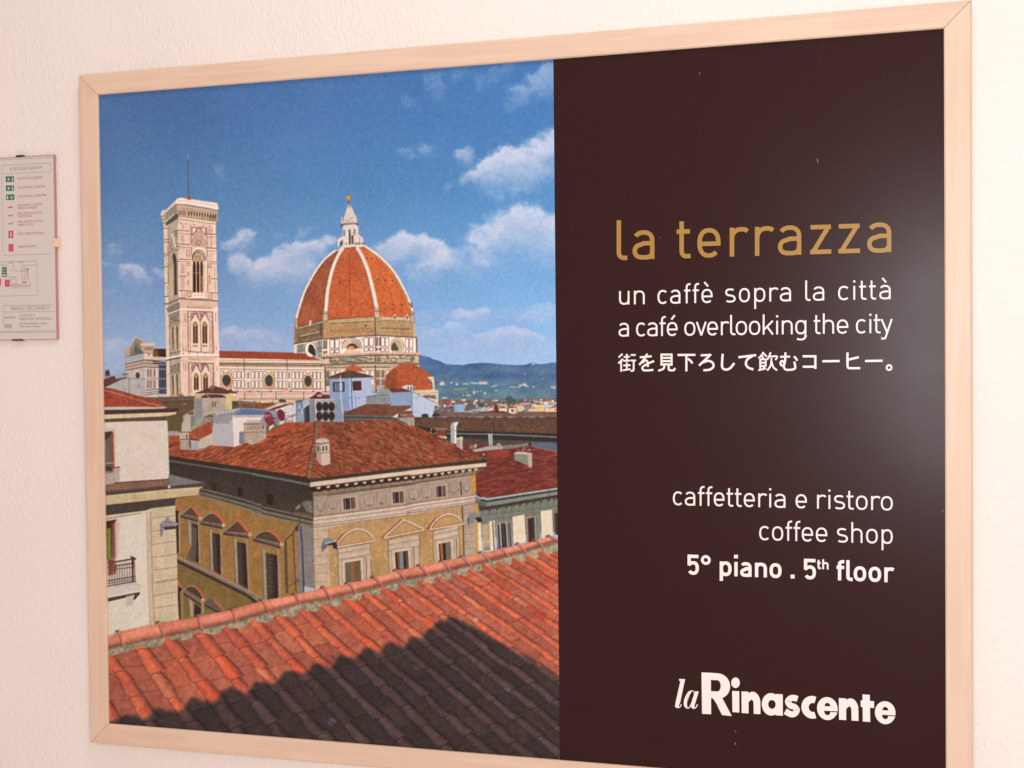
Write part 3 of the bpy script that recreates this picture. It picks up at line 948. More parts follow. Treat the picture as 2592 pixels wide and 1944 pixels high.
xs = [120, 235] + [300, 358, 415] + [550, 608, 664] + [725, 822] + [880, 938, 992] + [1120, 1175, 1230] + [1285, 1370] + [1420, 1472, 1525]
for x in xs:
    for y0, y1 in ((548, 652), (678, 780)):
        o = (x - 100) * 0.011
        prect(F([(x - 19, y0 + o), (x + 19, y0 + o), (x + 19, y1 + o), (x - 19, y1 + o)]))
for x in (490, 1062):
    for y0, y1 in ((548, 652), (685, 782)):
        prect(F([(x - 24, y0), (x + 20, y0), (x + 20, y1), (x - 24, y1)]), (188, 140, 130), 1.1)
        fill(F([(x - 10, y0 + 16), (x + 8, y0 + 16), (x + 8, y1), (x - 10, y1)]), (140, 108, 92))
stroke(F([(95, 662), (800, 668), (1540, 676)]), 2.0, (250, 234, 224))
for cx, cy, rx, ry in ((185, 680, 88, 112), (779, 684, 82, 112), (1326, 690, 76, 108)):
    cx, cy = F((cx, cy)).reshape(2)
    rx, ry = rx * F.k, ry * F.k
    fill(ell(cx, cy, rx, ry), (226, 198, 150))
    stroke(ell(cx, cy, rx, ry), 1.2, (150, 104, 86))
    fill(ell(cx, cy, rx * .82, ry * .84), (206, 172, 122))
    fill(ell(cx + 1, cy + 1.4, rx * .70, ry * .74), (206, 110, 52))
    fill(ell(cx - .4, cy - .6, rx * .66, ry * .68), (74, 70, 64))
for y, w, c in ((800, 1.6, (150, 92, 90)), (815, 2.2, (250, 232, 222)), (830, 1.8, (146, 84, 84)), (850, 1.6, (210, 160, 140)), (900, 1.5, (196, 140, 124)), (945, 2.2, (214, 172, 130))):
    stroke(F([(290, y), (1640, y + 10)]), w, c)
for x in (335, 510, 625, 805, 1085, 1400, 1555):
    fill(ell(*F((x, 832)).reshape(2), 3.4, 2.4, n=12), (178, 84, 72))
fill(ell(*F((1010, 828)).reshape(2), 6.5, 3.6, n=14), (236, 170, 130))
for i, x in enumerate(range(330, 1630, 24)):
    stroke(F([(x, 866), (x + 8, 884)]), 1.5, (158, 92, 84), .9)
    fill(F([(x, 930), (x + 6, 915), (x + 13, 930), (x + 12, 945), (x, 945)]), (120, 76, 64), .9)
for x in (440, 675, 880, 1265):
    stroke(F([(x, 845), (x + 2, 990)]), 1.5, (128, 84, 74))
fill(F([(300, 950), (1640, 960), (1640, 1020), (300, 1030)]), grain((222, 190, 158), 20, 3))

# ---- great dome
outl = Cc([(1240, 785), (850, 830), (820, 845), (770, 880), (720, 920), (660, 970), (610, 1030), (550, 1110), (500, 1190), (450, 1280), (400, 1375), (360, 1470), (330, 1560), (300, 1659)])
outl = np.vstack([outl, D([(275, 300), (262, 380), (262, 500)])])
outr = np.vstack([Cc([(1240, 785), (1330, 845), (1400, 893), (1470, 950), (1530, 1010), (1590, 1070), (1650, 1145), (1710, 1235), (1760, 1330), (1810, 1420), (1850, 1500), (1880, 1590), (1900, 1659)]), D([(1880, 130), (1900, 210), (1915, 275), (1925, 370)])])
rib2 = np.vstack([Cc([(945, 800), (905, 850), (870, 900), (835, 970), (800, 1055), (770, 1150), (745, 1250), (720, 1370), (705, 1480), (692, 1659)]), D([(690, 160), (686, 280), (684, 390)])])
rib3 = np.vstack([Cc([(1110, 795), (1150, 850), (1190, 920), (1230, 1010), (1270, 1110), (1305, 1230), (1335, 1350), (1365, 1480), (1395, 1640)]), D([(1402, 200), (1406, 280), (1410, 350)])])


def tiles(c0, c1, ang, seed):
    def f(x, y):
        n = fbm(x, y, 30, seed, 3)
        t = dirn(x, y, ang, 3.0, 1.8, seed + 1)
        s = vnoise(x / 1.7, y / 1.5, seed + 2)
        return mix(c0, c1, n) + (t[..., None] - .5) * C3((34, 24, 14)) + (s[..., None] - .5) * C3((36, 28, 22))
    return f


base_l, base_m, base_r = D([(280, 500)]), D([(650, 390), (1375, 345)]), D([(1915, 345)])
fill(np.vstack([outl[1:], base_l, D([(650, 395)]), rib2[::-1]]), tiles((160, 82, 48), (188, 100, 60), 30, 11))
fill(np.vstack([rib2, base_m, rib3[::-1]]), tiles((196, 92, 46), (222, 110, 58), 0, 15))
fill(np.vstack([rib3, base_r, outr[::-1]]), tiles((206, 98, 44), (236, 120, 58), -35, 19))
for reg, pts in ((Cc, [(1015, 880), (1020, 1100), (1025, 1300), (1035, 1600)]), (D, [(1035, 180), (1042, 340)])):
    stroke(reg(pts), 1.4, (120, 62, 40), .7)
stroke(Cc([(1430, 1120), (1520, 1270), (1590, 1440), (1640, 1640)]), 1.4, (140, 70, 40), .6)
for reg, pts, r in ((Cc, [(935, 975), (1020, 965), (1112, 957), (885, 1283), (1025, 1272), (1170, 1258), (855, 1623), (1035, 1612), (1215, 1598), (1270, 955), (1338, 965), (1425, 1252), (1522, 1268), (1625, 1278), (1508, 1592), (1630, 1604), (1752, 1614)], 2.3),
                    (Cc, [(640, 1060), (712, 1048), (768, 1022), (482, 1385), (562, 1362), (648, 1330)], 1.9)):
    for p in pts:
        q = reg(p).reshape(2)
        fill(ell(*q, r * 1.25, r * 1.3, n=12), (172, 132, 104), .8)
        fill(ell(q[0] - .3, q[1] + .2, r * .72, r * .8, n=12), (52, 34, 30))
for p, l in (((880, 1310), 80), ((1022, 1300), 60), ((855, 1645), 0), ((1515, 1640), 40), ((1637, 1640), 50)):
    q = Cc(p).reshape(2)
    stroke([q, q + (0.3, l * Cc.k)], 1.1, (118, 60, 38), .7)
for x in (855, 1040, 1215, 1520, 1640, 1755):
    stroke(D([(x, 230), (x + 3, 320)]), 1.1, (130, 66, 38), .6)


def rib(path, w0, w1, lightc=(238, 220, 196), dark=(104, 60, 46), side=-1):
    p = np.asarray(path)
    t = np.linspace(0, 1, len(p))
    d = np.gradient(p, axis=0)
    nrm = np.stack([-d[:, 1], d[:, 0]], 1) / np.linalg.norm(d, axis=1)[:, None]
    w = (w0 + (w1 - w0) * t)[:, None]
    l, r = p + nrm * w / 2, p - nrm * w / 2
    fill(np.vstack([l, r[::-1]]), lambda x, y: C3(lightc) + (fbm(x, y, 5, 55, 3)[..., None] - .5) * 30)
    stroke(l if side > 0 else r, 1.5, dark, .9)
    stroke(r if side > 0 else l, .9, (170, 126, 100), .7)


rib(outl[2:-1] + (3.2, 0), 6.5, 7.0, side=-1)
rib(rib2, 8.5, 10.5, side=1)
rib(rib3, 9.5, 11.5, side=1)
rib(outr[:-1] + (-2.2, 0), 7.0, 7.5, side=1)
stroke(outr[1:-2] + (-8.0, 1.5), 1.2, (214, 176, 140), .9)
# heads of the ribs at the platform
fill(Cc([(850, 828), (905, 800), (950, 782), (1240, 780), (1262, 795), (1150, 805), (1080, 800), (950, 822), (890, 850), (830, 865)]), (232, 214, 196))
stroke(Cc([(950, 822), (1085, 806), (1115, 812)]), 1.8, (126, 84, 66))
stroke(Cc([(1170, 812), (1260, 830), (1330, 880)]), 1.5, (150, 104, 80))
stroke(Cc([(830, 850), (890, 815)]), 2.0, (138, 130, 118))
# lantern
fill(Cc([(930, 500), (1140, 480), (1148, 600), (1160, 645), (1205, 660), (1225, 785), (950, 790), (860, 800), (848, 705), (900, 660), (925, 640)]), lambda x, y: mix((240, 222, 210), (216, 194, 180), fbm(x, y, 5, 66, 3, .7)))
for q, c in (([(1008, 560), (1030, 552), (1040, 640), (1036, 770), (1010, 772)], (92, 84, 82)), ([(1045, 640), (1080, 636), (1082, 762), (1050, 765)], (120, 96, 92)), ([(1083, 556), (1098, 552), (1100, 632), (1086, 636)], (84, 58, 56)),
             ([(938, 570), (955, 560), (955, 640), (940, 645)], (96, 70, 66)), ([(880, 800), (888, 730), (930, 700), (925, 780)], (92, 96, 90)), ([(1155, 670), (1170, 672), (1168, 760), (1155, 755)], (190, 156, 130))):
    fill(Cc(q), c)
for x in (975, 1105, 1130, 1160, 1195, 1222):
    fill(Cc([(x - 8, 770), (x - 5, 742), (x + 5, 740), (x + 9, 768)]), (84, 60, 46))
for pts in ([(905, 660), (960, 640)], [(1050, 605), (1090, 600)], [(1140, 600), (1200, 660)]):
    stroke(Cc(pts), 1.6, (172, 134, 122))
stroke(Cc([(1000, 540), (1000, 780)]), 1.6, (250, 236, 226))
fill(Cc([(890, 492), (950, 452), (1148, 460), (1150, 490), (1140, 512), (1100, 482), (960, 486), (905, 528), (893, 515)]), (112, 96, 92))
fill(Cc([(900, 480), (950, 450), (1148, 458), (1130, 470), (955, 474)]), (206, 186, 172))
fill(Cc([(1008, 180), (1030, 182), (1048, 230), (1092, 340), (1125, 450), (932, 455), (940, 400), (985, 250)]), lambda x, y: mix((150, 140, 134), (226, 204, 184), sstep(514, 532, y)) + (fbm(x, y, 4, 8, 3)[..., None] - .5) * 24)
for q in ([(905, 470), (908, 400), (914, 370), (922, 400), (935, 465)], [(1100, 380), (1108, 345), (1118, 370), (1128, 455), (1110, 455)]):
    fill(Cc(q), (216, 200, 186))
for x, y in ((940, 430), (985, 430), (1040, 395), (1075, 390), (1060, 440), (1020, 445)):
    fill(Cc([(x - 6, y + 14), (x, y - 18), (x + 7, y + 14)]), (134, 104, 84), .9)
fill(ell(*Cc((1008, 118)).reshape(2), 6.9, 7.4), (178, 138, 84))
fill(ell(*Cc((1003, 112)).reshape(2), 4.2, 4.6), (214, 182, 120), .8)
fill(Cc([(992, 160), (1026, 160), (1022, 190), (998, 190)]), (104, 86, 66))
stroke(Cc([(1002, 35), (1004, 80)]), 1.3, (120, 110, 100))
stroke(Cc([(986, 50), (1018, 42)]), 1.3, (120, 110, 100))

# ---- drum
fill(D([(245, 470), (270, 500), (650, 395), (655, 655), (245, 725)]), tiles((132, 102, 70), (156, 124, 88), 0, 23))
fill(D([(600, 420), (655, 395), (655, 650), (610, 600)]), (92, 72, 50), .7, 2)
fill(D([(650, 388), (1370, 345), (1385, 605), (650, 652)]), tiles((184, 136, 88), (204, 158, 106), 0, 27))
fill(D([(1370, 350), (1905, 350), (1945, 630), (1385, 605)]), tiles((180, 142, 96), (200, 162, 114), 0, 31))
stroke(D([(1378, 350), (1386, 605)]), 2.2, (96, 66, 46))
stroke(D([(285, 520), (650, 425)]), 2.0, (86, 72, 58))
stroke(D([(285, 508), (645, 412)]), 3.2, (206, 186, 158))
for i in range(15):
    stroke(D([(300 + 24 * i, 498 - 6.4 * i), (306 + 24 * i, 478 - 6.4 * i)]), 1.4, (82, 62, 50))
fill(D([(450, 470), (460, 400), (480, 380), (490, 410), (478, 470)]), (226, 206, 190))
fill(D([(735, 392), (1362, 345), (1366, 398), (735, 438)]), (206, 182, 134))
stroke(D([(735, 378), (1362, 340)]), 1.6, (116, 72, 44))
stroke(D([(735, 438), (1366, 400)]), 1.6, (106, 80, 50))
stroke(D([(740, 410), (1364, 362)]), 1.2, (150, 118, 76), .8)
fill(D([(1445, 345), (1880, 352), (1885, 400), (1445, 385)]), (208, 188, 146))
stroke(D([(1445, 388), (1885, 405)]), 1.4, (128, 100, 64))
for x in (1655, 1830):
    fill(D([(x - 18, 340), (x - 10, 308), (x + 10, 308), (x + 18, 340)]), (232, 216, 196))
    fill(D([(x - 8, 370), (x - 4, 325), (x + 6, 325), (x + 10, 370)]), (86, 62, 48))
for i in range(12):
    fill(ell(*D((770 + 50 * i, 533 - 3.0 * i)).reshape(2), 2.6, 1.7, n=8), (104, 76, 46))
    fill(ell(*D((774 + 50 * i, 528 - 3.0 * i)).reshape(2), 1.6, 1.1, n=8), (224, 196, 146))
for i in range(13):
    fill(ell(*D((1470 + 32 * i, 498 + 1.6 * i)).reshape(2), 2.2, 2.0, n=8), (112, 84, 54))
for i in range(13):
    stroke(D([(325 + 22 * i, 616 - 4.6 * i), (335 + 22 * i, 604 - 4.6 * i)]), 1.8, (206, 190, 150))
stroke(D([(310, 640), (620, 570)]), 1.4, (70, 62, 46))
stroke(D([(310, 665), (620, 600)]), 1.2, (90, 80, 56))
for p in ([(760, 560), (1370, 545)], [(1395, 555), (1890, 570)]):
    stroke(D(p), 1.2, (132, 96, 56), .8)
fill(D([(1232, 450), (1258, 448), (1258, 480), (1234, 480)]), (92, 42, 36))
# bases of the ribs
for q, c in (([(650, 275), (715, 268), (722, 398), (650, 400)], (206, 178, 146)), ([(1370, 215), (1432, 212), (1445, 350), (1372, 355)], (212, 188, 152)), ([(1875, 275), (1915, 270), (1935, 420), (1885, 425)], (206, 178, 146)), ([(255, 365), (295, 368), (300, 520), (250, 480)], (196, 168, 138))):
    fill(D(q), c)
    stroke(np.vstack([D(q), D(q[:1])]), 1.1, (118, 84, 64), .8)
for p in ([(640, 300), (722, 296)], [(1365, 265), (1445, 260)], [(1870, 305), (1925, 300)]):
    stroke(D(p), 1.5, (120, 78, 60))
fill(D([(245, 480), (280, 490), (290, 720), (245, 725)]), (186, 140, 100))
stroke(D([(268, 490), (272, 720)]), 1.2, (120, 84, 60))
fill(D([(1890, 425), (1940, 425), (1948, 632), (1895, 620)]), (206, 176, 138))
stroke(D([(1898, 425), (1904, 620)]), 1.4, (140, 92, 62))
# marble storey of the drum
fill(D([(245, 722), (640, 655), (640, 960), (560, 930), (480, 862), (245, 850)]), (186, 180, 166))
fill(D([(640, 652), (1385, 602), (1392, 850), (640, 900)]), (244, 226, 216))
fill(D([(1385, 602), (1950, 630), (1968, 860), (1392, 850)]), (240, 222, 208))
stroke(D([(240, 722), (640, 655), (1385, 602), (1960, 632)]), 2.4, (92, 58, 50))
stroke(D([(245, 735), (640, 668)]), 2.0, (236, 222, 206))
fill(D([(245, 735), (285, 730), (285, 852), (245, 852)]), (236, 216, 202))
for x, y in ((310, 745), (340, 738), (372, 732), (590, 690), (622, 682)):
    for y0, h in ((0, 90), (105, 40)):
        if y0 and x < 500:
            continue
        q = D([(x - 13, y + y0), (x + 12, y + y0 - 4), (x + 12, y + y0 + h), (x - 13, y + y0 + h)])
        fill(q, (166, 176, 160))
        stroke(np.vstack([q, q[:1]]), 1.2, (82, 84, 80))
fill(D([(570, 830), (630, 830), (630, 920), (600, 915)]), (150, 160, 140))
for x in (780, 850, 1255, 1330):
    t = (x - 640) / 745
    y0 = 672 - 45 * t
    for a_, b_ in ((0, 122), (145, 190)):
        prect(D([(x - 32, y0 + a_), (x + 28, y0 + a_ - 4), (x + 28, y0 + b_ - 4), (x - 32, y0 + b_)]), (118, 72, 72), 1.6)
for x in (930, 1180):
    prect(D([(x - 20, 650), (x + 25, 646), (x + 10, 690), (x - 20, 720)]), (150, 100, 98), 1.1)
for x, y0 in ((665, 675), (697, 668), (1408, 628), (1447, 628)):
    for a_, b_ in ((0, 120), (150, 185)):
        fill(D([(x - 11, y0 + a_), (x + 10, y0 + a_), (x + 10, y0 + b_), (x - 11, y0 + b_)]), (146, 118, 96))
        stroke(D([(x - 11, y0 + a_), (x + 10, y0 + a_), (x + 10, y0 + b_), (x - 11, y0 + b_), (x - 11, y0 + a_)]), .9, (112, 66, 66))
for x in (1490, 1550, 1830, 1885):
    y0 = 632 + (x - 1490) * .05
    for a_, b_ in ((0, 128), (150, 195)):
        prect(D([(x - 26, y0 + a_), (x + 20, y0 + a_), (x + 20, y0 + b_), (x - 26, y0 + b_)]), (136, 84, 82), 1.5)
fill(D([(1950, 640), (1968, 645), (1972, 850), (1955, 850)]), (104, 72, 60))
stroke(D([(1380, 605), (1388, 850)]), 1.8, (74, 48, 46))
# round windows of the drum
c0 = D((1056, 778)).reshape(2)
fill(ell(*c0, 25.5, 25.5, 0, 175, 365), (240, 224, 212))
stroke(ell(*c0, 25.0, 25.0, 0, 175, 365), 1.6, (128, 78, 76))
fill(ell(*c0, 22.5, 22.5, 0, 175, 365), lambda x, y: mix((206, 188, 164), (168, 150, 142), np.clip((x - 885) / 26, 0, 1)))
fill(ell(c0[0] + .3, c0[1] + 1.5, 14, 12.5, 0, 178, 362), (92, 44, 36))
fill(ell(c0[0] - 2.2, c0[1] + 2.0, 10, 7.0, 0, 178, 362), (236, 150, 62))
stroke(D([(985, 800), (1095, 796)]), 1.4, (180, 96, 44))
fill(D([(965, 812), (1180, 808), (1190, 850), (930, 860)]), (228, 190, 166))
c1 = D((1690, 745)).reshape(2)
fill(ell(*c1, 17, 20.5), (236, 218, 196))
stroke(ell(*c1, 16.6, 20), 1.4, (146, 98, 84))
fill(ell(c1[0] - .5, c1[1] + 1, 14, 18), (196, 176, 146))
fill(D([(1605, 815), (1610, 740), (1635, 700), (1670, 720), (1700, 770), (1706, 815)]), (88, 84, 72))
fill(D([(1640, 715), (1672, 722), (1700, 775), (1668, 760)]), (120, 76, 54), .8)
c2 = D((475, 800)).reshape(2)
fill(ell(*c2, 14.5, 19.5, -6), (246, 230, 214))
stroke(ell(*c2, 14.2, 19, -6), 1.3, (128, 100, 90))
fill(D([(440, 830), (445, 760), (470, 720), (510, 740), (540, 800), (546, 890), (520, 888), (480, 862)]), (68, 46, 42))
fill(D([(440, 830), (445, 760), (462, 728), (452, 780), (452, 850)]), (110, 116, 84))
fill(D([(505, 760), (540, 800), (545, 885), (510, 870)]), (96, 34, 34), .8)
# gallery and the walls under it
fill(D([(640, 872), (1390, 835), (1560, 832), (2012, 842), (2012, 880), (1390, 872), (640, 918)]), (224, 186, 168))
for x in range(660, 1990, 46):
    y = 905 - (x - 640) * .05 if x < 1390 else 862
    stroke(D([(x, y - 32), (x + 2, y)]), 1.0, (180, 116, 100), .9)
stroke(D([(640, 892), (1390, 852), (2010, 862)]), 1.0, (186, 126, 108), .9)
stroke(D([(640, 916), (1390, 876), (2010, 882)]), 2.6, (92, 70, 58))
fill(D([(1950, 835), (2010, 838), (2005, 880), (1955, 880)]), (216, 170, 152))
fill(D([(650, 922), (1390, 882), (1985, 888), (2000, 1010), (650, 1015)]), lambda x, y: mix((214, 190, 156), (132, 116, 92), sstep(.42, .62, fbm(x * .8, y * 1.4, 6, 44, 4, .7))))
fill(D([(650, 940), (735, 925), (735, 995), (655, 1000)]), (226, 196, 172))
fill(D([(880, 915), (1200, 898), (1230, 915), (1000, 950), (880, 955)]), (112, 130, 108), .7, 1)
for pl in ([(760, 925), (830, 922), (830, 960), (760, 965), (760, 925)], [(860, 968), (1240, 955)], [(900, 985), (1370, 970)], [(1245, 920), (1245, 980)], [(1400, 925), (1600, 930), (1960, 935)], [(1400, 960), (1930, 968)], [(1590, 905), (1720, 930), (1860, 900)]):
    stroke(D(pl), 1.4, (112, 86, 66), .9)
stroke(D([(1382, 885), (1386, 1000)]), 2.2, (66, 48, 42))
fill(D([(1935, 890), (1985, 890), (1985, 985), (1940, 985)]), (212, 188, 150))
stroke(D([(640, 1012), (1380, 985), (2005, 995)]), 3.0, (150, 130, 112))
stroke(D([(640, 1022), (1380, 998), (2005, 1006)]), 2.0, (66, 56, 60))
fill(D([(645, 1025), (1385, 1002), (2000, 1008), (2000, 1300), (1560, 1300), (1330, 1385), (640, 1385)]), (222, 200, 176))
fill(D([(690, 1030), (1990, 1010), (1990, 1062), (690, 1062)]), lambda x, y: mix((206, 180, 132), (150, 126, 92), fbm(x, y, 6, 47, 3, .7)), .8)
stroke(D([(690, 1062), (1380, 1052), (1600, 1055)]), 1.6, (120, 84, 72))
for x in (715, 790, 860, 1270, 1345, 1560):
    for y0, y1 in ((1090, 1190), (1210, 1300)):
        prect(D([(x - 28, y0), (x + 24, y0), (x + 24, y1), (x - 28, y1)]), (126, 90, 80), 1.4, (236, 216, 196))
for x in (715, 1425, 1490):
    for y0, y1 in ((1100, 1185), (1225, 1300)):
        fill(D([(x - 18, y0), (x + 14, y0), (x + 14, y1), (x - 18, y1)]), (132, 116, 92))
        stroke(D([(x - 24, y0 - 8), (x + 20, y0 - 8), (x + 20, y1 + 6), (x - 24, y1 + 6), (x - 24, y0 - 8)]), 1.1, (112, 80, 72))
for x in (675, 1382):
    stroke(D([(x, 1020), (x + 12, 1390)]), 2.2, (78, 56, 52))
for y in (1325, 1350, 1375, 1400):
    stroke(D([(1325, y), (1520, y + 4)]), 1.4, (128, 84, 82))
# the small domes of the apse
fill(D([(945, 1098), (985, 1060), (1020, 1030), (1070, 1012), (1130, 1030), (1180, 1065), (1235, 1112)]), tiles((190, 88, 48), (212, 106, 64), 0, 51))
fill(D([(1510, 1250), (1530, 1180), (1565, 1125), (1620, 1075), (1700, 1020), (1790, 985), (1800, 950), (1812, 985), (1870, 995), (1930, 1012), (2010, 1050), (2080, 1095), (2150, 1150), (2195, 1180), (2110, 1190), (2150, 1250), (2195, 1372), (1940, 1372), (1520, 1372)]), tiles((178, 84, 46), (202, 98, 54), 20, 53))
fill(D([(1510, 1250), (1530, 1180), (1565, 1125), (1620, 1075), (1700, 1080), (1675, 1200), (1680, 1372), (1515, 1372)]), (132, 66, 40), .5, 3)
fill(E([(232, 965), (325, 960), (325, 985), (250, 990)]), (240, 222, 196))
fill(E([(255, 990), (325, 985), (330, 1145), (300, 1145), (292, 1030)]), (226, 206, 176))
stroke(E([(275, 1010), (300, 1060), (302, 1140)]), 1.6, (86, 74, 70))
stroke(E([(235, 985), (325, 982)]), 1.3, (150, 120, 96))
fill(E([(60, 1148), (365, 1140), (385, 1160), (380, 1250), (385, 1380), (300, 1340), (60, 1200)]), (226, 206, 178))
for i in range(9):
    fill(E([(175 + 20 * i, 1245 + 3 * i), (180 + 20 * i, 1212), (190 + 20 * i, 1212), (192 + 20 * i, 1250 + 3 * i)]), (84, 64, 52))
stroke(E([(70, 1165), (370, 1158)]), 1.2, (190, 140, 112))
stroke(E([(100, 1190), (375, 1185)]), 1.6, (150, 110, 84))
stroke(E([(250, 1280), (400, 1350)]), 2.2, (170, 146, 116))

# the low sun warms the marble
msk = np.zeros((CH, CW), np.float32)
for q in (front, sidef, A([(900, 100), (1760, 100), (1760, 560), (900, 560)]), F([(80, 370), (1520, 402), (1640, 480), (1640, 1030), (60, 1030)]), D([(240, 600), (2030, 560), (2230, 1420), (640, 1420)])):
    r = coverage(q)
    x0, y0, x1, y1, m = r
    msk[y0:y1, x0:x1] = np.maximum(msk[y0:y1, x0:x1], m)
pale = sstep(120, 190, IMG.min(-1)) * (IMG[..., 2] < IMG[..., 0] + 12) * msk
IMG *= 1 + pale[..., None] * C3((0.06, 0.045, -0.02))

# ---- grounds the smaller pieces lie on
fill([(236, 1010), (560, 1000), (560, 1060), (1000, 1020), (1040, 1040), (1436, 1050), (1436, 1300), (236, 1300)], grain((122, 96, 82), 16, 4))
fill(G([(960, 640), (1700, 640), (1700, 1110), (960, 1110)]), grain((150, 136, 124), 12, 5))

# ---- roofs and clutter between the cathedral and the palace
fill(F([(85, 1000), (560, 985), (700, 1000), (1160, 1000), (1340, 985), (1640, 985), (1640, 1270), (85, 1270)]), grain((132, 98, 82), 20, 4))
fill(F([(85, 960), (240, 950), (600, 985), (620, 1060), (85, 1100)]), grain((128, 112, 100), 26, 3))
fill(F([(600, 1000), (800, 990), (880, 1010), (700, 1075), (520, 1065)]), tiles((132, 70, 48), (156, 88, 58), 20, 61))
fill(F([(700, 1085), (900, 1005), (1000, 1000), (990, 1030), (800, 1090)]), (206, 190, 172))
fill(F([(880, 1010), (1160, 1000), (1160, 1130), (860, 1100)]), (228, 216, 202))
fill(F([(780, 1085), (900, 1040), (1020, 1010), (1080, 1015), (980, 1050), (850, 1095)]), (116, 66, 54))
fill(F([(915, 960), (930, 940), (1010, 950), (1025, 985), (920, 985)]), (96, 66, 50))
fill(F([(930, 985), (1020, 985), (1010, 1010), (930, 1010)]), (190, 170, 140))
for x, y in ((575, 975), (650, 985), (1070, 1000), (1110, 1005), (830, 985)):
    fill(F([(x - 20, y + 20), (x - 12, y - 12), (x + 12, y - 8), (x + 22, y + 20)]), (112, 92, 80))
    fill(F([(x - 10, y - 2), (x + 8, y - 2), (x + 8, y + 10), (x - 10, y + 10)]), (196, 180, 160))
# dark roofs left of the yellow house
fill(G([(870, 430), (1340, 415), (1340, 500), (1230, 590), (1180, 700), (1140, 860), (970, 860), (965, 640)]), lambda x, y: mix((120, 92, 62), (100, 84, 46), fbm(x, y, 16, 3, 4, .7)))
stroke(G([(880, 428), (1340, 412)]), 1.8, (84, 60, 50))
fill(G([(1175, 455), (1235, 455), (1230, 468), (1180, 468)]), (196, 190, 186), .7, 1)
fill(G([(965, 640), (1000, 620), (1150, 560), (1180, 600), (1120, 620)]), (92, 76, 50), .5, 2)
fill(G([(970, 850), (980, 835), (1110, 838), (1118, 895), (975, 905)]), (170, 156, 148))
stroke(G([(1118, 840), (1120, 895)]), 2, (206, 198, 190))
# chimneys there
fill(G([(1340, 530), (1340, 640), (1480, 660), (1440, 740), (1380, 760), (1270, 850), (1160, 850), (1165, 720), (1230, 590)]), grain((168, 158, 146), 14, 5))
fill(G([(1230, 590), (1280, 560), (1285, 850), (1160, 850), (1165, 730), (1195, 720)]), (196, 180, 164))
for q in ([(1250, 570), (1340, 560), (1335, 605), (1250, 610)],):
    fill(G(q), (104, 76, 66))
    for x in (1265, 1300, 1330):
        stroke(G([(x, 570), (x, 605)]), 1.2, (206, 190, 172))
fill(G([(1175, 640), (1190, 610), (1225, 605), (1215, 670), (1185, 690)]), grain((206, 160, 130), 30, 2))
fill(G([(1290, 640), (1340, 620), (1340, 750), (1290, 800)]), (140, 134, 128))
# the yellow and grey house with the hip roof
fill(B([(1400, 1300), (1580, 1240), (1660, 1195), (1700, 1205), (1990, 1290), (1990, 1310), (1900, 1300), (1840, 1320), (1640, 1310), (1410, 1310)]), tiles((96, 52, 42), (128, 70, 54), 0, 63))
fill(B([(1880, 1240), (1920, 1240), (1925, 1290), (1880, 1285)]), (140, 56, 72))
fill(B([(1600, 1205), (1660, 1185), (1680, 1230), (1620, 1260)]), grain((150, 110, 100), 44, 1.4), .8)
fill(B([(1405, 1310), (1640, 1310), (1840, 1320), (1900, 1308), (2020, 1390), (2020, 1420), (1920, 1420), (1915, 1530), (1500, 1600), (1380, 1600)]), (206, 180, 124))
fill(B([(1820, 1330), (1900, 1318), (2012, 1385), (2012, 1408), (1920, 1410), (1920, 1530), (1830, 1500)]), (220, 192, 128))
fill(B([(1385, 1375), (1500, 1370), (1510, 1659), (1395, 1659), (1390, 1480)]), (152, 146, 142))
fill(B([(1500, 1370), (1835, 1360), (1835, 1530), (1810, 1550), (1580, 1610), (1510, 1640)]), grain((190, 170, 152), 7, 7))
fill(B([(1480, 1360), (1560, 1310), (1780, 1320), (1850, 1368), (1500, 1372)]), tiles((84, 46, 38), (112, 60, 48), 0, 65))
stroke(B([(1400, 1310), (1590, 1308), (1640, 1312), (1840, 1318), (1900, 1306), (2020, 1390)]), 2.0, (214, 200, 178))
stroke(B([(1490, 1374), (1850, 1370)]), 1.6, (222, 196, 170))
stroke(B([(1560, 1310), (1600, 1370)]), 2.0, (214, 180, 150), .8)
fill(B([(1635, 1410), (1695, 1408), (1700, 1510), (1640, 1512)]), (196, 170, 140))
for x in (1650, 1685):
    fill(B([(x - 8, 1420), (x + 8, 1420), (x + 8, 1500), (x - 8, 1490)]), (110, 82, 66))
fill(B([(1920, 1410), (2010, 1410), (2010, 1480), (1925, 1530)]), (92, 80, 70))
stroke(B([(2020, 1400), (2150, 1450)]), 1.5, (120, 104, 96))
fill(B([(1990, 1470), (2212, 1440), (2212, 1510), (1960, 1530)]), grain((126, 90, 76), 26, 3))
# striped awning, blue metal roof
fill(F([(0, 1160), (300, 1075), (400, 1060), (730, 1085), (720, 1180), (270, 1180), (0, 1185)]), (150, 146, 150))
for i in range(7):
    stroke(F([(0 + 45 * i, 1165 - 6 * i), (100 + 45 * i, 1120 - 8 * i)]), 1.6, (232, 226, 222))
    stroke(F([(20 + 45 * i, 1165 - 6 * i), (120 + 45 * i, 1120 - 8 * i)]), 1.3, (110, 104, 108))
fill(F([(300, 1150), (440, 1078), (560, 1085), (740, 1108), (720, 1160), (340, 1165)]), (104, 130, 166))
for i in range(6):
    stroke(F([(390 + 62 * i, 1085 + 4 * i), (440 + 62 * i, 1150)]), 1.3, (60, 80, 120))
fill(F([(730, 1100), (900, 1110), (900, 1200), (720, 1190)]), (150, 160, 172))
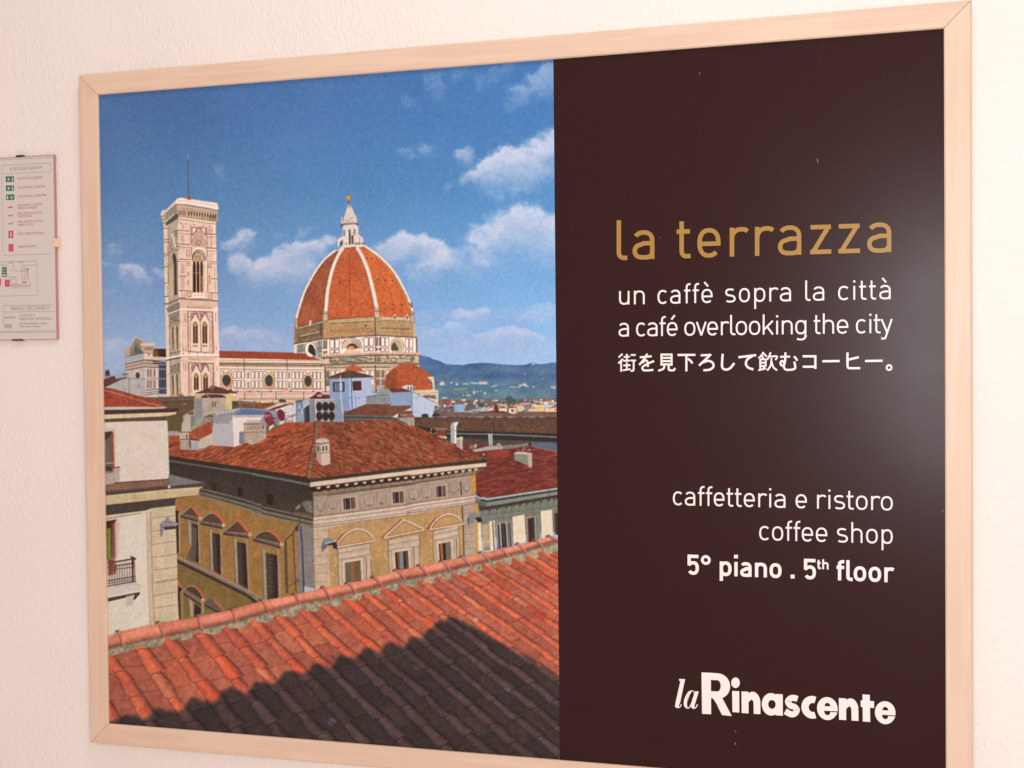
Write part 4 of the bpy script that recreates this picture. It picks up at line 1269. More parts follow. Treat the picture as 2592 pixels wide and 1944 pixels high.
# white roof house
fill(G([(1270, 840), (1600, 780), (1610, 1050), (1280, 1110)]), grain((206, 186, 166), 8, 5))
fill(G([(1250, 960), (1270, 850), (1575, 690), (1590, 860), (1420, 950), (1300, 950)]), tiles((166, 70, 42), (190, 92, 58), -30, 64))
stroke(G([(1255, 952), (1400, 962)]), 3.5, (70, 42, 36), .9, 1)
stroke(G([(1440, 640), (1560, 705)]), 2.0, (196, 180, 166), .9)
fill(G([(1290, 985), (1390, 975), (1400, 1105), (1285, 1105)]), (174, 170, 174))
fill(G([(1240, 970), (1285, 965), (1290, 1090), (1265, 1060)]), (104, 52, 40), .85, 1)
fill(G([(1125, 860), (1255, 855), (1262, 950), (1130, 955)]), (196, 176, 152))
fill(G([(1220, 885), (1240, 885), (1240, 940), (1225, 940)]), (84, 62, 50))
for y, c in ((852, (116, 88, 70)), (952, (112, 84, 68)), (966, (206, 190, 168))):
    stroke(G([(1122, y), (1268, y - 2)]), 2.0, c)
fill(G([(1135, 970), (1258, 965), (1278, 1100), (1125, 1100)]), grain((178, 162, 146), 6, 5))
fill(F([(0, 1180), (275, 1165), (285, 1612), (160, 1600), (0, 1590)]), (190, 182, 182))
fill(F([(0, 1180), (275, 1165), (275, 1210), (200, 1290), (0, 1280)]), (158, 154, 156))
fill(F([(270, 1170), (720, 1165), (740, 1300), (430, 1420), (400, 1580), (285, 1612)]), (236, 218, 206))
fill(F([(290, 1165), (720, 1160), (720, 1195), (280, 1200)]), (196, 178, 168))
fill(F([(365, 1400), (440, 1390), (440, 1560), (360, 1570)]), (132, 138, 142))
fill(F([(425, 1290), (470, 1240), (690, 1240), (730, 1280), (745, 1490), (600, 1560), (470, 1620), (435, 1600)]), grain((192, 166, 146), 6, 6))
fill(F([(420, 1285), (465, 1240), (700, 1240), (730, 1275), (728, 1290)]), (206, 184, 162))
stroke(F([(425, 1290), (730, 1285)]), 2.0, (112, 76, 60))
stroke(F([(430, 1402), (745, 1398)]), 2.2, (132, 94, 74))
stroke(F([(430, 1392), (745, 1388)]), 1.4, (222, 200, 178))
for x in range(480, 700, 27):
    stroke(F([(x, 1315), (x, 1365)]), 1.6, (150, 118, 98), .9)
fill(F([(688, 1318), (706, 1318), (706, 1358), (690, 1358)]), (84, 52, 40))
# roof terrace, dishes, machines
fill(F([(980, 1060), (1150, 1020), (1160, 1270), (1000, 1270)]), (216, 206, 196))
for p in ([(1010, 1180), (1150, 1175)], [(1010, 1225), (1165, 1140)], [(1105, 1170), (1110, 1265)], [(1010, 1200), (1010, 1265)], [(1020, 1240), (1100, 1250)]):
    stroke(F(p), 1.5, (112, 92, 100))
fill(F([(1150, 965), (1250, 950), (1262, 1272), (1165, 1272)]), grain((128, 144, 166), 10, 5))
fill(F([(1150, 965), (1250, 950), (1252, 975), (1152, 985)]), (88, 94, 110))
fill(ell(*F((1205, 1050)).reshape(2), 3, 7), (176, 196, 218), .8)
fill(ell(*F((1205, 1200)).reshape(2), 6, 14), grain((150, 170, 190), 30, 2), .8)
fill(F([(1250, 960), (1345, 945), (1345, 1000), (1240, 1100), (1255, 1270), (1265, 1270)]), (178, 186, 190))
fill(F([(1255, 1080), (1345, 1000), (1350, 1270), (1285, 1270)]), (92, 100, 118))
fill(F([(1290, 1060), (1345, 1020), (1350, 1270), (1290, 1268)]), (62, 56, 68))
stroke(F([(1240, 1150), (1240, 1085), (1345, 1000)]), 2.0, (206, 216, 222))
fill(F([(1330, 935), (1420, 880), (1450, 850), (1470, 840), (1500, 845), (1530, 880), (1640, 880), (1640, 945)]), tiles((96, 42, 38), (120, 58, 48), 0, 67))
fill(F([(1455, 880), (1515, 880), (1520, 905), (1450, 905)]), (200, 186, 172))
fill(F([(1340, 948), (1440, 945), (1445, 1275), (1350, 1275)]), (142, 140, 142))
fill(F([(1425, 945), (1815, 935), (1825, 1275), (1440, 1275)]), (164, 168, 170))
fill(F([(1700, 940), (1800, 938), (1812, 1270), (1705, 1275)]), grain((142, 156, 172), 8, 6))
for p in ([(1428, 945), (1440, 1275)], [(1425, 950), (1810, 940)], [(1815, 1000), (1820, 1275)]):
    stroke(F(p), 2.2, (216, 216, 212))
for y in (1046, 1180):
    for x in (1482, 1570, 1656):
        fill(ell(*F((x, y)).reshape(2), 8.0, 11.6), (56, 30, 30))
        fill(ell(*F((x, y)).reshape(2), 5.6, 8.6), lambda X, Y: mix((40, 22, 24), (92, 60, 54), vnoise(X / 1.6, Y / 1.6, 9)), .7)
for x in (1480, 1570, 1655):
    fill(F([(x - 36, 1276), (x - 20, 1252), (x + 24, 1252), (x + 36, 1276)]), (70, 44, 42), .8)
for cx, cy, rx, ry, rot in ((660, 1240, 40, 70, 10), (880, 1245, 46, 70, 10)):
    fill(ell(*F((cx + 60, cy + 10)).reshape(2), rx * F.k * 1.5, ry * F.k, rot), (146, 148, 152), .9)
fill(F([(780, 1330), (830, 1290), (850, 1320), (780, 1385)]), (226, 206, 180))
fill(F([(920, 1260), (1000, 1235), (990, 1275), (930, 1300)]), (232, 206, 180))
fill(ell(*F((778, 1213)).reshape(2), 11.3, 18.5, -18), (138, 48, 58))
fill(ell(*F((768, 1205)).reshape(2), 9, 15.5, -18), (150, 56, 66), .7)
stroke(F([(730, 1165), (735, 1195)]), 2.0, (236, 190, 196))
stroke(F([(740, 1170), (800, 1165)]), 1.7, (226, 150, 164))
stroke(F([(755, 1186), (795, 1183)]), 1.0, (216, 130, 150))
fill(ell(*F((948, 1165)).reshape(2), 9.4, 15.2, -14), (130, 44, 58))
stroke(F([(985, 1130), (1018, 1135)]), 1.6, (130, 40, 70))
stroke(F([(845, 1240), (870, 1232)]), 1.6, (226, 220, 216))
# blue house with hip roof
fill(D([(740, 1200), (1040, 1195), (1060, 1640), (1040, 1659), (930, 1659), (920, 1500), (745, 1495)]), grain((146, 164, 192), 5, 9))
fill(D([(1035, 1195), (1330, 1190), (1335, 1440), (1255, 1465), (1262, 1570), (1060, 1645)]), grain((180, 192, 212), 5, 9))
fill(D([(1010, 1200), (1048, 1198), (1065, 1640), (1030, 1655)]), (186, 204, 230), .8)
stroke(D([(1042, 1200), (1060, 1640)]), 2.0, (72, 84, 104))
fill(D([(700, 1192), (860, 1135), (1022, 1088), (1040, 1092), (1352, 1172), (1350, 1188), (1045, 1200), (745, 1208)]), tiles((78, 58, 48), (108, 84, 64), 0, 69))
stroke(D([(1022, 1090), (1024, 1190)]), 1.6, (120, 106, 84), .8)
fill(D([(785, 1248), (962, 1243), (962, 1390), (792, 1394)]), (70, 76, 94))
for x in (830, 862, 890, 915):
    fill(D([(x - 8, 1270), (x + 6, 1270), (x + 8, 1375), (x - 8, 1380)]), (172, 180, 192), .85)
stroke(D([(785, 1248), (962, 1243), (962, 1390)]), 1.5, (206, 216, 230))
fill(D([(1058, 1238), (1192, 1234), (1197, 1376), (1068, 1380)]), (78, 50, 48))
stroke(D([(1058, 1238), (1192, 1234), (1197, 1376), (1068, 1382)]), 1.6, (216, 206, 206))
stroke(D([(890, 1165), (898, 1380), (918, 1659)]), 1.8, (224, 222, 218))
fill(D([(885, 1265), (912, 1265), (912, 1370), (890, 1372)]), (230, 228, 224), .8)
for p in ([(910, 1310), (990, 1310)], [(1080, 1405), (1110, 1405)], [(1080, 1445), (1110, 1445)], [(1085, 1478), (1180, 1482)], [(1000, 1475), (1040, 1480)], [(1108, 1480), (1112, 1659)]):
    stroke(D(p), 1.2, (120, 130, 156), .9)
# right white annexe and roofs in front
fill(D([(1255, 1462), (1390, 1440), (1600, 1430), (1600, 1560), (1258, 1565)]), grain((144, 146, 148), 5, 8))
stroke(D([(1250, 1462), (1400, 1440), (1600, 1432)]), 1.6, (92, 88, 90))
fill(D([(1360, 1440), (1460, 1380), (1570, 1340), (1650, 1360), (1580, 1430)]), (150, 156, 142))
fill(D([(1570, 1335), (1700, 1345), (1830, 1350), (1900, 1395), (1620, 1410), (1560, 1350)]), tiles((104, 50, 42), (128, 66, 52), 0, 71))
fill(D([(1740, 1330), (1810, 1300), (1900, 1300), (1940, 1325), (1930, 1395), (1820, 1360)]), (214, 208, 200))
for x in (1842, 1885, 1920):
    fill(D([(x - 9, 1320), (x + 10, 1316), (x + 10, 1385), (x - 8, 1375)]), (120, 66, 54))
fill(D([(1590, 1405), (1905, 1390), (1905, 1585), (1595, 1590)]), grain((146, 164, 188), 5, 8))
fill(D([(1900, 1390), (2190, 1530), (2212, 1580), (2212, 1659), (1760, 1659), (1905, 1580)]), (188, 200, 216))
fill(E([(20, 1170), (315, 1305), (315, 1525), (25, 1525)]), (190, 202, 218))
stroke(E([(20, 1172), (318, 1308)]), 1.8, (120, 106, 106))
stroke(E([(15, 1180), (22, 1525)]), 1.3, (100, 116, 146))
stroke(E([(45, 1255), (115, 1250)]), 1.2, (130, 120, 150), .8)
stroke(E([(30, 1455), (140, 1455)]), 1.1, (140, 150, 176), .8)
fill(D([(1055, 1659), (1150, 1610), (1250, 1570), (1590, 1562), (1600, 1592), (1895, 1588), (1760, 1659)]), tiles((104, 64, 48), (134, 84, 58), 24, 73))
for x in range(1265, 1590, 28):
    fill(ell(*D((x, 1566)).reshape(2), 2.0, 1.4, n=8), (196, 176, 160), .9)
for x in range(1610, 1890, 28):
    fill(ell(*D((x, 1588)).reshape(2), 2.0, 1.4, n=8), (200, 190, 184), .9)
fill(Hh([(1270, 255), (1470, 170), (1590, 125), (1920, 130), (1930, 150), (2212, 145), (2212, 180), (2050, 245), (1960, 300), (1270, 300)]), tiles((112, 62, 46), (140, 84, 58), 24, 75))
fill(Hh([(1265, 270), (1600, 275), (1950, 300), (2040, 310), (2212, 310), (2212, 440), (1980, 350), (1270, 390)]), (92, 88, 82))
for y in (285, 312, 335):
    stroke(Hh([(1270, y), (2000, y + 12)]), 1.3, (136, 128, 116) if y != 312 else (66, 58, 54))
fill(Hh([(1950, 310), (2050, 245), (2080, 250), (2020, 320)]), (206, 206, 212))
fill(Hh([(2040, 250), (2160, 245), (2212, 265), (2212, 300), (2030, 310)]), (104, 62, 52))
for x in (2080, 2120, 2150):
    fill(ell(*Hh((x, 280)).reshape(2), 3, 4), (168, 132, 112))
fill(Hh([(2030, 320), (2212, 312), (2212, 420), (2040, 345)]), grain((164, 152, 134), 8, 5))
fill(E([(150, 1490), (200, 1475), (240, 1485), (250, 1525), (150, 1525)]), (66, 50, 56))
fill(E([(290, 1520), (310, 1480), (350, 1465), (400, 1480), (420, 1525)]), (72, 56, 58))

# ---- long brown roof on the right, with its gutter
fill(I([(0, 130), (70, 140), (105, 205), (2105, 205), (2110, 445), (1200, 400), (560, 385), (110, 330), (0, 300)]), tiles((92, 62, 46), (118, 82, 58), 32, 77))
for i in range(240):
    p = I((rs.uniform(110, 2100), rs.uniform(215, 400))).reshape(2)
    stroke([p, p + (2.2, 1.3)], 1.0, [(150, 118, 92), (62, 42, 36), (138, 74, 54)][rs.randint(3)], .7)
stroke(I([(105, 205), (2105, 207)]), 2.2, (62, 44, 44))
for i in range(38):
    x = rs.uniform(260, 1970)
    stroke(I([(x, 198), (x + rs.uniform(10, 60), 199)]), 1.5, (196, 190, 186), .8)
fill(I([(0, 150), (80, 140), (85, 205), (0, 205)]), (176, 92, 66))
fill(I([(0, 205), (105, 205), (112, 320), (40, 315), (0, 300)]), (176, 156, 128))
stroke(I([(30, 205), (36, 315)]), 3, (196, 176, 146))
fill(I([(110, 325), (560, 385), (1150, 400), (2110, 430), (2110, 560), (900, 540), (560, 520), (300, 480)]), (52, 38, 36))
stroke(I([(560, 428), (1150, 436), (1700, 458), (2110, 478)]), 2.4, (126, 160, 152))
fill(I([(570, 480), (1150, 510), (2110, 545), (2110, 670), (1300, 600), (600, 580)]), (84, 74, 70))
fill(I([(1730, 550), (2110, 560), (2110, 690), (1740, 610)]), (96, 108, 122))
for x in range(760, 2090, 62):
    fill(I([(x, 462 + x * .012), (x + 18, 462 + x * .012), (x + 14, 478 + x * .012)]), (120, 104, 92), .7)
for i in range(22):
    p = I((rs.uniform(180, 420), rs.uniform(350, 450))).reshape(2)
    fill([p, p + (3, 0), p + (3, 5), p + (0, 5)], [(150, 156, 150), (60, 46, 42), (196, 190, 176)][rs.randint(3)], .8)
fill(I([(390, 350), (560, 345), (565, 375), (400, 380)]), (136, 126, 92))
fill(I([(400, 378), (550, 372), (550, 460), (420, 460)]), (172, 84, 60))
for x in range(412, 550, 22):
    stroke(I([(x, 385), (x, 455)]), 1.6, (84, 44, 38))
fill(I([(420, 460), (555, 465), (560, 510), (490, 490)]), (196, 180, 150))
# red roofs between
fill(I([(600, 545), (1120, 560), (1150, 600), (1000, 640), (800, 640), (640, 590)]), tiles((110, 48, 38), (136, 66, 48), 10, 79))
fill(I([(690, 600), (900, 620), (1000, 690), (1500, 640), (1740, 600), (1840, 640), (2112, 690), (2115, 1195), (1130, 1335), (970, 1290), (955, 1000), (1110, 895), (1160, 800), (970, 740)]),
     lambda x, y: mix((122, 46, 36), (146, 62, 44), fbm(x, y, 20, 81, 3)) + (vnoise((x * .08 + (y + .06 * x) * 1) / 3.6, x / 16., 3)[..., None] - .5) * 40 + (vnoise(x / 2, y / 1.4, 9)[..., None] - .5) * 22)
for i in range(26):
    y = 780 + 21 * i
    x0 = 1150 if y < 900 else 975
    stroke(I([(x0, y + 32), (1500, y + 14), (2110, y - 24)]), .9, (92, 34, 30), .45)
for i in range(60):
    p = I((rs.uniform(980, 2090), rs.uniform(720, 1240))).reshape(2)
    stroke([p, p + (rs.uniform(2, 4), -.3)], 1.0, [(186, 112, 84), (84, 30, 28)][rs.randint(2)], .7)
fill(I([(1090, 690), (1330, 655), (1440, 680), (1420, 740), (1260, 755), (1180, 720)]), (178, 62, 46), .75, 2)
fill(I([(905, 660), (1120, 610), (1320, 590), (1355, 620), (1340, 645), (1120, 660), (950, 685)]), grain((186, 166, 144), 14, 3))
fill(I([(1350, 590), (1560, 580), (1700, 555), (1700, 600), (1400, 640), (1355, 640)]), grain((134, 128, 104), 10, 4))
for q, c in (([(880, 600), (905, 585), (970, 600), (985, 640), (870, 640)], (132, 118, 106)), ([(948, 580), (972, 580), (975, 620), (950, 618)], (214, 206, 196)), ([(1260, 570), (1310, 568), (1312, 585), (1262, 588)], (206, 190, 170)), ([(1700, 560), (1740, 560), (1745, 600), (1705, 600)], (60, 44, 42))):
    fill(I(q), c)
stroke(I([(1750, 605), (2110, 690)]), 1.8, (176, 110, 90))
fill(I([(615, 560), (612, 320), (632, 275), (715, 262), (716, 285), (700, 315), (688, 330), (694, 575)]), (176, 176, 174))
fill(I([(650, 560), (650, 320), (668, 280), (715, 264), (714, 285), (692, 325), (694, 575)]), (224, 222, 214))
stroke(I([(655, 320), (655, 560)]), 1.4, (120, 110, 110))
stroke(I([(560, 390), (690, 385)]), 1.3, (140, 120, 110))
fill(I([(1138, 430), (1195, 425), (1197, 595), (1150, 595)]), (196, 192, 186))
fill(I([(1165, 430), (1178, 430), (1180, 595), (1168, 595)]), (132, 120, 116))
fill(I([(1130, 405), (1200, 405), (1195, 430), (1140, 432)]), (72, 66, 70))
fill(I([(695, 495), (778, 490), (782, 682), (690, 668)]), (176, 152, 132))
fill(I([(745, 500), (778, 490), (782, 682), (745, 676)]), (196, 172, 148))
fill(I([(690, 488), (785, 482), (785, 515), (690, 515)]), (206, 196, 180))
fill(I([(730, 470), (780, 470), (776, 500), (740, 500)]), grain((196, 186, 170), 40, 2))
fill(I([(1505, 702), (1700, 720), (1705, 880), (1505, 795)]), grain((142, 142, 120), 6, 6))
fill(I([(1695, 715), (1750, 708), (1752, 885), (1700, 880)]), (196, 172, 142))
fill(I([(1500, 695), (1560, 680), (1750, 700), (1750, 716), (1700, 722), (1505, 712)]), (206, 186, 156))
stroke(I([(1530, 665), (1620, 655), (1720, 665)]), 2.4, (150, 112, 96))
stroke(I([(1620, 665), (1622, 705)]), 2.2, (196, 180, 166))
stroke(I([(1715, 645), (1716, 665)]), 1.8, (226, 216, 206))
stroke(I([(1636, 622), (1640, 640)]), 1.8, (226, 216, 206))
fill(I([(1695, 885), (1740, 880), (1750, 905), (1710, 905)]), (190, 150, 136))
fill(I([(1450, 855), (1520, 845), (1500, 860)]), (176, 120, 104))
fill(I([(1050, 710), (1090, 712), (1080, 735)]), (224, 206, 196))
# its gutter, eaves and grey-green front
fill(I([(930, 1350), (2140, 1240), (2140, 1800), (930, 1900)]), (126, 124, 108))
fill(I([(965, 1290), (1060, 1300), (1130, 1345), (2112, 1195), (2115, 1659), (1030, 1659), (1000, 1500), (935, 1340)]), (128, 128, 112))
fill(I([(935, 1340), (1000, 1380), (1100, 1400), (1120, 1450), (1000, 1440), (980, 1420)]), (98, 98, 84))
fill(I([(1120, 1385), (2112, 1235), (2112, 1275), (1120, 1450)]), (138, 140, 122))
fill(I([(1060, 1345), (1120, 1365), (2112, 1212), (2112, 1238), (1125, 1392), (1000, 1370)]), (66, 60, 84))
stroke(I([(965, 1295), (1040, 1330), (1130, 1345), (2112, 1196)]), 3.4, (176, 196, 186))
fill(I([(970, 1292), (985, 1268), (1060, 1310), (1040, 1325)]), (60, 40, 36))
fill(I([(1000, 1440), (1120, 1450), (2112, 1285), (2112, 1320), (1130, 1500), (1020, 1510)]), (74, 62, 50))
for i, x in enumerate((1160, 1270, 1395, 1480, 1585, 1690, 1780, 1880, 1985, 2070)):
    y = 1470 - (x - 1160) * .165
    fill(I([(x - 36, y - 18), (x + 34, y - 28), (x + 30, y + 6), (x + 4, y + 40), (x - 14, y + 42), (x - 34, y + 8)]), (66, 40, 38))
    fill(ell(*I((x - 2, y + 10)).reshape(2), 3.0, 3.4, n=10), (108, 86, 70), .8)
    stroke(I([(x - 14, y + 40), (x - 14, y + 125)]), 1.1, (78, 74, 62))
for (p, q, c, w) in (((1020, 540), (2112, 360), (84, 84, 74), 1.3), ((1030, 555), (2112, 375), (156, 156, 138), 1.4), ((1060, 600), (2112, 425), (108, 110, 100), 1.2)):
    stroke(L([(p[0], p[1] - 60), (q[0], q[1] - 15)]), w, c, .8)
fill(L([(1010, 420), (2110, 240), (2110, 330), (1030, 520)]), (116, 124, 104), .35, 3)
for i in range(16):
    x = 1110 + 62 * i
    y = 500 - (x - 1100) * .165
    stroke(L([(x, y), (x, y + 46)]), .9, (98, 100, 88), .6)
for q in ([(1475, 488), (1645, 455), (1668, 835), (1492, 875)], [(1870, 408), (2032, 386), (2045, 750), (1888, 800)], [(985, 560), (1035, 575), (1052, 980), (1002, 990)], [(1150, 555), (1195, 545), (1215, 960), (1172, 970)]):
    fill(L(q), grain((230, 210, 176), 4, 10))
fill(L([(1045, 600), (1145, 580), (1165, 960), (1060, 980)]), grain((186, 162, 130), 5, 9))
fill(L([(1055, 830), (1155, 810), (1160, 850), (1060, 870)]), (206, 178, 120))
fill(L([(1075, 915), (1165, 905), (1168, 950), (1078, 960)]), (140, 134, 120))
fill(L([(1205, 540), (1228, 536), (1245, 950), (1222, 950)]), (214, 196, 164))
stroke(L([(1200, 560), (1222, 960)]), 2.0, (70, 52, 44))
for q, f in (([(1270, 598), (1445, 568), (1465, 900), (1290, 930)], 0), ([(1690, 515), (1830, 488), (1845, 840), (1705, 850)], 1)):
    fill(L([(q[0][0] - 30, q[0][1] - 30), (q[1][0] + 25, q[1][1] - 30), (q[2][0] + 20, q[2][1]), (q[3][0] - 30, q[3][1])]), (158, 142, 122))
    fill(L(q), (60, 38, 36))
    a, b, c_, d_ = [np.array(z, float) for z in q]
    if not f:
        for t, wd_, cc in ((.18, 3.4, (206, 198, 190)), (.7, 3.0, (206, 210, 204)), (.86, 5, (120, 132, 118)), (.42, 6, (66, 70, 66))):
            stroke(L([lerp(a, b, t), lerp(d_, c_, t)]), wd_, cc, .9, 1)
    else:
        for t, wd_, cc in ((.72, 3, (176, 190, 180)), (.88, 5, (132, 150, 132)), (.5, 2, (100, 62, 56))):
            stroke(L([lerp(a, b, t), lerp(d_, c_, t)]), wd_, cc, .9, 1)
fill(L([(2065, 440), (2115, 430), (2115, 740), (2080, 740)]), (74, 42, 44))
for x, y0, y1 in ((1470, 490, 870), (1660, 450, 830), (1865, 405, 800), (2050, 420, 740), (1750, 400, 480), (1345, 470, 560)):
    stroke(L([(x, y0), (x + 16, y1)]), 1.5, (108, 92, 76), .8)

# ---- palace: front wall (right face)
fill(np.vstack([K([(790, 250), (2212, 60)]), L([(960, -40), (965, 320), (0, 480)]), K([(850, 700)])]), (150, 126, 104))
fill(J([(1000, 200), (2212, 430), (3260, 690), (3330, 1690), (1000, 1800)]), (120, 92, 48))
fill(np.vstack([K([(840, 590), (2212, 420)]), L([(770, 330), (1000, 300), (985, 1010), (0, 1240)]), K([(900, 1900), (850, 1900)])]),
     lambda x, y: mix((176, 134, 78), (206, 162, 106), fbm(x, y * .6, 22, 83, 4, .6)) + (fbm(x, y, 4, 84, 2)[..., None] - .5) * 14)
fill(np.vstack([K([(838, 320), (2212, 160)]), I([(770, 970), (960, 945), (965, 1290), (900, 1300)]), K([(2212, 420), (850, 600)])]), grain((178, 154, 132), 7, 8))
fill(I([(890, 1015), (960, 1000), (968, 1250), (905, 1270)]), (208, 148, 64))
fill(I([(915, 1380), (950, 1360), (1010, 1560), (1035, 1659), (930, 1659)]), (206, 150, 72))
fill(L([(925, 270), (965, 330), (1010, 430), (1040, 560), (990, 560), (1000, 990), (950, 1000), (930, 560)]), (204, 150, 76))
# quoins at both ends
fill(np.vstack([K([(845, 745), (1052, 748), (1085, 1570), (905, 1620), (870, 1630)])]), grain((206, 176, 146), 5, 9))
fill(L([(785, 330), (925, 310), (945, 560), (960, 1000), (805, 1040)]), grain((184, 160, 136), 5, 9))
for i in range(7):
    y = 785 + 120 * i
    stroke(K([(852, y + 8), (1058, y - 8)]), 1.3, (158, 118, 92), .8)
for i in range(7):
    y = 440 + 98 * i
    stroke(L([(795, y + 6), (945, y - 10)]), 1.2, (140, 112, 92), .7)
# frieze: panels, garlands, attic windows
for reg, pl in ((K, [(862, 330), (1015, 315), (1015, 560), (862, 580), (862, 330)]), (K, [(1035, 330), (1225, 310), (1225, 535), (1035, 560), (1035, 330)]), (K, [(1500, 290), (1920, 225), (1920, 440), (1500, 490), (1500, 290)]),
                (L, [(0, 60), (380, 20), (385, 240), (0, 290)]), (L, [(590, 20), (740, 0), (745, 170), (590, 205), (590, 20)])):
    stroke(reg(pl), 1.2, (142, 116, 96), .7)
for reg, cx, cy, s in ((K, 1120, 420, .9), (K, 1625, 370, 1), (K, 1800, 340, 1), (K, 945, 460, .7), (L, 95, 170, 1), (L, 280, 150, 1), (L, 660, 95, .8), (L, 835, 80, .6)):
    stroke(reg(ell(cx, cy, 72 * s, 80 * s, -8, 10, 170, 14)), 2.0, (128, 110, 92), .75)
    stroke(reg(ell(cx, cy - 10, 56 * s, 60 * s, -8, 20, 160, 14)), 1.3, (206, 184, 160), .6)
    for k in (-70, 70):
        stroke(reg([(cx + k * s, cy - 60 * s), (cx + k * s * .9, cy + 10 * s)]), 2.2, (136, 116, 98), .6)
    fill(reg(ell(cx, cy + 68 * s, 22 * s, 22 * s, n=10)), (118, 102, 84), .6)
for reg, q in ((K, [(1265, 345), (1428, 325), (1438, 478), (1275, 498)]), (K, [(1958, 256), (2106, 240), (2112, 396), (1966, 412)]), (L, [(412, 64), (540, 50), (546, 198), (416, 212)])):
    a = np.array(q, float)
    c = a.mean(0)
    fill(reg(c + (a - c) * 1.28), (196, 172, 144))
    fill(reg(c + (a - c) * 1.02), (66, 42, 36))
    fill(reg([lerp(a[0], a[1], .72), a[1], a[2], lerp(a[3], a[2], .72)]), (118, 92, 70))
    stroke(reg([lerp(a[0], a[1], .14), lerp(a[3], a[2], .14)]), 2.2, (150, 124, 104))
    stroke(reg([lerp(a[0], a[1], .6), lerp(a[3], a[2], .6)]), 2.4, (176, 170, 166))
stroke(L([(755, 0), (765, 200), (772, 330), (790, 700), (800, 1040)]), 3.2, (92, 74, 58))
# string course
fill(np.vstack([K([(842, 600), (1280, 548), (2212, 425)]), L([(770, 190), (960, 170), (955, 290), (780, 330)]), K([(2212, 570), (1060, 745), (848, 752)])]), grain((208, 182, 158), 4, 9))
for o, c, w in ((0, (150, 92, 68), 2.2), (22, (228, 206, 182), 2.2), (52, (140, 112, 98), 1.5), (88, (222, 198, 174), 1.6), (112, (150, 106, 92), 1.6), (146, (120, 92, 76), 1.8)):
    stroke(np.vstack([K([(846, 600 + o), (1280, 548 + o), (2212, 425 + o)])]), w, c, .85)
    stroke(L([(0, 310 + o * .9), (770, 205 + o * .85), (955, 180 + o * .8)]), w, c, .85)


def hood_arch(reg, lx, ly, ax, ay, rxx, ryy, s=1.0):
    t = np.linspace(0, 1, 17)
    # arc through left, apex, right
    p = np.stack([lx + (rxx - lx) * t, 0 * t], 1)
    base = ly + (ryy - ly) * t
    hgt = (ly + (ryy - ly) * (ax - lx) / (rxx - lx)) - ay
    p[:, 1] = base - hgt * np.sin(np.pi * t) ** 0.72
    return p


def right_window(reg, arch, lx, ly, ax, ay, rxx, ryy, frame, opening):
    if arch:
        p = hood_arch(reg, lx, ly, ax, ay, rxx, ryy)
    else:
        p = np.array([(lx, ly), (ax, ay), (rxx, ryy)], float)
    fill(reg(p), (196, 152, 96))
    k = len(p) // 2 + 1
    stroke(reg(p[:k] + (-32, 0)), 6.2, (176, 84, 58), .95, 1)
    stroke(reg(p[:k] + (-52, -14)), 2.4, (214, 168, 112), .7)
    stroke(reg(p), 4.6, (206, 178, 148), 1, 1)
    stroke(reg(p + (4, 18)), 1.5, (120, 92, 70), .9)
    stroke(reg(p + (-2, -14)), 1.4, (232, 210, 180), .9)
    stroke(reg([(lx + 20, ly - 6), (rxx - 20, ryy - 4)]), 2.6, (190, 108, 74), .9)
    stroke(reg([(lx, ly + 10), (rxx, ryy + 10)]), 3.2, (222, 198, 168))
    stroke(reg([(lx, ly + 32), (rxx - 20, ryy + 30)]), 1.8, (130, 96, 76))
    fill(reg(frame), grain((204, 178, 150), 4, 8))
    a, b, c, d = [np.array(z, float) for z in frame]
    for t, col in ((.12, (150, 116, 94)), (.22, (224, 200, 172)), (.3, (156, 122, 100))):
        stroke(reg([lerp(a, d, t), lerp(b, c, t)]), 1.6, col, .8)
    stroke(reg([b, c]), 1.6, (120, 88, 66), .8)
    stroke(reg([a, d]), 2.0, (132, 94, 66), .8)
    o = np.array(opening, float)
    g = o.mean(0)
    bigger = [o[0] + (-46, -42), o[1] + (46, -52), o[2] + (40, 0), o[3] + (-50, 0)]
    fill(reg(bigger), (212, 186, 156))
    stroke(reg([bigger[3], bigger[0], bigger[1], bigger[2]]), 1.3, (140, 110, 88), .9)
    stroke(reg([bigger[1] + (34, 0), bigger[2] + (34, 0)]), 2.0, (96, 68, 50), .8)
    fill(reg(o), (92, 70, 52))


right_window(K, True, 1175, 1015, 1460, 772, 1700, 925, [(1190, 1050), (1640, 975), (1660, 1480), (1205, 1570)], [(1288, 1245), (1505, 1208), (1520, 1500), (1300, 1520)])
fill(K([(1290, 1245), (1380, 1230), (1385, 1510), (1300, 1515)]), (112, 98, 78))
fill(K([(1370, 1232), (1425, 1222), (1430, 1505), (1375, 1510)]), (160, 108, 58), .8)
fill(K([(1430, 1222), (1505, 1210), (1515, 1490), (1435, 1500)]), (118, 92, 64))
right_window(K, False, 1845, 885, 2108, 645, 2390, 770, [(1895, 935), (2330, 850), (2330, 1400), (1912, 1420)], [(1988, 1100), (2170, 1068), (2184, 1330), (2004, 1340)])
fill(K([(1990, 1098), (2040, 1090), (2050, 1340), (2008, 1340)]), (44, 22, 20))
fill(K([(2015, 1100), (2045, 1095), (2052, 1320), (2030, 1325)]), (168, 88, 50), .8)
fill(K([(2050, 1090), (2100, 1082), (2112, 1320), (2058, 1330)]), (132, 142, 130))
fill(K([(2110, 1080), (2132, 1076), (2145, 1320), (2120, 1320)]), (44, 28, 26))
fill(K([(2130, 1076), (2170, 1070), (2182, 1320), (2145, 1320)]), (104, 78, 56))
right_window(L, True, 330, 655, 580, 452, 780, 580, [(365, 690), (725, 610), (735, 1060), (378, 1130)], [(448, 868), (610, 838), (625, 1080), (462, 1110)])
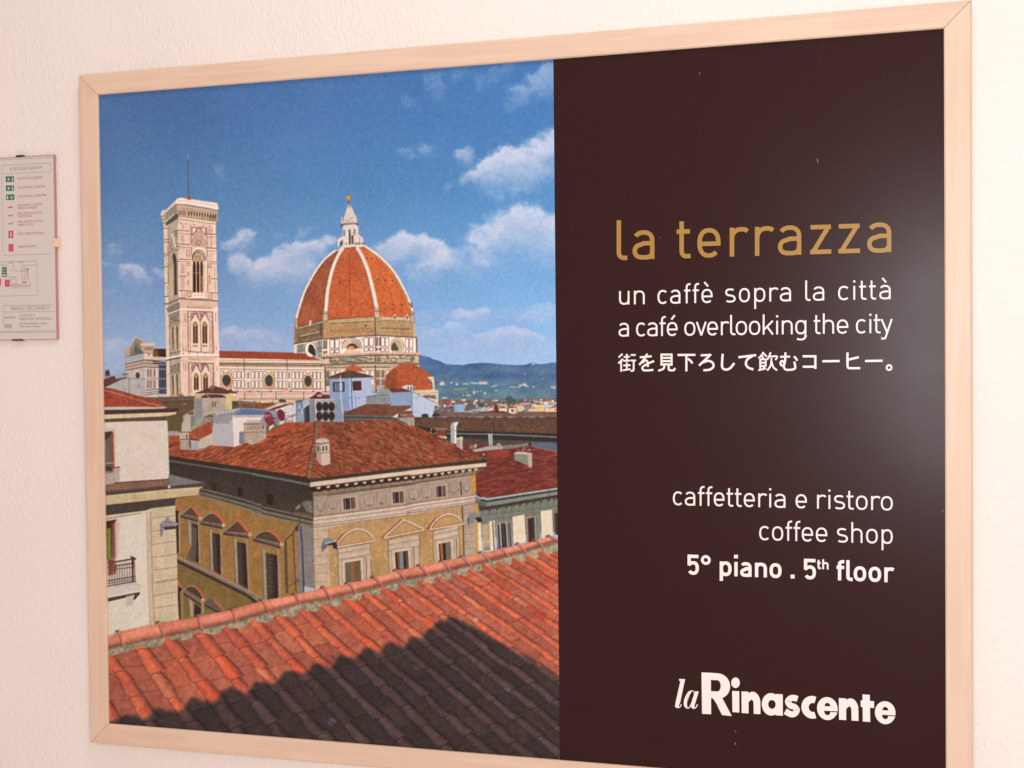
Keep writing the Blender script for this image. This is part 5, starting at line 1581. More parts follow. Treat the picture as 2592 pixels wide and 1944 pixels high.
fill(L([(450, 868), (500, 858), (512, 1090), (470, 1100)]), (176, 108, 46))
fill(L([(500, 858), (540, 850), (550, 1090), (512, 1095)]), (44, 26, 24))
fill(L([(540, 850), (610, 838), (624, 1080), (550, 1090)]), (126, 112, 88))
fill(L([(445, 868), (462, 866), (478, 1105), (462, 1110)]), (52, 34, 28))
for reg, pts in ((K, [(1150, 1180), (1180, 1230), (1150, 1280)]), (K, [(1100, 1400), (1160, 1420)]), (K, [(1840, 1120), (1870, 1180)]), (K, [(1640, 1130), (1660, 1190)])):
    stroke(reg(pts), 4.5, (222, 196, 156), .5, 2)
# floodlight boxes
for reg, o in ((K, (0, 0)),):
    fill(K([(955, 965), (1000, 900), (1060, 890), (1165, 945), (1160, 975), (1040, 985), (965, 1100)]), (134, 136, 134))
    fill(K([(1020, 985), (1150, 940), (1180, 960), (1182, 1055), (1130, 1040), (1110, 995), (1060, 1000)]), (56, 44, 48))
    stroke(K([(1020, 975), (1150, 938), (1170, 950)]), 2.6, (190, 198, 204))
    fill(K([(960, 1000), (1030, 985), (1045, 1010), (970, 1098)]), (120, 110, 112))
fill(L([(850, 500), (885, 440), (950, 430), (1015, 465), (1060, 550), (990, 565), (985, 520), (930, 525), (870, 590)]), (132, 136, 136))
fill(L([(950, 505), (1030, 490), (1062, 550), (995, 566)]), (48, 34, 40))
fill(L([(865, 520), (930, 520), (960, 560), (895, 590)]), (140, 136, 124))
fill(L([(850, 500), (868, 500), (868, 612), (858, 610)]), (52, 44, 46))

# ---- palace: side wall in the alley (left face)
fill(np.vstack([J([(990, 330), (1350, 270), (2212, 540)]), K([(0, 540), (845, 750), (880, 2000), (0, 2000)]), M([(1500, 230), (1150, 330), (690, 410)]), J([(1045, 1659)])]),
     lambda x, y: mix((150, 108, 50), (176, 130, 68), fbm(x, y, 26, 85, 4, .6)) + (fbm(x, y, 4, 86, 2)[..., None] - .5) * 12)
fill(np.vstack([J([(1035, 1180), (2070, 1659)]), M([(1480, 240), (1180, 330), (700, 410)]), J([(1045, 1659)])]), lambda x, y: mix((126, 100, 48), (146, 116, 60), fbm(x, y, 20, 88, 3)))
# frieze in shade
fill(np.vstack([G([(975, 1190), (1600, 1290), (2212, 1375)]), K([(0, -60), (800, 75), (845, 320), (850, 640), (0, 470)]), J([(2212, 470), (1340, 270), (1400, 190), (930, 30)])]),
     lambda x, y: mix((54, 42, 34), (76, 66, 54), sstep(1180, 1290, y - (x - 640) * .22) * .7 + fbm(x, y, 8, 89, 3) * .45))
stroke(G([(985, 1250), (1600, 1350), (2212, 1440)]), 4.0, (104, 110, 102), .95, 1)
stroke(K([(0, 2), (400, 72), (800, 150)]), 5.5, (110, 118, 110), .95, 1)
for x in range(40, 800, 90):
    fill(K([(x, 75 + x * .16), (x + 30, 80 + x * .16), (x + 20, 96 + x * .16)]), (104, 92, 80), .5, 1)
fill(J([(1880, 180), (1960, 190), (1960, 310), (1890, 300)]), (40, 26, 24))
fill(J([(1530, 120), (1590, 130), (1590, 240), (1535, 230)]), (46, 32, 28), .8)
fill(K([(180, 270), (285, 290), (285, 440), (190, 420)]), (46, 28, 28))
fill(K([(690, 390), (760, 370), (835, 380), (835, 550), (760, 530), (700, 440)]), grain((140, 128, 108), 24, 4), .8, 1)
fill(K([(585, 490), (640, 430), (680, 420), (650, 480), (600, 500)]), grain((176, 166, 140), 34, 2), .7, 1)
for o, c, w in ((0, (140, 124, 100), 3.2), (34, (66, 56, 52), 3.2), (60, (124, 126, 118), 5.0), (92, (70, 66, 64), 2.8), (112, (132, 132, 122), 3.4)):
    stroke(np.vstack([J([(1365, 205 + o * .9), (1800, 310 + o), (2212, 430 + o)])]), w, c, .9, 1)
    stroke(K([(0, 425 + o), (400, 520 + o), (842, 618 + o)]), w, c, .9, 1)
fill(K([(560, 520), (830, 570), (840, 620), (600, 560)]), (150, 110, 84), .55, 1)
# pilaster and pipe at the corner
fill(K([(600, 720), (700, 715), (848, 755), (880, 1900), (650, 1900), (625, 900)]), grain((134, 130, 130), 5, 10))
fill(K([(700, 720), (848, 755), (872, 1600), (740, 1630)]), grain((142, 132, 122), 5, 10))
for i in range(8):
    stroke(K([(715, 830 + 100 * i), (858, 850 + 98 * i)]), 1.0, (116, 106, 98), .55)
stroke(K([(668, 730), (690, 1000), (716, 1659)]), 3.2, (58, 52, 52), .95, 1)
stroke(K([(655, 600), (655, 690), (600, 760), (560, 830), (470, 910), (452, 960), (460, 1100), (490, 1659)]), 3.0, (74, 62, 46), .95, 1)
stroke(K([(460, 960), (470, 1659)]), 6.5, (90, 76, 48), .8, 1)
stroke(K([(565, 840), (580, 1200), (602, 1640)]), 2.4, (74, 58, 40), .9, 1)
fill(K([(590, 740), (640, 735), (630, 800), (598, 790)]), (60, 50, 54))
stroke(K([(510, 1560), (580, 1530), (640, 1480)]), 3, (84, 78, 76), .8, 1)
fill(K([(590, 1470), (650, 1440), (640, 1520), (600, 1520)]), (104, 98, 100), .8)
fill(K([(720, 1570), (860, 1600), (880, 1650), (720, 1659)]), (190, 184, 190))


def alley_window(reg, arch, P, op, lj, rj, red=True):
    """P: left, apex, right of the hood"""
    (lx, ly), (ax, ay), (qx, qy) = P
    p = hood_arch(reg, lx, ly, ax, ay, qx, qy) if arch else np.array(P, float)
    fill(reg(p), (96, 70, 50))
    k = len(p) // 2
    fill(reg(np.vstack([[(lx - 20, ly + 10)], [(lx, ly)], [(qx - 20, qy - 20)], [(qx - 20, qy + 40)], [(lx, ly + 60)]])), grain((116, 92, 84), 8, 4))
    stroke(reg([(lx + 20, ly + 10), (qx - 50, qy - 10)]), 2.0, (172, 148, 122), .7)
    stroke(reg([(lx - 20, ly + 36), (qx - 20, qy + 45)]), 3.4, (64, 40, 40), .9, 1)
    stroke(reg([(lx + 40, ly + 75), (qx - 60, qy + 80)]), 2.6, (130, 118, 100), .8, 1)
    stroke(reg(p[:k + 1]), 3.2, (150, 138, 118), .95, 1)
    stroke(reg(p[:k + 1] + (14, 18)), 2.2, (78, 60, 54), .9)
    stroke(reg(p[k:] + (6, -10)), 6.5, (212, 106, 74), .95, 1.4)
    fill(reg(ell(qx, qy, 28, 26, n=10)), (206, 178, 146), .9)
    fill(reg(op), (60, 46, 36))
    o = np.array(op, float)
    fill(reg([lerp(o[0], o[1], .66), o[1], o[2], lerp(o[3], o[2], .66)]), (66, 22, 26), .85, 1)
    fill(reg([o[0], lerp(o[0], o[1], .5), lerp(o[3], o[2], .5), o[3]]), (88, 80, 64), .55, 1)
    lj = [tuple(lerp(lj[0], lj[1], .25)), lj[1], lj[2], tuple(lerp(lj[3], lj[2], .25))]
    fill(reg(lj), (158, 142, 118))
    stroke(reg([lerp(lj[0], lj[1], .5), lerp(lj[3], lj[2], .5)]), 1.5, (196, 180, 152), .7)
    stroke(reg([lj[0], lj[3]]), 1.6, (110, 84, 56), .8)
    fill(reg(rj), (168, 138, 98))
    a, b, c, d = [np.array(z, float) for z in rj]
    stroke(reg([b + (26, 0), c + (26, 0)]), 4.0, (172, 128, 66), .6, 1.2)


alley_window(J, False, [(1115, 560), (1235, 450), (1365, 620)], [(1238, 690), (1332, 715), (1345, 1245), (1280, 1215)], [(1165, 600), (1240, 690), (1245, 960), (1190, 1000)], [(1330, 650), (1352, 650), (1378, 1265), (1345, 1250)])
fill(J([(1245, 735), (1322, 755), (1310, 1100), (1270, 1230), (1215, 1240), (1165, 1190), (1245, 1000)]), grain((104, 88, 74), 7, 5))
alley_window(J, True, [(1390, 660), (1500, 545), (1690, 715)], [(1530, 815), (1640, 845), (1655, 1415), (1545, 1355)], [(1475, 745), (1532, 800), (1552, 1360), (1500, 1335)], [(1640, 770), (1662, 770), (1690, 1430), (1655, 1412)])
alley_window(J, False, [(1710, 800), (1885, 650), (2060, 845)], [(1878, 945), (2002, 975), (2035, 1620), (1895, 1545)], [(1815, 880), (1880, 935), (1900, 1545), (1845, 1515)], [(2002, 900), (2030, 895), (2070, 1640), (2035, 1620)])
alley_window(K, True, [(30, 890), (160, 790), (400, 985)], [(178, 1100), (338, 1138), (362, 1900), (196, 1900)], [(105, 1000), (180, 1085), (206, 1900), (150, 1900)], [(340, 1060), (372, 1045), (422, 1900), (364, 1900)])
for i in range(9):
    stroke(K([(200, 1180 + 55 * i), (300, 1200 + 55 * i)]), 1.6, (128, 120, 106), .5, 1)
# sliver of the next window at the left edge of the alley wall
stroke(J([(1010, 370), (1060, 440), (1085, 510)]), 6, (206, 104, 76), .9, 1.2)
fill(J([(1015, 500), (1080, 530), (1060, 545), (1065, 1090), (1035, 1120), (1010, 800)]), (62, 30, 28))
stroke(J([(1068, 540), (1080, 1110)]), 3.0, (190, 158, 116), .9)
# string course of the alley wall
stroke(np.vstack([J([(1038, 1165), (1500, 1385), (2070, 1670)]), M([(1470, 215)])]), 10.5, (146, 124, 108), 1, 1)
stroke(np.vstack([J([(1045, 1160), (1500, 1372), (2080, 1650)]), M([(1480, 200)])]), 2.2, (182, 160, 138), .9)
stroke(np.vstack([J([(1040, 1215), (1500, 1440), (2010, 1690)]), M([(1430, 240)])]), 7.5, (64, 42, 38), .9, 1.2)
stroke(np.vstack([J([(1040, 1120), (1560, 1370), (2120, 1640)])]), 4, (184, 112, 62), .5, 2)
# windows below it
stroke(J([(1045, 1500), (1085, 1560), (1130, 1620)]), 6, (206, 104, 70), .9, 1.2)
fill(M([(700, 90), (745, 110), (720, 150), (725, 405), (700, 408)]), (62, 34, 30))
fill(M([(725, 140), (750, 110), (760, 380), (735, 400)]), (160, 128, 84))
pa = hood_arch(M, 760, 130, 810, 72, 940, 225)
fill(M(pa), (84, 62, 48))
fill(M([(750, 130), (770, 115), (930, 215), (920, 260), (760, 160)]), (126, 108, 98))
stroke(M([(760, 160), (920, 265)]), 4.0, (64, 40, 40), .9, 1)
stroke(M(pa[:9]), 3.0, (150, 138, 120))
stroke(M(pa[8:] + (8, -4)), 5.5, (210, 100, 66), .95, 1.2)
fill(M([(940, 250), (985, 205), (1020, 205), (1130, 320), (1090, 330), (1060, 320)]), (110, 94, 84))
stroke(M([(945, 262), (1085, 335)]), 4.0, (64, 40, 38), .9, 1)
stroke(M([(1030, 205), (1130, 315)]), 5.0, (210, 100, 66), .95, 1.2)
fill(M([(860, 250), (915, 290), (915, 345), (850, 360)]), (54, 36, 30))
fill(M([(805, 190), (840, 240), (850, 370), (820, 375)]), (176, 158, 124))
fill(M([(918, 230), (945, 235), (950, 345), (925, 350)]), (170, 140, 96))
fill(ell(*M((935, 215)).reshape(2), 4.5, 4.0, n=10), (210, 180, 150))

# ---- palace roof
fill(np.vstack([G([(972, 900), (1130, 895), (1140, 1095), (1430, 1105), (1560, 1035), (1900, 1060), (2060, 1000)]), Hh([(0, 700), (190, 605), (190, 545), (470, 380), (905, 375), (860, 640), (772, 1160), (0, 1040)]), G([(2212, 1375), (1500, 1270), (975, 1190)])]),
     lambda x, y: mix((146, 68, 40), (186, 92, 52), fbm(x, y, 30, 101, 3)) + (dirn(x, y, -24, 14, 2.1, 5)[..., None] - .5) * C3((74, 50, 34)) + (dirn(x, y, -24, 5, 1.8, 6)[..., None] - .5) * C3((40, 44, 30)))
fill(np.vstack([Hh([(880, 372), (1270, 375), (1990, 345), (2212, 440)]), I([(20, 325), (140, 330), (420, 455), (690, 610), (970, 745), (1155, 800), (1130, 830), (0, 935)]), Hh([(2212, 1010), (800, 1190), (770, 1160), (850, 650)])]),
     lambda x, y: mix((132, 66, 40), (164, 86, 50), fbm(x, y, 28, 103, 3)) + (dirn(x, y, 27, 14, 2.1, 7)[..., None] - .5) * C3((70, 42, 28)) + (dirn(x, y, 27, 5, 1.8, 8)[..., None] - .5) * C3((44, 44, 30)) + (fbm(x, y, 9, 9, 2)[..., None] - .5) * C3((-20, 22, 14)))
for i in range(420):
    if rs.rand() < .5:
        p = Hh((rs.uniform(0, 830), rs.uniform(450, 1080))).reshape(2)
        d = (rs.uniform(2, 5), -.45 * 4)
        if p[1] < 1126 - (p[0] - 640) * .5 + 8:
            continue
    else:
        x_ = rs.uniform(950, 2212)
        p = Hh((x_, rs.uniform(420 + max(0, x_ - 1900) * .3, 1000))).reshape(2)
        d = (rs.uniform(2, 5), 1.8)
    stroke([p, p + d], rs.uniform(.9, 1.7), [(212, 148, 104), (92, 60, 42), (214, 100, 48), (120, 100, 66), (84, 40, 30)][rs.randint(5)], .6)
fill(Hh([(190, 600), (195, 545), (330, 460), (470, 380), (640, 385), (560, 450), (320, 560)]), (206, 84, 46), .6, 1)
stroke(Hh([(190, 600), (320, 565)]), 2.0, (84, 50, 40))
# hip ridge
hp = Hh([(905, 375), (895, 470), (880, 600), (850, 760), (815, 920), (790, 1060), (778, 1150)])
stroke(hp, 10.5, (150, 100, 74), 1, 1)
stroke(hp + (-5.5, 0), 1.8, (70, 36, 28), .9)
for t in np.linspace(0, 1, 40):
    i = t * (len(hp) - 1)
    k = min(int(i), len(hp) - 2)
    p = lerp(hp[k], hp[k + 1], i - k)
    stroke([p + (-4.5, 1.2), p + (0, -.8), p + (4.8, 1.4)], 1.1, [(92, 56, 44), (190, 134, 100)][int(t * 39) % 2], .8)
fill(Hh([(815, 810), (850, 795), (890, 820), (885, 880), (840, 860)]), (104, 64, 64), .7, 1)
# chimney on the hip
fill(Hh([(885, 680), (960, 690), (1072, 670), (1086, 960), (1050, 975), (975, 990), (940, 965), (895, 900)]), (214, 186, 164))
fill(Hh([(885, 680), (952, 690), (965, 985), (895, 900)]), (184, 156, 138))
fill(Hh([(868, 665), (890, 625), (940, 606), (1020, 606), (1062, 632), (1078, 662), (960, 682)]), (200, 180, 156))
stroke(Hh([(872, 668), (960, 684), (1074, 666)]), 2.2, (104, 66, 54))
for x, y in ((915, 715), (985, 715), (1030, 708)):
    fill(Hh([(x - 10, y), (x + 8, y - 2), (x + 9, y + 72), (x - 9, y + 70)]), (78, 46, 38))
stroke(Hh([(884, 800), (962, 812), (1084, 796)]), 2.2, (150, 104, 92))
stroke(Hh([(884, 792), (962, 802), (1084, 786)]), 1.3, (232, 208, 186))
# eaves
fill(np.vstack([G([(975, 1180), (1500, 1262), (2212, 1368)]), Hh([(0, 1030), (770, 1150), (800, 1180), (800, 1215), (0, 1080)]), G([(2212, 1405), (975, 1235)])]), (60, 42, 34))
fill(np.vstack([Hh([(795, 1175), (1300, 1115), (2212, 1005)]), I([(0, 905), (700, 825), (1090, 785), (1150, 800), (1110, 835), (0, 945)]), Hh([(2212, 1050), (810, 1225)])]), grain((70, 56, 44), 8, 4))
fill(np.vstack([Hh([(805, 1222), (2212, 1058)]), I([(0, 948), (1105, 838), (1112, 890), (0, 1020)]), Hh([(2212, 1112), (800, 1290)])]), (220, 196, 168))
stroke(np.vstack([Hh([(805, 1290), (2212, 1114)]), I([(0, 1022), (1110, 890)])]), 1.4, (150, 112, 92))
fill(np.vstack([Hh([(800, 1292), (2212, 1115)]), I([(0, 1024), (1105, 895), (960, 945), (0, 1090)]), Hh([(2212, 1190), (840, 1362), (760, 1300)])]), (60, 32, 32))
fill(np.vstack([Hh([(800, 1385), (850, 1355), (2212, 1190)]), I([(0, 1090), (950, 955), (945, 1000), (0, 1135)]), Hh([(2212, 1240), (840, 1405)])]), (96, 78, 58))
for reg, lst in ((Hh, [(920, 1300), (1055, 1284), (1185, 1270), (1315, 1256), (1442, 1240), (1565, 1226), (1687, 1212), (1802, 1199), (1915, 1186), (2028, 1172), (2140, 1160)]),
                 (I, [(90, 1040), (195, 1026), (300, 1012), (398, 1000), (497, 988), (592, 976), (690, 964), (786, 952), (880, 941), (965, 930)])):
    for x, y in lst:
        fill(reg([(x - 32, y - 10), (x + 30, y - 18), (x + 20, y + 8), (x, y + 22), (x - 16, y + 14)]), (216, 194, 158))
        fill(reg([(x - 8, y + 14), (x + 10, y + 8), (x + 4, y + 26)]), (150, 124, 92))
for reg, x0, y0, x1, y1 in ((Hh, 845, 1382, 2212, 1212), (I, 0, 1112, 945, 978)):
    n = int((x1 - x0) / 24)
    for i in range(n):
        t = (i + .5) / n
        x, y = x0 + (x1 - x0) * t, y0 + (y1 - y0) * t
        hh = 22 if i % 5 < 3 else 12
        fill(reg([(x - 8, y - hh), (x + 6, y - hh - 2), (x + 6, y + 18), (x - 8, y + 20)]), (204, 184, 134), .9)
        fill(reg([(x + 6, y - hh), (x + 11, y - hh), (x + 11, y + 20), (x + 6, y + 20)]), (62, 46, 36), .8)
stroke(np.vstack([Hh([(1040, 1405), (2212, 1248)])]), 1.8, (62, 48, 38), .9)
stroke(I([(0, 1140), (945, 1000)]), 1.6, (70, 54, 42), .8)

# ---- pale building at the left edge
fill(J([(0, 560), (1005, 440), (1046, 1659), (1046, 2100), (0, 2300)]), (204, 184, 156))
fill(np.vstack([B([(130, 1220), (290, 1250), (560, 1330), (870, 1400), (1020, 1500), (980, 1512), (130, 1512)])]), tiles((160, 66, 42), (186, 84, 54), 4, 111))
stroke(B([(140, 1262), (400, 1330), (700, 1425), (1000, 1500)]), 2.2, (206, 150, 122), .9)
stroke(B([(135, 1222), (290, 1250), (560, 1330), (870, 1398)]), 1.6, (140, 62, 44), .8)
for i in range(60):
    p = B((rs.uniform(140, 800), rs.uniform(1330, 1500))).reshape(2)
    stroke([p, p + (3, .4)], 1.1, [(120, 50, 36), (206, 110, 76)][rs.randint(2)], .5)
fill(G([(78, 498), (500, 495), (960, 505), (900, 522), (500, 535), (78, 540)]), (206, 196, 184))
fill(G([(78, 540), (500, 532), (960, 520), (1120, 515), (1120, 560), (960, 575), (78, 605)]), grain((82, 54, 48), 7, 6))
fill(G([(78, 605), (960, 575), (1085, 570), (1078, 600), (960, 625), (78, 668)]), grain((224, 202, 156), 4, 9))
fill(G([(78, 668), (960, 628), (965, 690), (78, 716)]), grain((104, 78, 68), 6, 6))
fill(np.vstack([G([(78, 712), (948, 688), (968, 900), (988, 1510), (78, 1590)])]), lambda x, y: mix((224, 205, 184), (230, 212, 194), fbm(x, y, 40, 113, 3)))
stroke(G([(952, 695), (970, 1000), (985, 1500)]), 2.6, (206, 204, 178), .8)
fill(G([(90, 800), (235, 795), (235, 1400), (90, 1420)]), (216, 180, 164), .6, 2)
fill(G([(90, 850), (195, 838), (215, 1340), (200, 1400), (95, 1400)]), (112, 108, 92))
fill(G([(90, 850), (190, 840), (170, 900), (90, 965)]), (74, 58, 50), 1, 1)
fill(G([(165, 870), (205, 845), (218, 1330), (185, 1390), (170, 1280)]), (166, 74, 54), .9, 1)
fill(G([(95, 1330), (170, 1330), (190, 1395), (95, 1405)]), (70, 66, 58))
stroke(G([(95, 1290), (210, 1280)]), 1.6, (206, 190, 172))
fill(G([(92, 1412), (210, 1395), (212, 1350), (292, 1340), (296, 1535), (245, 1560), (92, 1590)]), grain((196, 178, 160), 6, 3))
for x in range(110, 290, 18):
    stroke(G([(x, 1430 if x < 210 else 1360), (x, 1560)]), .9, (160, 138, 122), .6)
stroke(G([(90, 1425), (205, 1405)]), 3.4, (168, 96, 66), .9)
stroke(G([(210, 1350), (292, 1338)]), 2.4, (96, 70, 66))
fill(np.vstack([J([(40, 150), (180, 125), (920, 72), (925, 8), (1390, 110), (1458, 118), (1450, 150), (1395, 185), (1350, 292), (1020, 342), (1010, 440), (680, 478), (600, 512), (40, 600)])]), (110, 80, 70))
fill(J([(180, 125), (920, 75), (925, 160), (45, 240), (45, 150)]), grain((146, 104, 84), 7, 6))
stroke(J([(175, 122), (920, 72)]), 2.6, (110, 62, 66))
fill(J([(925, 0), (1150, 60), (1390, 112), (1300, 135), (930, 168)]), grain((126, 126, 124), 5, 8))
fill(J([(45, 240), (500, 205), (940, 168), (1455, 118), (1455, 150), (1390, 180), (900, 212), (45, 300)]), grain((96, 68, 66), 6, 7))
fill(J([(45, 302), (900, 215), (1392, 180), (1350, 215), (1350, 292), (45, 432)]), grain((208, 184, 138), 4, 10))
stroke(J([(45, 310), (900, 225), (1390, 186)]), 3.0, (214, 204, 140), .8)
fill(J([(45, 436), (1020, 342), (1010, 442), (680, 478), (600, 512), (45, 585)]), grain((78, 66, 56), 6, 6))
fill(ell(*J((930, 178)).reshape(2), 3.4, 4.2, n=12), (226, 200, 180))
fill(np.vstack([J([(45, 580), (600, 510), (690, 478), (1010, 440), (1030, 900), (1048, 1659)]), M([(712, 400), (540, 410), (55, 540)]), J([(45, 1659)])]), grain((214, 192, 156), 4, 10))
fill(np.vstack([J([(60, 640), (560, 545), (612, 560), (640, 1659)]), M([(430, 440), (55, 540)]), J([(60, 1659)])]), lambda x, y: mix((226, 210, 186), (230, 215, 196), fbm(x, y, 40, 117, 3)))
stroke(J([(50, 590), (560, 528), (640, 508)]), 2.6, (224, 206, 170))
stroke(J([(60, 625), (540, 545)]), 1.6, (150, 112, 90))
for x, c, w in ((575, (228, 214, 186), 4), (612, (186, 164, 132), 2.2), (652, (206, 188, 152), 3), (672, (176, 134, 108), 2.6)):
    stroke(np.vstack([J([(x, 530), (x + 28, 1659)]), M([(420 + (x - 575) * .68, 440)])]), w, c, .8, 1)
stroke(J([(1012, 450), (1046, 1659)]), 2.4, (214, 200, 160), .7)
for y in range(620, 1700, 182):
    stroke(J([(690 + (y - 620) * .04, y), (1012 + (y - 620) * .03, y - 40 + (y - 620) * -.012)]), 1.5, (150, 112, 88), .85)
for y0, y1 in ((50, 20), (178, 140), (296, 258)):
    stroke(M([(475, y0), (690, y1)]), 1.5, (150, 112, 88), .8)
fill(J([(45, 650), (205, 628), (235, 700), (200, 1190), (60, 1195)]), (206, 166, 156), .6, 3)
fill(J([(50, 660), (200, 632), (140, 720), (130, 1180), (60, 1195)]), (70, 36, 28))
fill(J([(118, 690), (168, 655), (180, 1180), (125, 1190)]), (128, 66, 46), .85, 2)
fill(J([(58, 765), (112, 755), (118, 1190), (65, 1195)]), (136, 150, 56), .95, 1)
# iron balcony
fill(J([(75, 1240), (440, 1180), (465, 1530), (75, 1590)]), (196, 176, 156), .5, 1)
for p, w in (([(75, 1245), (435, 1185)], 3.6), ([(75, 1300), (440, 1245)], 2.6), ([(210, 1330), (440, 1300)], 1.6), ([(75, 1495), (455, 1430)], 2.4), ([(75, 1570), (460, 1500)], 3.0), ([(75, 1530), (455, 1465)], 1.6)):
    stroke(J(p), w, (72, 54, 56), .95)
for x in range(90, 450, 36):
    stroke(J([(x, 1300 - (x - 75) * .16), (x + 4, 1570 - (x - 75) * .17)]), 1.2, (84, 66, 66), .9)
fill(J([(385, 1140), (470, 1180), (462, 1200), (430, 1200), (432, 1520), (410, 1510), (405, 1200)]), (58, 44, 52))
stroke(J([(440, 1200), (455, 1530)]), 3.0, (150, 80, 86), .8)
fill(J([(72, 1195), (160, 1185), (200, 1300), (180, 1400), (75, 1420)]), lambda x, y: mix((170, 82, 42), (96, 56, 48), vnoise(x / 5, y / 5, 4)), .9, 1)
fill(J([(80, 1570), (460, 1510), (530, 1560), (530, 1600), (75, 1640)]), (206, 190, 170))
fill(M([(55, 112), (300, 75), (350, 85), (350, 125), (55, 175)]), (214, 204, 190))
fill(M([(50, 198), (345, 142), (348, 160), (330, 180), (300, 215), (235, 222), (215, 195), (52, 232)]), (78, 62, 60))
fill(M([(215, 185), (300, 165), (290, 190), (275, 270), (215, 275)]), (206, 188, 164))
# floodlight on the pilaster
fill(J([(800, 700), (845, 660), (880, 650), (890, 610), (925, 600), (940, 650), (1055, 685), (1055, 715), (900, 730), (855, 760), (830, 880), (805, 870)]), (150, 132, 134))
fill(J([(850, 740), (1000, 725), (1055, 730), (1040, 765), (870, 785)]), (78, 62, 66))
stroke(J([(840, 700), (1050, 700)]), 2.6, (190, 174, 178), .8)


# ---- the tiled roof in the foreground
VPX, VPY = -630.0, 213.0
starts = np.vstack([M([(330, 640), (605, 565), (880, 505), (1145, 460), (1395, 398), (1620, 350), (1855, 297), (2060, 245)]),
                    N([(120, 635), (305, 585), (475, 542), (645, 502), (820, 465), (985, 435), (1135, 403), (1290, 360), (1420, 315), (1560, 290), (1700, 262), (1830, 238), (1945, 198), (2060, 168)])])
th = np.degrees(np.arctan2(starts[:, 1] - VPY, starts[:, 0] - VPX))
r0 = np.hypot(starts[:, 1] - VPY, starts[:, 0] - VPX)
th = np.concatenate([[th[0] + 7.5, th[0] + 5.0, th[0] + 2.45], th, [th[-1] - 1.0, th[-1] - 2.0, th[-1] - 3.0]])
r0 = np.concatenate([[r0[0] - 130, r0[0] - 85, r0[0] - 40], r0, [r0[-1] + 40, r0[-1] + 80, r0[-1] + 120]])
idx0 = np.arange(len(th)) - 3.0


def roofcol(shade):
    def f(x, y):
        ang = np.degrees(np.arctan2(y - VPY, x - VPX))
        r = np.hypot(x - VPX, y - VPY)
        wob = (fbm(x, y, 40, 131, 2) - .5) * .12
        k = np.interp(-ang, -th, idx0) + wob
        rr = r - np.interp(-ang, -th, r0)
        kc = np.floor(k + .5)
        fr = k - kc
        P = 74.0 - 0.25 * kc
        oc = hsh(kc + 5, 3 + 0 * kc, 1) * .35 - .1
        v = rr / P + oc
        t = np.floor(v)
        fv = v - t
        jit = (hsh(kc + 7, t + 9, 2) - .5) * .11
        hw = .185 + .055 * fv + jit * .6
        d = (fr - jit) / hw
        cover = np.clip((1 - np.abs(d)) * hw / .03, 0, 1) * (rr > -4)
        # pan tiles between the covers
        kp = np.floor(k)
        fp = k - kp - .5
        vp_ = rr / (P * 1.02) + hsh(kp + 15, 2 + 0 * kp, 3) * .5
        tp = np.floor(vp_)
        fvp = vp_ - tp
        hc, hp_ = hsh(kc + 31, t + 40, 4), hsh(kp + 57, tp + 60, 5)
        n = fbm(x, y, 12, 133, 4, .65) - .5
        n2 = fbm(x, y, 3.2, 135, 2) - .5
        if not shade:
            cc = mix((190, 90, 64), (216, 105, 66), hc) + (hsh(kc + 3, t + 4, 6)[..., None] > .86) * C3((4, -9, -8)) + (hsh(kc + 9, t + 2, 7)[..., None] > .84) * C3((-4, 14, 12))
            pc = mix((176, 92, 68), (200, 110, 80), hp_) + (hsh(kp + 2, tp + 8, 8)[..., None] > .8) * C3((8, -4, -8))
            lightc = 1.10 - .18 * np.clip(d + .15, -1, 1) ** 2 - .12 * np.clip(d, 0, 1)
            cc = cc * lightc[..., None] + (n * 34 + n2 * 12)[..., None]
            pc = pc * (1.02 - .12 * np.abs(fp))[..., None] + (n * 36 + n2 * 12)[..., None]
            edge, gap = C3((120, 48, 40)), C3((92, 44, 42))
            ea, ga = .56, .74
        else:
            cc = mix((76, 56, 54), (92, 67, 62), hc)
            pc = mix((60, 45, 44), (74, 55, 52), hp_)
            lightc = 1.12 - .42 * np.clip(d + .1, -1, 1) ** 2
            cc = cc * lightc[..., None] + (n * 20 + n2 * 8)[..., None]
            pc = pc * (1.02 - .2 * np.abs(fp))[..., None] + (n * 20 + n2 * 8)[..., None]
            edge, gap = C3((42, 27, 28)), C3((34, 22, 24))
            ea, ga = .8, .9
        # ends of the tiles: the end of each cover is a dark arc, the pan ends are straight
        arc = np.clip(1 - np.abs((fv - .06 - .10 * d * d) * P - 0) / 3.0, 0, 1)
        lite = np.clip(1 - np.abs((fv - .12 - .10 * d * d) * P - 0) / 4.0, 0, 1)
        cc = cc * (1 - ea * arc[..., None]) + edge * ea * arc[..., None]
        cc = cc + lite[..., None] * (C3((16, 10, 6)) if not shade else C3((9, 6, 6)))
        pl = np.clip(1 - np.abs((fvp - .05) * P) / 2.6, 0, 1)
        pc = pc * (1 - ea * .8 * pl[..., None]) + edge * ea * .8 * pl[..., None]
        # shadow of the cover on the pan at its right, thin dark joint at its left
        gr = np.clip(1 - (fr - hw - jit) / (.085 if not shade else .10), 0, 1) * (fr > 0)
        gl = np.clip(1 - (-fr - hw + jit) / .03, 0, 1) * (fr < 0) * .55
        wob2 = sstep(.25, .6, fbm(x, y, 30, 137, 2)) * .6 + .4
        g = np.clip(gr * wob2 + gl, 0, 1) * ga
        pc = pc * (1 - g[..., None]) + gap * g[..., None]
        return pc * (1 - cover[..., None]) + cc * cover[..., None]
    return f


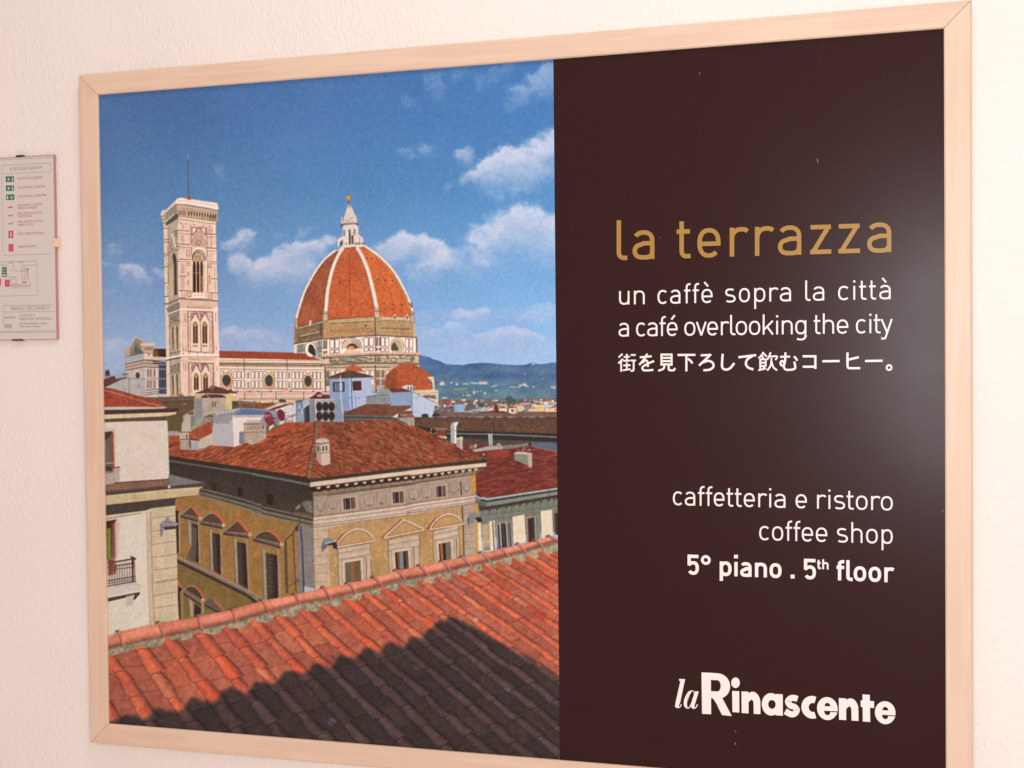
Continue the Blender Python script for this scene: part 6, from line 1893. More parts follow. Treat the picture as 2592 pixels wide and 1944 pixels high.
rid_u = np.vstack([M([(40, 560), (150, 500), (525, 417), (885, 355), (1205, 290), (1490, 208), (1790, 152), (2060, 90)]),
                   N([(150, 492), (390, 437), (600, 372), (820, 327), (1030, 285), (1215, 247), (1395, 207), (1575, 165), (1740, 127), (1895, 90), (2030, 55), (2120, 52)])])
rid_l = np.vstack([M([(40, 660), (185, 635), (565, 555), (915, 480), (1240, 412), (1545, 330), (1835, 245), (2120, 200)]),
                   N([(220, 585), (465, 525), (680, 462), (895, 430), (1100, 380), (1290, 333), (1470, 295), (1640, 243), (1800, 205), (1960, 155), (2110, 113), (2180, 110)])])
mort = np.vstack([M([(40, 745)]), starts[:1] + (-18, 14)])
for i in range(len(starts) - 1):
    p, q = starts[i], starts[i + 1]
    mort = np.vstack([mort, [p + (-7, 6), p + (0, -2), p + (9, 5), lerp(p, q, .5) + (6, 15), lerp(p, q, .78) + (3, 14)]])
mort = np.vstack([mort, starts[-1:] + (30, 0)])
fill(np.vstack([mort, [(1445, 1960), (230, 1960)]]), roofcol(False))
# shaded part
sh = np.vstack([M([(30, 1350), (90, 1345), (180, 1300), (225, 1285), (290, 1290), (340, 1315), (400, 1330), (450, 1300), (500, 1225), (560, 1235), (620, 1250), (690, 1275), (740, 1250), (790, 1180), (830, 1135), (880, 1130), (950, 1155),
                   (1010, 1170), (1070, 1160), (1110, 1080), (1130, 1045), (1190, 1040), (1260, 1060), (1340, 1085), (1390, 1040), (1420, 975), (1480, 970), (1560, 990), (1630, 985), (1660, 930), (1690, 870), (1760, 880), (1860, 905), (1930, 900), (1945, 830), (1990, 800), (2080, 830)]),
                N([(0, 1290), (20, 1260), (45, 1195), (95, 1165), (150, 1190), (225, 1205), (258, 1150), (290, 1115), (350, 1105), (420, 1135), (470, 1140), (492, 1085), (540, 1050), (600, 1075), (670, 1100), (705, 1065), (715, 1020), (760, 1000), (850, 1020), (875, 960), (905, 930),
                   (965, 890), (1010, 862), (1050, 860), (1080, 828), (1130, 825), (1190, 850), (1320, 915), (1480, 1000), (1560, 1035), (1700, 1125), (1800, 1185), (1900, 1230), (2000, 1295), (2060, 1340), (2180, 1440)]), [(1445, 1960), (230, 1960)]])
sh = np.vstack([[lerp(sh[i], sh[(i + 1) % len(sh)], t) for t in (0, .34, .67)] for i in range(len(sh))])
sh[:, 1] += (fbm(sh[:, 0], sh[:, 1], 15, 151, 2) - .5) * 13
fill(sh, roofcol(True), 1, 4)
fill(mort.tolist() + rid_l[::-1].tolist(), lambda x, y: mix((190, 170, 134), (138, 124, 98), sstep(.3, .75, fbm(x, y, 7, 141, 4, .7))))
stroke(rid_l + (0, 3.0), 3.0, (104, 84, 62), .55, 1.5)
for i in range(len(rid_u) - 1):
    a, b, c, d = rid_u[i], rid_u[i + 1], rid_l[i + 1], rid_l[i]
    h = hsh(i, 3, 9)
    q = [a + (4, 2.5), b + (-3, 6.0), b + (2, 6.5), lerp(b, c, .55) + (2.5, 2), c + (0, 1), d + (4, 1), lerp(a, d, .5) + (4, 0)]

    def rc(x, y, a=a, d=d, b=b, c=c, h=h):
        t = (x - a[0]) / (b[0] - a[0] + 1e-6)
        yu = a[1] + (b[1] - a[1]) * t + 4
        yl = d[1] + (c[1] - d[1]) * t
        s = np.clip((y - yu) / (yl - yu + 1e-6), 0, 1)
        col = mix((202, 118, 90), (222, 136, 104), h)
        return col * (0.90 + .24 * np.sin(np.pi * np.clip(s * .8 + .12, 0, 1)) - .22 * s ** 4)[..., None] + (fbm(x, y, 14, 143 + i, 3)[..., None] - .5) * 26
    fill(q, rc)
for i in range(1, len(rid_u) - 1):
    a, d = rid_u[i], rid_l[i]
    mid = lerp(a, d, .5)
    stroke([a + (-7, 3), a + (0, 0), a + (4, 3.5), mid + (2, 0), d + (1, 0), d + (5, 2)], 3.2, (206, 118, 88), .95, 1)
    stroke([a + (-9, 5), a + (-3, 3.0), mid + (-2.4, 1), d + (-2, 1)], 2.2, (122, 58, 48), .8, 1)
    fill([a + (-12, 5), a + (-5, -1), a + (2, -1), a + (-3, 4)], (96, 58, 58), .8, 1)
for x, y, w in ((1410, 565, 5), (635, 662, 6), (1340, 840, 14), (1030, 610, 5), (2115, 1350, 5)):
    fill(ell(*N((x, y)).reshape(2), w * .55, w * .4, 20, n=10), (224, 172, 144) if w != 6 else (236, 206, 180), .8, 1)
fill(M([(1420, 850), (1470, 850), (1560, 940), (1530, 955), (1440, 890)]), (232, 142, 98), .8, 1)
fill(N([(1800, 720), (1840, 705), (2020, 790), (1975, 860), (1960, 860)]), (186, 62, 40), .75, 1)
for q, c in (([(70, 920), (110, 900), (160, 940), (140, 970)], (220, 96, 50)), ([(840, 700), (880, 670), (920, 720), (890, 740)], (220, 92, 52)), ([(1370, 740), (1420, 710), (1450, 760), (1400, 780)], (222, 100, 58)),
             ([(1510, 700), (1570, 670), (1600, 710), (1550, 740)], (216, 96, 58)), ([(1610, 920), (1660, 890), (1700, 940), (1660, 970)], (226, 104, 50)), ([(830, 870), (890, 800), (960, 840), (890, 940)], (222, 96, 46))):
    fill(N(q), c, .7, 1)
for p, c in (((2145, 1340), (150, 150, 170)), ((2120, 1370), (110, 100, 116)), ((1930, 1080), (112, 80, 66))):
    fill(ell(*M(p).reshape(2), 10, 4, 35, n=12), c, .5, 2)
for p, c in (((1640, 1500), (124, 116, 124)), ((1430, 1110), (104, 108, 124)), ((780, 1290), (104, 78, 68)), ((1440, 1560), (104, 76, 74)), ((1980, 1540), (96, 80, 92)), ((2030, 1600), (96, 86, 102)), ((15, 1200), (92, 76, 76))):
    fill(ell(*N(p).reshape(2), 10, 5, 35, n=12), c, .6, 2)

# ---- bleed: the picture runs on under the frame and the brown panel
for r in range(CH):
    y = r + OY + .5
    l = int(250.6 + .0171 * (y - 240.5) - OX) + 1
    q = int(1399.3 + .01112 * (y - 150.7) - OX) - 3
    l, q = max(l, 1), min(q, CW - 2)
    IMG[r, :l] = IMG[r, l]
    IMG[r, q:] = IMG[r, q]

# ---- weathering of walls and roofs, and the muted tone of the print
low = sstep(0, 60, YY - (905 - 40 * np.exp(-((XX - 830) / 200) ** 2)))
blue = sstep(6, 34, IMG[..., 2] - IMG[..., 0])
bld = np.maximum(low, 1 - blue) * (1 - .6 * blue)
tex = (fbm(XX, YY, 34, 201, 4, .6) - .5) * .08 + (fbm(XX, YY, 7, 207, 3, .65) - .5) * .11 + (fbm(XX * 2.2, YY * .5, 12, 211, 3, .6) - .5) * .09 + (vnoise(XX / 1.8, YY / 1.8, 215) - .5) * .10
bld = bld * (1 - .62 * sstep(150, 185, IMG.min(-1)))
IMG *= (1 + tex * bld)[..., None]
np.clip(IMG, 0, 255, IMG)
del low, blue, bld, tex
g_ = (IMG @ C3((.3, .59, .11)))[..., None]
IMG = g_ + (IMG - g_) * 0.88
IMG = 255 * (IMG / 255) ** 1.13 * .985

# ---- softness and grain of the enlargement
for c in range(3):
    IMG[..., c] = blur_mask(IMG[..., c], 1) * .62 + IMG[..., c] * .38
    IMG[..., c] += .22 * (IMG[..., c] - blur_mask(IMG[..., c], 3))
rs = np.random.RandomState(99)
lum = IMG.mean(-1)
gr = blur_mask(rs.randn(CH, CW).astype(np.float32), 1)
gr /= gr.std()
gc = np.stack([blur_mask(rs.randn(CH, CW).astype(np.float32), 2) for _ in range(3)], -1)
gc /= gc.std()
IMG += gr[..., None] * 2.6 + gc * 1.8
np.clip(IMG, 4, 250, IMG)

# ---- the sheet itself
XS = 0.8200                      # where the photograph ends and the brown panel begins
PX0, PX1, PD0, PD1 = -0.002, XS, -0.002, H + 0.002
NX, NY = 760, 1030
gx, gd = np.meshgrid(np.linspace(PX0, PX1, NX), np.linspace(PD0, PD1, NY))
gu, gv = to_photo(gx, gd)
fu, fv_ = np.clip(gu - OX - .5, 0, CW - 1.001), np.clip(gv - OY - .5, 0, CH - 1.001)
iu, iv = fu.astype(int), fv_.astype(int)
au, av = (fu - iu)[..., None], (fv_ - iv)[..., None]
ink = (IMG[iv, iu] * (1 - au) + IMG[iv, iu + 1] * au) * (1 - av) + (IMG[iv + 1, iu] * (1 - au) + IMG[iv + 1, iu + 1] * au) * av
ALB = np.clip(lin(ink) / np.array([1.02, 0.90, 0.835]) - 0.004, 0.003, 0.93)
me = bpy.data.meshes.new("printed_photograph")
co = np.empty((NY * NX, 3), np.float32)
co[:, 0], co[:, 1], co[:, 2] = gx.ravel() - W / 2, 0, -gd.ravel()
me.vertices.add(NX * NY)
me.vertices.foreach_set("co", co.ravel())
q = np.arange(NX * NY).reshape(NY, NX)
quads = np.stack([q[1:, :-1], q[1:, 1:], q[:-1, 1:], q[:-1, :-1]], -1).reshape(-1, 4)
nq = len(quads)
me.loops.add(nq * 4)
me.loops.foreach_set("vertex_index", quads.ravel().astype(np.int32))
me.polygons.add(nq)
me.polygons.foreach_set("loop_start", np.arange(0, nq * 4, 4, dtype=np.int32))
me.polygons.foreach_set("loop_total", np.full(nq, 4, np.int32))
me.update()
ca = me.color_attributes.new("ink", "FLOAT_COLOR", "POINT")
ca.data.foreach_set("color", np.concatenate([ALB.reshape(-1, 3), np.ones((NX * NY, 1))], 1).astype(np.float32).ravel())
photo = link("printed_photograph", me, M_PRINT, poster)
photo["label"] = "colour city photograph with red dome, bell tower and tiled roofs"
del IMG, ink, ALB

# ------------------------------------------------------------------ brown text panel
panel = link("text_panel", box_mesh("text_panel", (XS + 0.0003 - W / 2, -0.0002, -H - 0.002), (W / 2 + 0.002, 0.0018, 0.002)), M_BROWN, poster)
panel["label"] = "dark brown glossy panel with gold and white lettering"


class Ink:
    """flat lettering: strokes and filled outlines measured on the photograph, laid on one plane"""

    def __init__(s, y):
        s.v, s.f, s.y, s.k = [], [], y, 0

    def _add(s, pts, faces):
        b = len(s.v)
        x, d = on_plane(pts[:, 0], pts[:, 1], s.y)
        yy = s.y - 0.000012 * s.k
        s.k += 1
        s.v += [(a, yy, -c) for a, c in zip(x, d)]
        s.f += [tuple(i + b for i in f) for f in faces]

    def stroke(s, pts, w, closed=False, w1=None):
        p = np.asarray(pts, float)
        n = len(p)
        if closed:
            t = np.roll(p, -1, 0) - np.roll(p, 1, 0)
            a, b = p - np.roll(p, 1, 0), np.roll(p, -1, 0) - p
        else:
            e = np.diff(p, axis=0)
            a = np.vstack([e[:1], e])
            b = np.vstack([e, e[-1:]])
            t = a / (np.linalg.norm(a, axis=1)[:, None] + 1e-9) + b / (np.linalg.norm(b, axis=1)[:, None] + 1e-9)
        t /= np.linalg.norm(t, axis=1)[:, None] + 1e-9
        nr = np.stack([-t[:, 1], t[:, 0]], 1)
        an = a / (np.linalg.norm(a, axis=1)[:, None] + 1e-9)
        c = np.clip(np.abs(nr[:, 0] * -an[:, 1] + nr[:, 1] * an[:, 0]), 0.45, 1)
        ww = np.linspace(w, w if w1 is None else w1, n)
        off = nr * (ww / 2 / c)[:, None]
        m = n if closed else n - 1
        s._add(np.vstack([p + off, p - off]), [(i, (i + 1) % n, (i + 1) % n + n, i + n) for i in range(m)])

    def poly(s, pts):
        p = np.asarray(pts, float)
        s._add(p, [tuple(range(len(p)))])

    def build(s, name, mat, parent):
        bm = bmesh.new()
        vs = [bm.verts.new(v) for v in s.v]
        for f in s.f:
            fc = bm.faces.new([vs[i] for i in f])
            if len(f) > 4:
                bmesh.ops.triangulate(bm, faces=[fc])
        bm.normal_update()
        for fc in bm.faces:
            if fc.normal.y > 0:
                fc.normal_flip()
        for v in bm.verts:
            v.co.x -= W / 2
        mm = bpy.data.meshes.new(name)
        bm.to_mesh(mm)
        bm.free()
        return link(name, mm, mat, parent)


def sup(cx, cy, rx, ry, a0, a1, n=26, e=2.35):
    """arc of a slightly squared oval, y upwards"""
    t = np.radians(np.linspace(a0, a1, n))
    c, s = np.cos(t), np.sin(t)
    return np.stack([cx + rx * np.sign(c) * np.abs(c) ** (2 / e), cy + ry * np.sign(s) * np.abs(s) ** (2 / e)], 1)


def cat(*a):
    return np.vstack([np.asarray(q, float).reshape(-1, 2) for q in a])


def glyph(ch, w, h, k, asc, des):
    """centre lines of a light engineering sans; w ink width, h x-height, k half stroke; returns [(points, closed)]"""
    o = h * 0.015
    T, Bm = h - k + o, k - o
    cy, ry = h / 2, h / 2 - k + o
    mid = w / 2
    accent = None
    if ch in "èé":
        accent, ch = ch, "e"
    if ch == "à":
        accent, ch = "è", "a"
    R = []
    if ch == "o":
        R = [(sup(mid, cy, mid - k, ry, 0, 360, 45)[:-1], True)]
    elif ch == "c":
        R = [(sup(mid + .03 * w, cy, mid - k + .03 * w, ry, 46, 314, 32), False)]
    elif ch == "e":
        b = h * .47
        R = [(cat([(w - k, b - k)], sup(mid, cy, mid - k, ry, 2, 316, 42)), False), ([(k * 1.2, b), (w - k * 1.2, b)], False)]
    elif ch == "a":
        bw = h * .29
        R = [(cat(sup(mid, h * .63, mid - k, h * .37 - k + o, 148, 0, 18), [(w - k, 0)]), False),
             (cat([(w - k, h * .555)], [(w * .5, h * .555)], sup(w * .47, bw, w * .47 - k, bw - k + o + (h * .555 - 2 * bw + k) * 0, 100, 270, 20), sup(w * .62, bw, w * .38 - k, bw - k + o, 270, 350, 10), [(w - k, h * .36)]), False)]
    elif ch == "u":
        R = [(cat([(k, h)], sup(mid, h * .4, mid - k, h * .4 - k + o, 180, 355, 22), [(w - k, h * .45)]), False), ([(w - k, h), (w - k, 0)], False)]
    elif ch == "n" or ch == "h":
        R = [([(k, asc if ch == "h" else h), (k, 0)], False), (cat([(k, h * .55)], sup(mid, h * .6, mid - k, h * .4 - k + o, 175, 0, 22), [(w - k, 0)]), False)]
    elif ch == "r":
        R = [([(k, h), (k, 0)], False), (cat([(k, h * .5)], sup(w * .62, h * .58, w * .62 - k, h * .42 - k + o, 172, 60, 16)), False)]
        R[1] = (cat(R[1][0][:-1], [(w - k * .6, h * .86)]), False)
    elif ch == "s":
        t1, t2 = h * .745, h * .255
        r1, r2 = h - k + o - t1, t2 - k + o
        R = [(cat(sup(mid, t1, mid - k - .04 * w, r1, 38, 180, 16), sup(mid, t1, mid - k - .04 * w, t1 - h * .51, 185, 250, 7), [(mid, h * .505)], sup(mid, t2, mid - k, h * .49 - t2, 68, 5, 7), sup(mid, t2, mid - k, r2, 0, -140, 16)), False)]
    elif ch == "t":
        top = asc * .92
        x = w * .36
        R = [(cat([(x, top), (x, h * .28)], sup(x + w * .34, h * .28, w * .34, h * .28 - k + o, 185, 268, 12), [(w, k - o)]), False), ([(0, h - k), (w * .96, h - k)], False)]
    elif ch == "l":
        R = [(cat([(k, asc), (k, h * .28)], sup(k + w * .55, h * .28, w * .55, h * .28 - k + o, 185, 268, 12), [(w, k - o)]), False)]
    elif ch == "f":
        x = w * .40
        R = [(cat([(w, asc - k)], sup(x + w * .48, asc - h * .3, w * .48, h * .3 - k, 92, 175, 12), [(x, asc - h * .34), (x, 0)]), False), ([(0, h - k), (w * .98, h - k)], False)]
    elif ch == "i":
        R = [([(mid, h), (mid, 0)], False), ([(mid, h * 1.25), (mid, h * 1.25 + 2 * k * 1.08)], False)]
    elif ch == "p":
        R = [([(k, h), (k, -des)], False), (sup(mid, cy, mid - k, ry, 0, 360, 45)[:-1], True)]
    elif ch == "g":
        R = [(cat([(w - k, h), (w - k, -des + h * .33)], sup(mid, -des + h * .33, mid - k, h * .33 - k, 0, -140, 16)), False), (sup(mid, cy, mid - k, ry, 0, 360, 45)[:-1], True)]
    elif ch == "k":
        R = [([(k, asc), (k, 0)], False), ([(w - k * 1.2, h), (k, h * .33)], False), ([(w * .36, h * .62), (w - k * 1.1, 0)], False)]
    elif ch == "v":
        R = [([(k, h), (mid, 0.0)], False), ([(w - k, h), (mid, 0.0)], False)]
    elif ch == "y":
        R = [([(k, h), (w * .53, h * .06)], False), (cat([(w - k, h), (w * .42, -des + h * .16), (w * .34, -des + h * .06)], [(w * .25, -des + k), (w * .05, -des + k)]), False)]
    elif ch == "z":
        R = [([(w * .02, h - k), (w * .98, h - k)], False), ([(w - k * 1.35, h - k), (k * 1.35, k)], False), ([(0, k), (w, k)], False)]
    elif ch == ".":
        R = [([(mid, 0), (mid, w)], False)]
    elif ch == "°":
        R = [(sup(mid, asc - mid, mid - k, mid - k, 0, 360, 33, 2)[:-1], True)]
    elif ch == "5":
        R = [([(w * .96, asc - k), (k * .0, asc - k)], False), ([(k, asc - k), (k, asc * .46)], False),
             (cat([(k * .6, asc * .485)], sup(mid, asc * .335, mid - k, asc * .335 - k + o, 128, -148, 34)), False)]
    if accent == "è":
        R.append(([(w * .26, h * 1.52), (w * .60, h * 1.20)], False))
    elif accent == "é":
        R.append(([(w * .74, h * 1.52), (w * .42, h * 1.20)], False))
    return R


def line_of_text(spec, base, xh, sw, asc, des, y, mat, label=None):
    """one line, each word a mesh of its own. spec: [(char, x0, x1)] in photograph px; base = ((x, y), (x, y)); xh = (left, right) x-height; sw stroke"""
    (xa, ya), (xb, yb) = base
    s = (yb - ya) / (xb - xa)
    X0, X1 = spec[0][1], spec[-1][2]
    ik, last = Ink(y), None
    for it in spec + [None]:
        if it is None or (last is not None and it[1] - last > 0.42 * xh[0]):
            o = ik.build("lettering", mat, panel)
            if label:
                o["label"] = label
            ik = Ink(y)
            if it is None:
                return
        ch, l, r = it[:3]
        last = r
        t = (l - X0) / (X1 - X0)
        h = xh[0] + (xh[1] - xh[0]) * t
        w_ = sw if len(it) < 4 else it[3]
        hh = h if len(it) < 5 else it[4]
        up = 0 if len(it) < 6 else it[5]
        for p, closed in glyph(ch, r - l, hh, w_ / 2, asc * hh, des * hh):
            p = np.asarray(p, float)
            ww = w_ * (1.2 if ch == "i" and len(p) == 2 and p[0][1] > hh * 1.1 else 1.0)
            if ch == ".":
                ww = r - l
            xx = l + p[:, 0]
            yy = ya + s * (xx - xa) - p[:, 1] - up
            ik.stroke(np.stack([xx, yy], 1), ww, closed)


def sx(x0, k, *items):
    return [(c, x0 + a * k, x0 + b * k) for c, a, b in items]


k4, k3 = 400 / 2212., 300 / 2212.
Y_INK = -0.0004
line_of_text(sx(1540, k4, ("l", 115, 265), ("a", 338, 645), ("t", 955, 1150), ("e", 1245, 1570), ("r", 1698, 1965)) + sx(1900, k4, ("r", 60, 330), ("a", 383, 710), ("z", 832, 1130), ("z", 1228, 1532), ("a", 1632, 1970)),
                     ((1652.1, 655.3), (2251.7, 638.0)), (72.0, 74.8), 11.3, 1.39, .4, Y_INK, M_GOLD, "large gold title lettering")
line_of_text(sx(1540, k4, ("u", 150, 295), ("n", 358, 508), ("c", 688, 828), ("a", 865, 1008), ("f", 1060, 1150), ("f", 1180, 1268), ("è", 1303, 1458), ("s", 1630, 1780), ("o", 1828, 1980), ("p", 2042, 2196)) +
             sx(1900, k4, ("r", 262, 388), ("a", 410, 565), ("l", 765, 838), ("a", 872, 1030), ("c", 1225, 1380), ("i", 1437, 1465), ("t", 1520, 1620), ("t", 1658, 1755), ("à", 1802, 1960)),
             ((1617.8, 770.1), (2251.7, 756.9)), (34.2, 35.3), 4.5, 1.47, .52, Y_INK, M_WHITE)
line_of_text(sx(1540, k4, ("a", 143, 287), ("c", 388, 525), ("a", 543, 688), ("f", 715, 803), ("é", 818, 968), ("o", 1063, 1217), ("v", 1225, 1375), ("e", 1383, 1533), ("r", 1575, 1690), ("l", 1705, 1778), ("o", 1783, 1940), ("o", 1968, 2125)) +
             sx(1900, k4, ("k", 170, 325), ("i", 357, 385), ("n", 437, 588), ("g", 625, 780), ("t", 885, 978), ("h", 1012, 1168), ("e", 1207, 1367), ("c", 1475, 1622), ("i", 1662, 1690), ("t", 1725, 1820), ("y", 1820, 1988)),
             ((1589.7, 851.5), (2202.9, 843.3)), (34.0, 35.3), 4.5, 1.47, .46, Y_INK, M_WHITE)
line_of_text(sx(1680, k3, ("c", 172, 358), ("a", 395, 588), ("f", 640, 762), ("f", 787, 908), ("e", 935, 1135), ("t", 1175, 1298), ("t", 1330, 1455), ("e", 1495, 1700), ("r", 1765, 1928), ("i", 1968, 2008), ("a", 2068, 2272)) +
             sx(1980, k3, ("e", 250, 460), ("r", 650, 820), ("i", 860, 900), ("s", 962, 1172), ("t", 1203, 1335), ("o", 1375, 1592), ("r", 1660, 1832), ("o", 1842, 2062)),
             ((1758.0, 1279.7), (2208.5, 1290.8)), (34.3, 35.3), 4.6, 1.45, .46, Y_INK, M_WHITE)
line_of_text(sx(1680, k3, ("c", 1783, 1978), ("o", 2022, 2230)) + sx(1980, k3, ("f", 62, 185), ("f", 212, 338), ("e", 365, 575), ("e", 628, 840), ("s", 1015, 1225), ("h", 1290, 1498), ("o", 1565, 1782), ("p", 1855, 2062)),
             ((1995.6, 1368.9), (2180.7, 1374.3)), (35.2, 36.0), 4.6, 1.45, .46, Y_INK, M_WHITE)
bold = sx(1720, k3, ("5", 150, 362), ("°", 400, 582), ("p", 750, 972), ("i", 1020, 1088), ("a", 1132, 1345), ("n", 1408, 1632), ("o", 1680, 1905), (".", 2075, 2148)) + \
    sx(2000, k3, ("5", 258, 482), ("t", 505, 575), ("h", 600, 718), ("f", 865, 1010), ("l", 1048, 1168), ("o", 1187, 1420), ("o", 1465, 1698), ("r", 1758, 1952))
bold = [b + (4.6, 18.0, 26.5) if b[0] in "th" else (b + (7.0,) if b[0] == "°" else b) for b in bold]
line_of_text(bold, ((1862.4, 1458.7), (2242.8, 1473.6)), (36.0, 37.4), 8.3, 1.40, .36, Y_INK, M_WHITE, "bold white lettering")

# the Japanese line: strokes on the photograph
jp = Ink(Y_INK)
J1, J2 = crop(1540, 870, 400), crop(1900, 870, 400)


def js(reg, w, *pls):
    for pl in pls:
        jp.stroke(reg([tuple(p) for p in pl]), w)


def curve(pts, n=8):
    p = np.asarray(pts, float)
    q = np.vstack([2 * p[0] - p[1], p, 2 * p[-1] - p[-2]])
    out = []
    for i in range(1, len(q) - 2):
        for t in np.linspace(0, 1, n, endpoint=False):
            a, b, c, d = q[i - 1:i + 3]
            out.append(.5 * ((2 * b) + (c - a) * t + (2 * a - 5 * b + 4 * c - d) * t * t + (3 * b - a - 3 * c + d) * t ** 3))
    out.append(p[-1])
    return np.array(out)


# machi
js(J1, 4.3, [(198, 142), (143, 192)], [(205, 212), (140, 275)], [(178, 240), (178, 392)], [(215, 186), (300, 180)], [(258, 142), (258, 245)], [(207, 240), (304, 236)], [(210, 305), (308, 300)], [(258, 262), (258, 372)], [(200, 372), (310, 356)],
   [(314, 158), (382, 158)], [(312, 235), (386, 235)], [(354, 235), (354, 366), (340, 380), (312, 380)])
# wo
js(J1, 5.0, [(440, 190), (606, 176)], curve([(545, 140), (500, 215), (432, 298)]), curve([(474, 268), (520, 232), (550, 260), (552, 325)]), curve([(640, 242), (540, 285), (478, 330), (490, 368), (540, 374), (630, 366)]))
# miru
js(J1, 5.0, [(743, 138), (743, 308)], [(885, 138), (885, 308)], [(730, 152), (898, 152)], [(750, 198), (880, 198)], [(750, 244), (880, 244)], [(730, 290), (898, 290)], curve([(785, 300), (770, 350), (698, 380)]), curve([(845, 300), (846, 360), (870, 372), (915, 370), (934, 340)]))
# shita
js(J1, 5.4, [(968, 158), (1218, 156)], [(1092, 160), (1092, 386)], curve([(1112, 208), (1150, 240), (1178, 275)]))
# ro
js(J1, 5.4, [(1293, 163), (1425, 158)], [(1437, 148), (1270, 305)], curve([(1320, 262), (1400, 240), (1460, 268), (1470, 320), (1420, 362), (1330, 372)]))
# shi
js(J1, 5.6, curve([(1600, 142), (1592, 260), (1596, 335), (1640, 362), (1700, 345), (1764, 272)]))
# te
js(J1, 5.6, [(1820, 190), (2068, 160)], curve([(2020, 170), (1945, 220), (1925, 285), (1960, 335), (2030, 360)]))
# nomu
js(J2, 4.4, curve([(180, 118), (150, 165), (110, 205)]), curve([(176, 130), (205, 160), (228, 182)]), [(170, 170), (170, 212)], [(135, 216), (135, 372)], [(212, 214), (212, 316)], [(128, 220), (220, 218)], [(138, 266), (210, 266)], [(130, 312), (220, 310)], [(108, 372), (205, 348)], [(176, 318), (212, 356)],
   curve([(280, 120), (258, 180), (230, 225)]), curve([(262, 180), (368, 178), (348, 228)]), curve([(292, 200), (282, 300), (232, 376)]), curve([(292, 250), (320, 330), (372, 372)]))
# mu
js(J2, 5.2, [(415, 184), (552, 180)], curve([(488, 122), (485, 200), (476, 275), (450, 308), (422, 290), (424, 252), (450, 238)]), curve([(450, 238), (468, 260), (468, 330), (500, 364), (580, 362), (622, 345), (622, 300), (610, 252)]), curve([(606, 178), (635, 205), (652, 238)]))
# ko - hi -
js(J2, 5.6, [(728, 176), (920, 176)], [(905, 164), (907, 352)], [(730, 322), (905, 322)], [(1005, 246), (1246, 242)], curve([(1356, 124), (1356, 250), (1360, 325), (1390, 342), (1534, 342)]), [(1515, 188), (1365, 224)], [(1602, 242), (1848, 238)])
jp.stroke(J2(ell(1938, 334, 34, 34, n=25)[:-1]), 4.6, True)
jp.build("lettering", M_WHITE, panel)["label"] = "white line of Japanese characters"

# the wordmark at the foot
lg = Ink(Y_INK)
X1, X2 = crop(1690, 1660, 300), crop(1980, 1660, 300)
PL = lambda reg, *p: lg.poly(reg(list(p)))
# italic la
PL(X1, (216, 430), (326, 437), (318, 470), (236, 860), (212, 920), (205, 968), (160, 975), (137, 940), (150, 860), (238, 474), (212, 462))
lg.stroke(X1(curve([(180, 960), (222, 962), (256, 905)])), 2.4)
ao = cat([(440, 645)], curve([(470, 650), (400, 660), (340, 740), (302, 850), (310, 940), (350, 980)]), [(375, 975), (362, 930), (372, 850), (410, 730), (450, 672)])
lg.poly(X1(ao))
lg.stroke(X1(curve([(440, 652), (480, 655), (494, 700)])), 1.7)
lg.stroke(X1(curve([(350, 975), (400, 968), (450, 880), (480, 780)])), 2.6)
PL(X1, (512, 662), (582, 665), (505, 915), (500, 990), (460, 985), (436, 950), (446, 880), (490, 720))
lg.stroke(X1(curve([(490, 982), (530, 960), (558, 905)])), 2.4)
# R
PL(X1, (632, 310), (806, 316), (812, 1090), (642, 1082))


def ringarc(reg, cx, cy, ro, ri, a0, a1, n=30, sk=0.05):
    """part of a ring between two ellipses"""
    t = np.radians(np.linspace(a0, a1, n))
    o = np.stack([cx + ro[0] * np.cos(t), cy - ro[1] * np.sin(t)], 1)
    i = np.stack([ri[2] + ri[0] * np.cos(t), ri[3] - ri[1] * np.sin(t)], 1)
    p = np.vstack([o, i])
    p[:, 1] += (p[:, 0] - cx) * sk
    q = reg(p)
    lg._add(q, [(k, k + 1, k + 1 + n, k + n) for k in range(n - 1)])


PL(X1, (800, 316), (940, 326), (940, 455), (806, 450))
PL(X1, (806, 660), (930, 664), (930, 800), (806, 790))
ringarc(X1, 930, 564, (236, 238), (62, 105, 928, 560), 92, -92, 30, .03)
PL(X1, (812, 785), (960, 790), (1022, 792), (1196, 1125), (1014, 1104), (905, 880), (850, 800))
# i
lg.poly(X1(ell(1267, 502, 80, 98, n=33)[:-1]))
PL(X1, (1204, 655), (1336, 662), (1338, 1058), (1210, 1050))


def small_n(reg, x, y, w, h, st):
    PL(reg, (x, y), (x + st, y + 6), (x + st + 2, y + h + 8), (x + 4, y + h))
    ringarc(reg, x + w * .60, y + h * .52, (w * .40, h * .505), (w * .135, h * .17, x + w * .50, y + h * .54), 180 - 25, 0, 24, .05)
    lg.poly(reg([(x + w * .64, y + h * .50 + 8), (x + w, y + h * .53 + 8), (x + w + 2, y + h + 22), (x + w * .65, y + h + 16)]))
    PL(reg, (x + st - 6, y + h * .20), (x + w * .5, y + h * .03), (x + w * .52, y + h * .38), (x + st - 6, y + h * .52))


small_n(X1, 1378, 664, 352, 402, 130)
small_n(X2, 1056, 788, 366, 404, 136)
# a
ringarc(X1, 1930, 905, (172, 210), (70, 82, 1946, 906), 0, 360, 48, .03)
PL(X1, (2012, 712), (2148, 718), (2150, 1118), (2016, 1110))
# s
s_mid = curve([(286, 804), (225, 786), (160, 792), (108, 850), (150, 925), (225, 952), (272, 1012), (232, 1078), (160, 1088), (55, 1034)], 8)
lg.stroke(X2(s_mid[:30]), 15.2)
lg.stroke(X2(s_mid[29:46]), 15.2)
lg.stroke(X2(s_mid[45:]), 15.2)
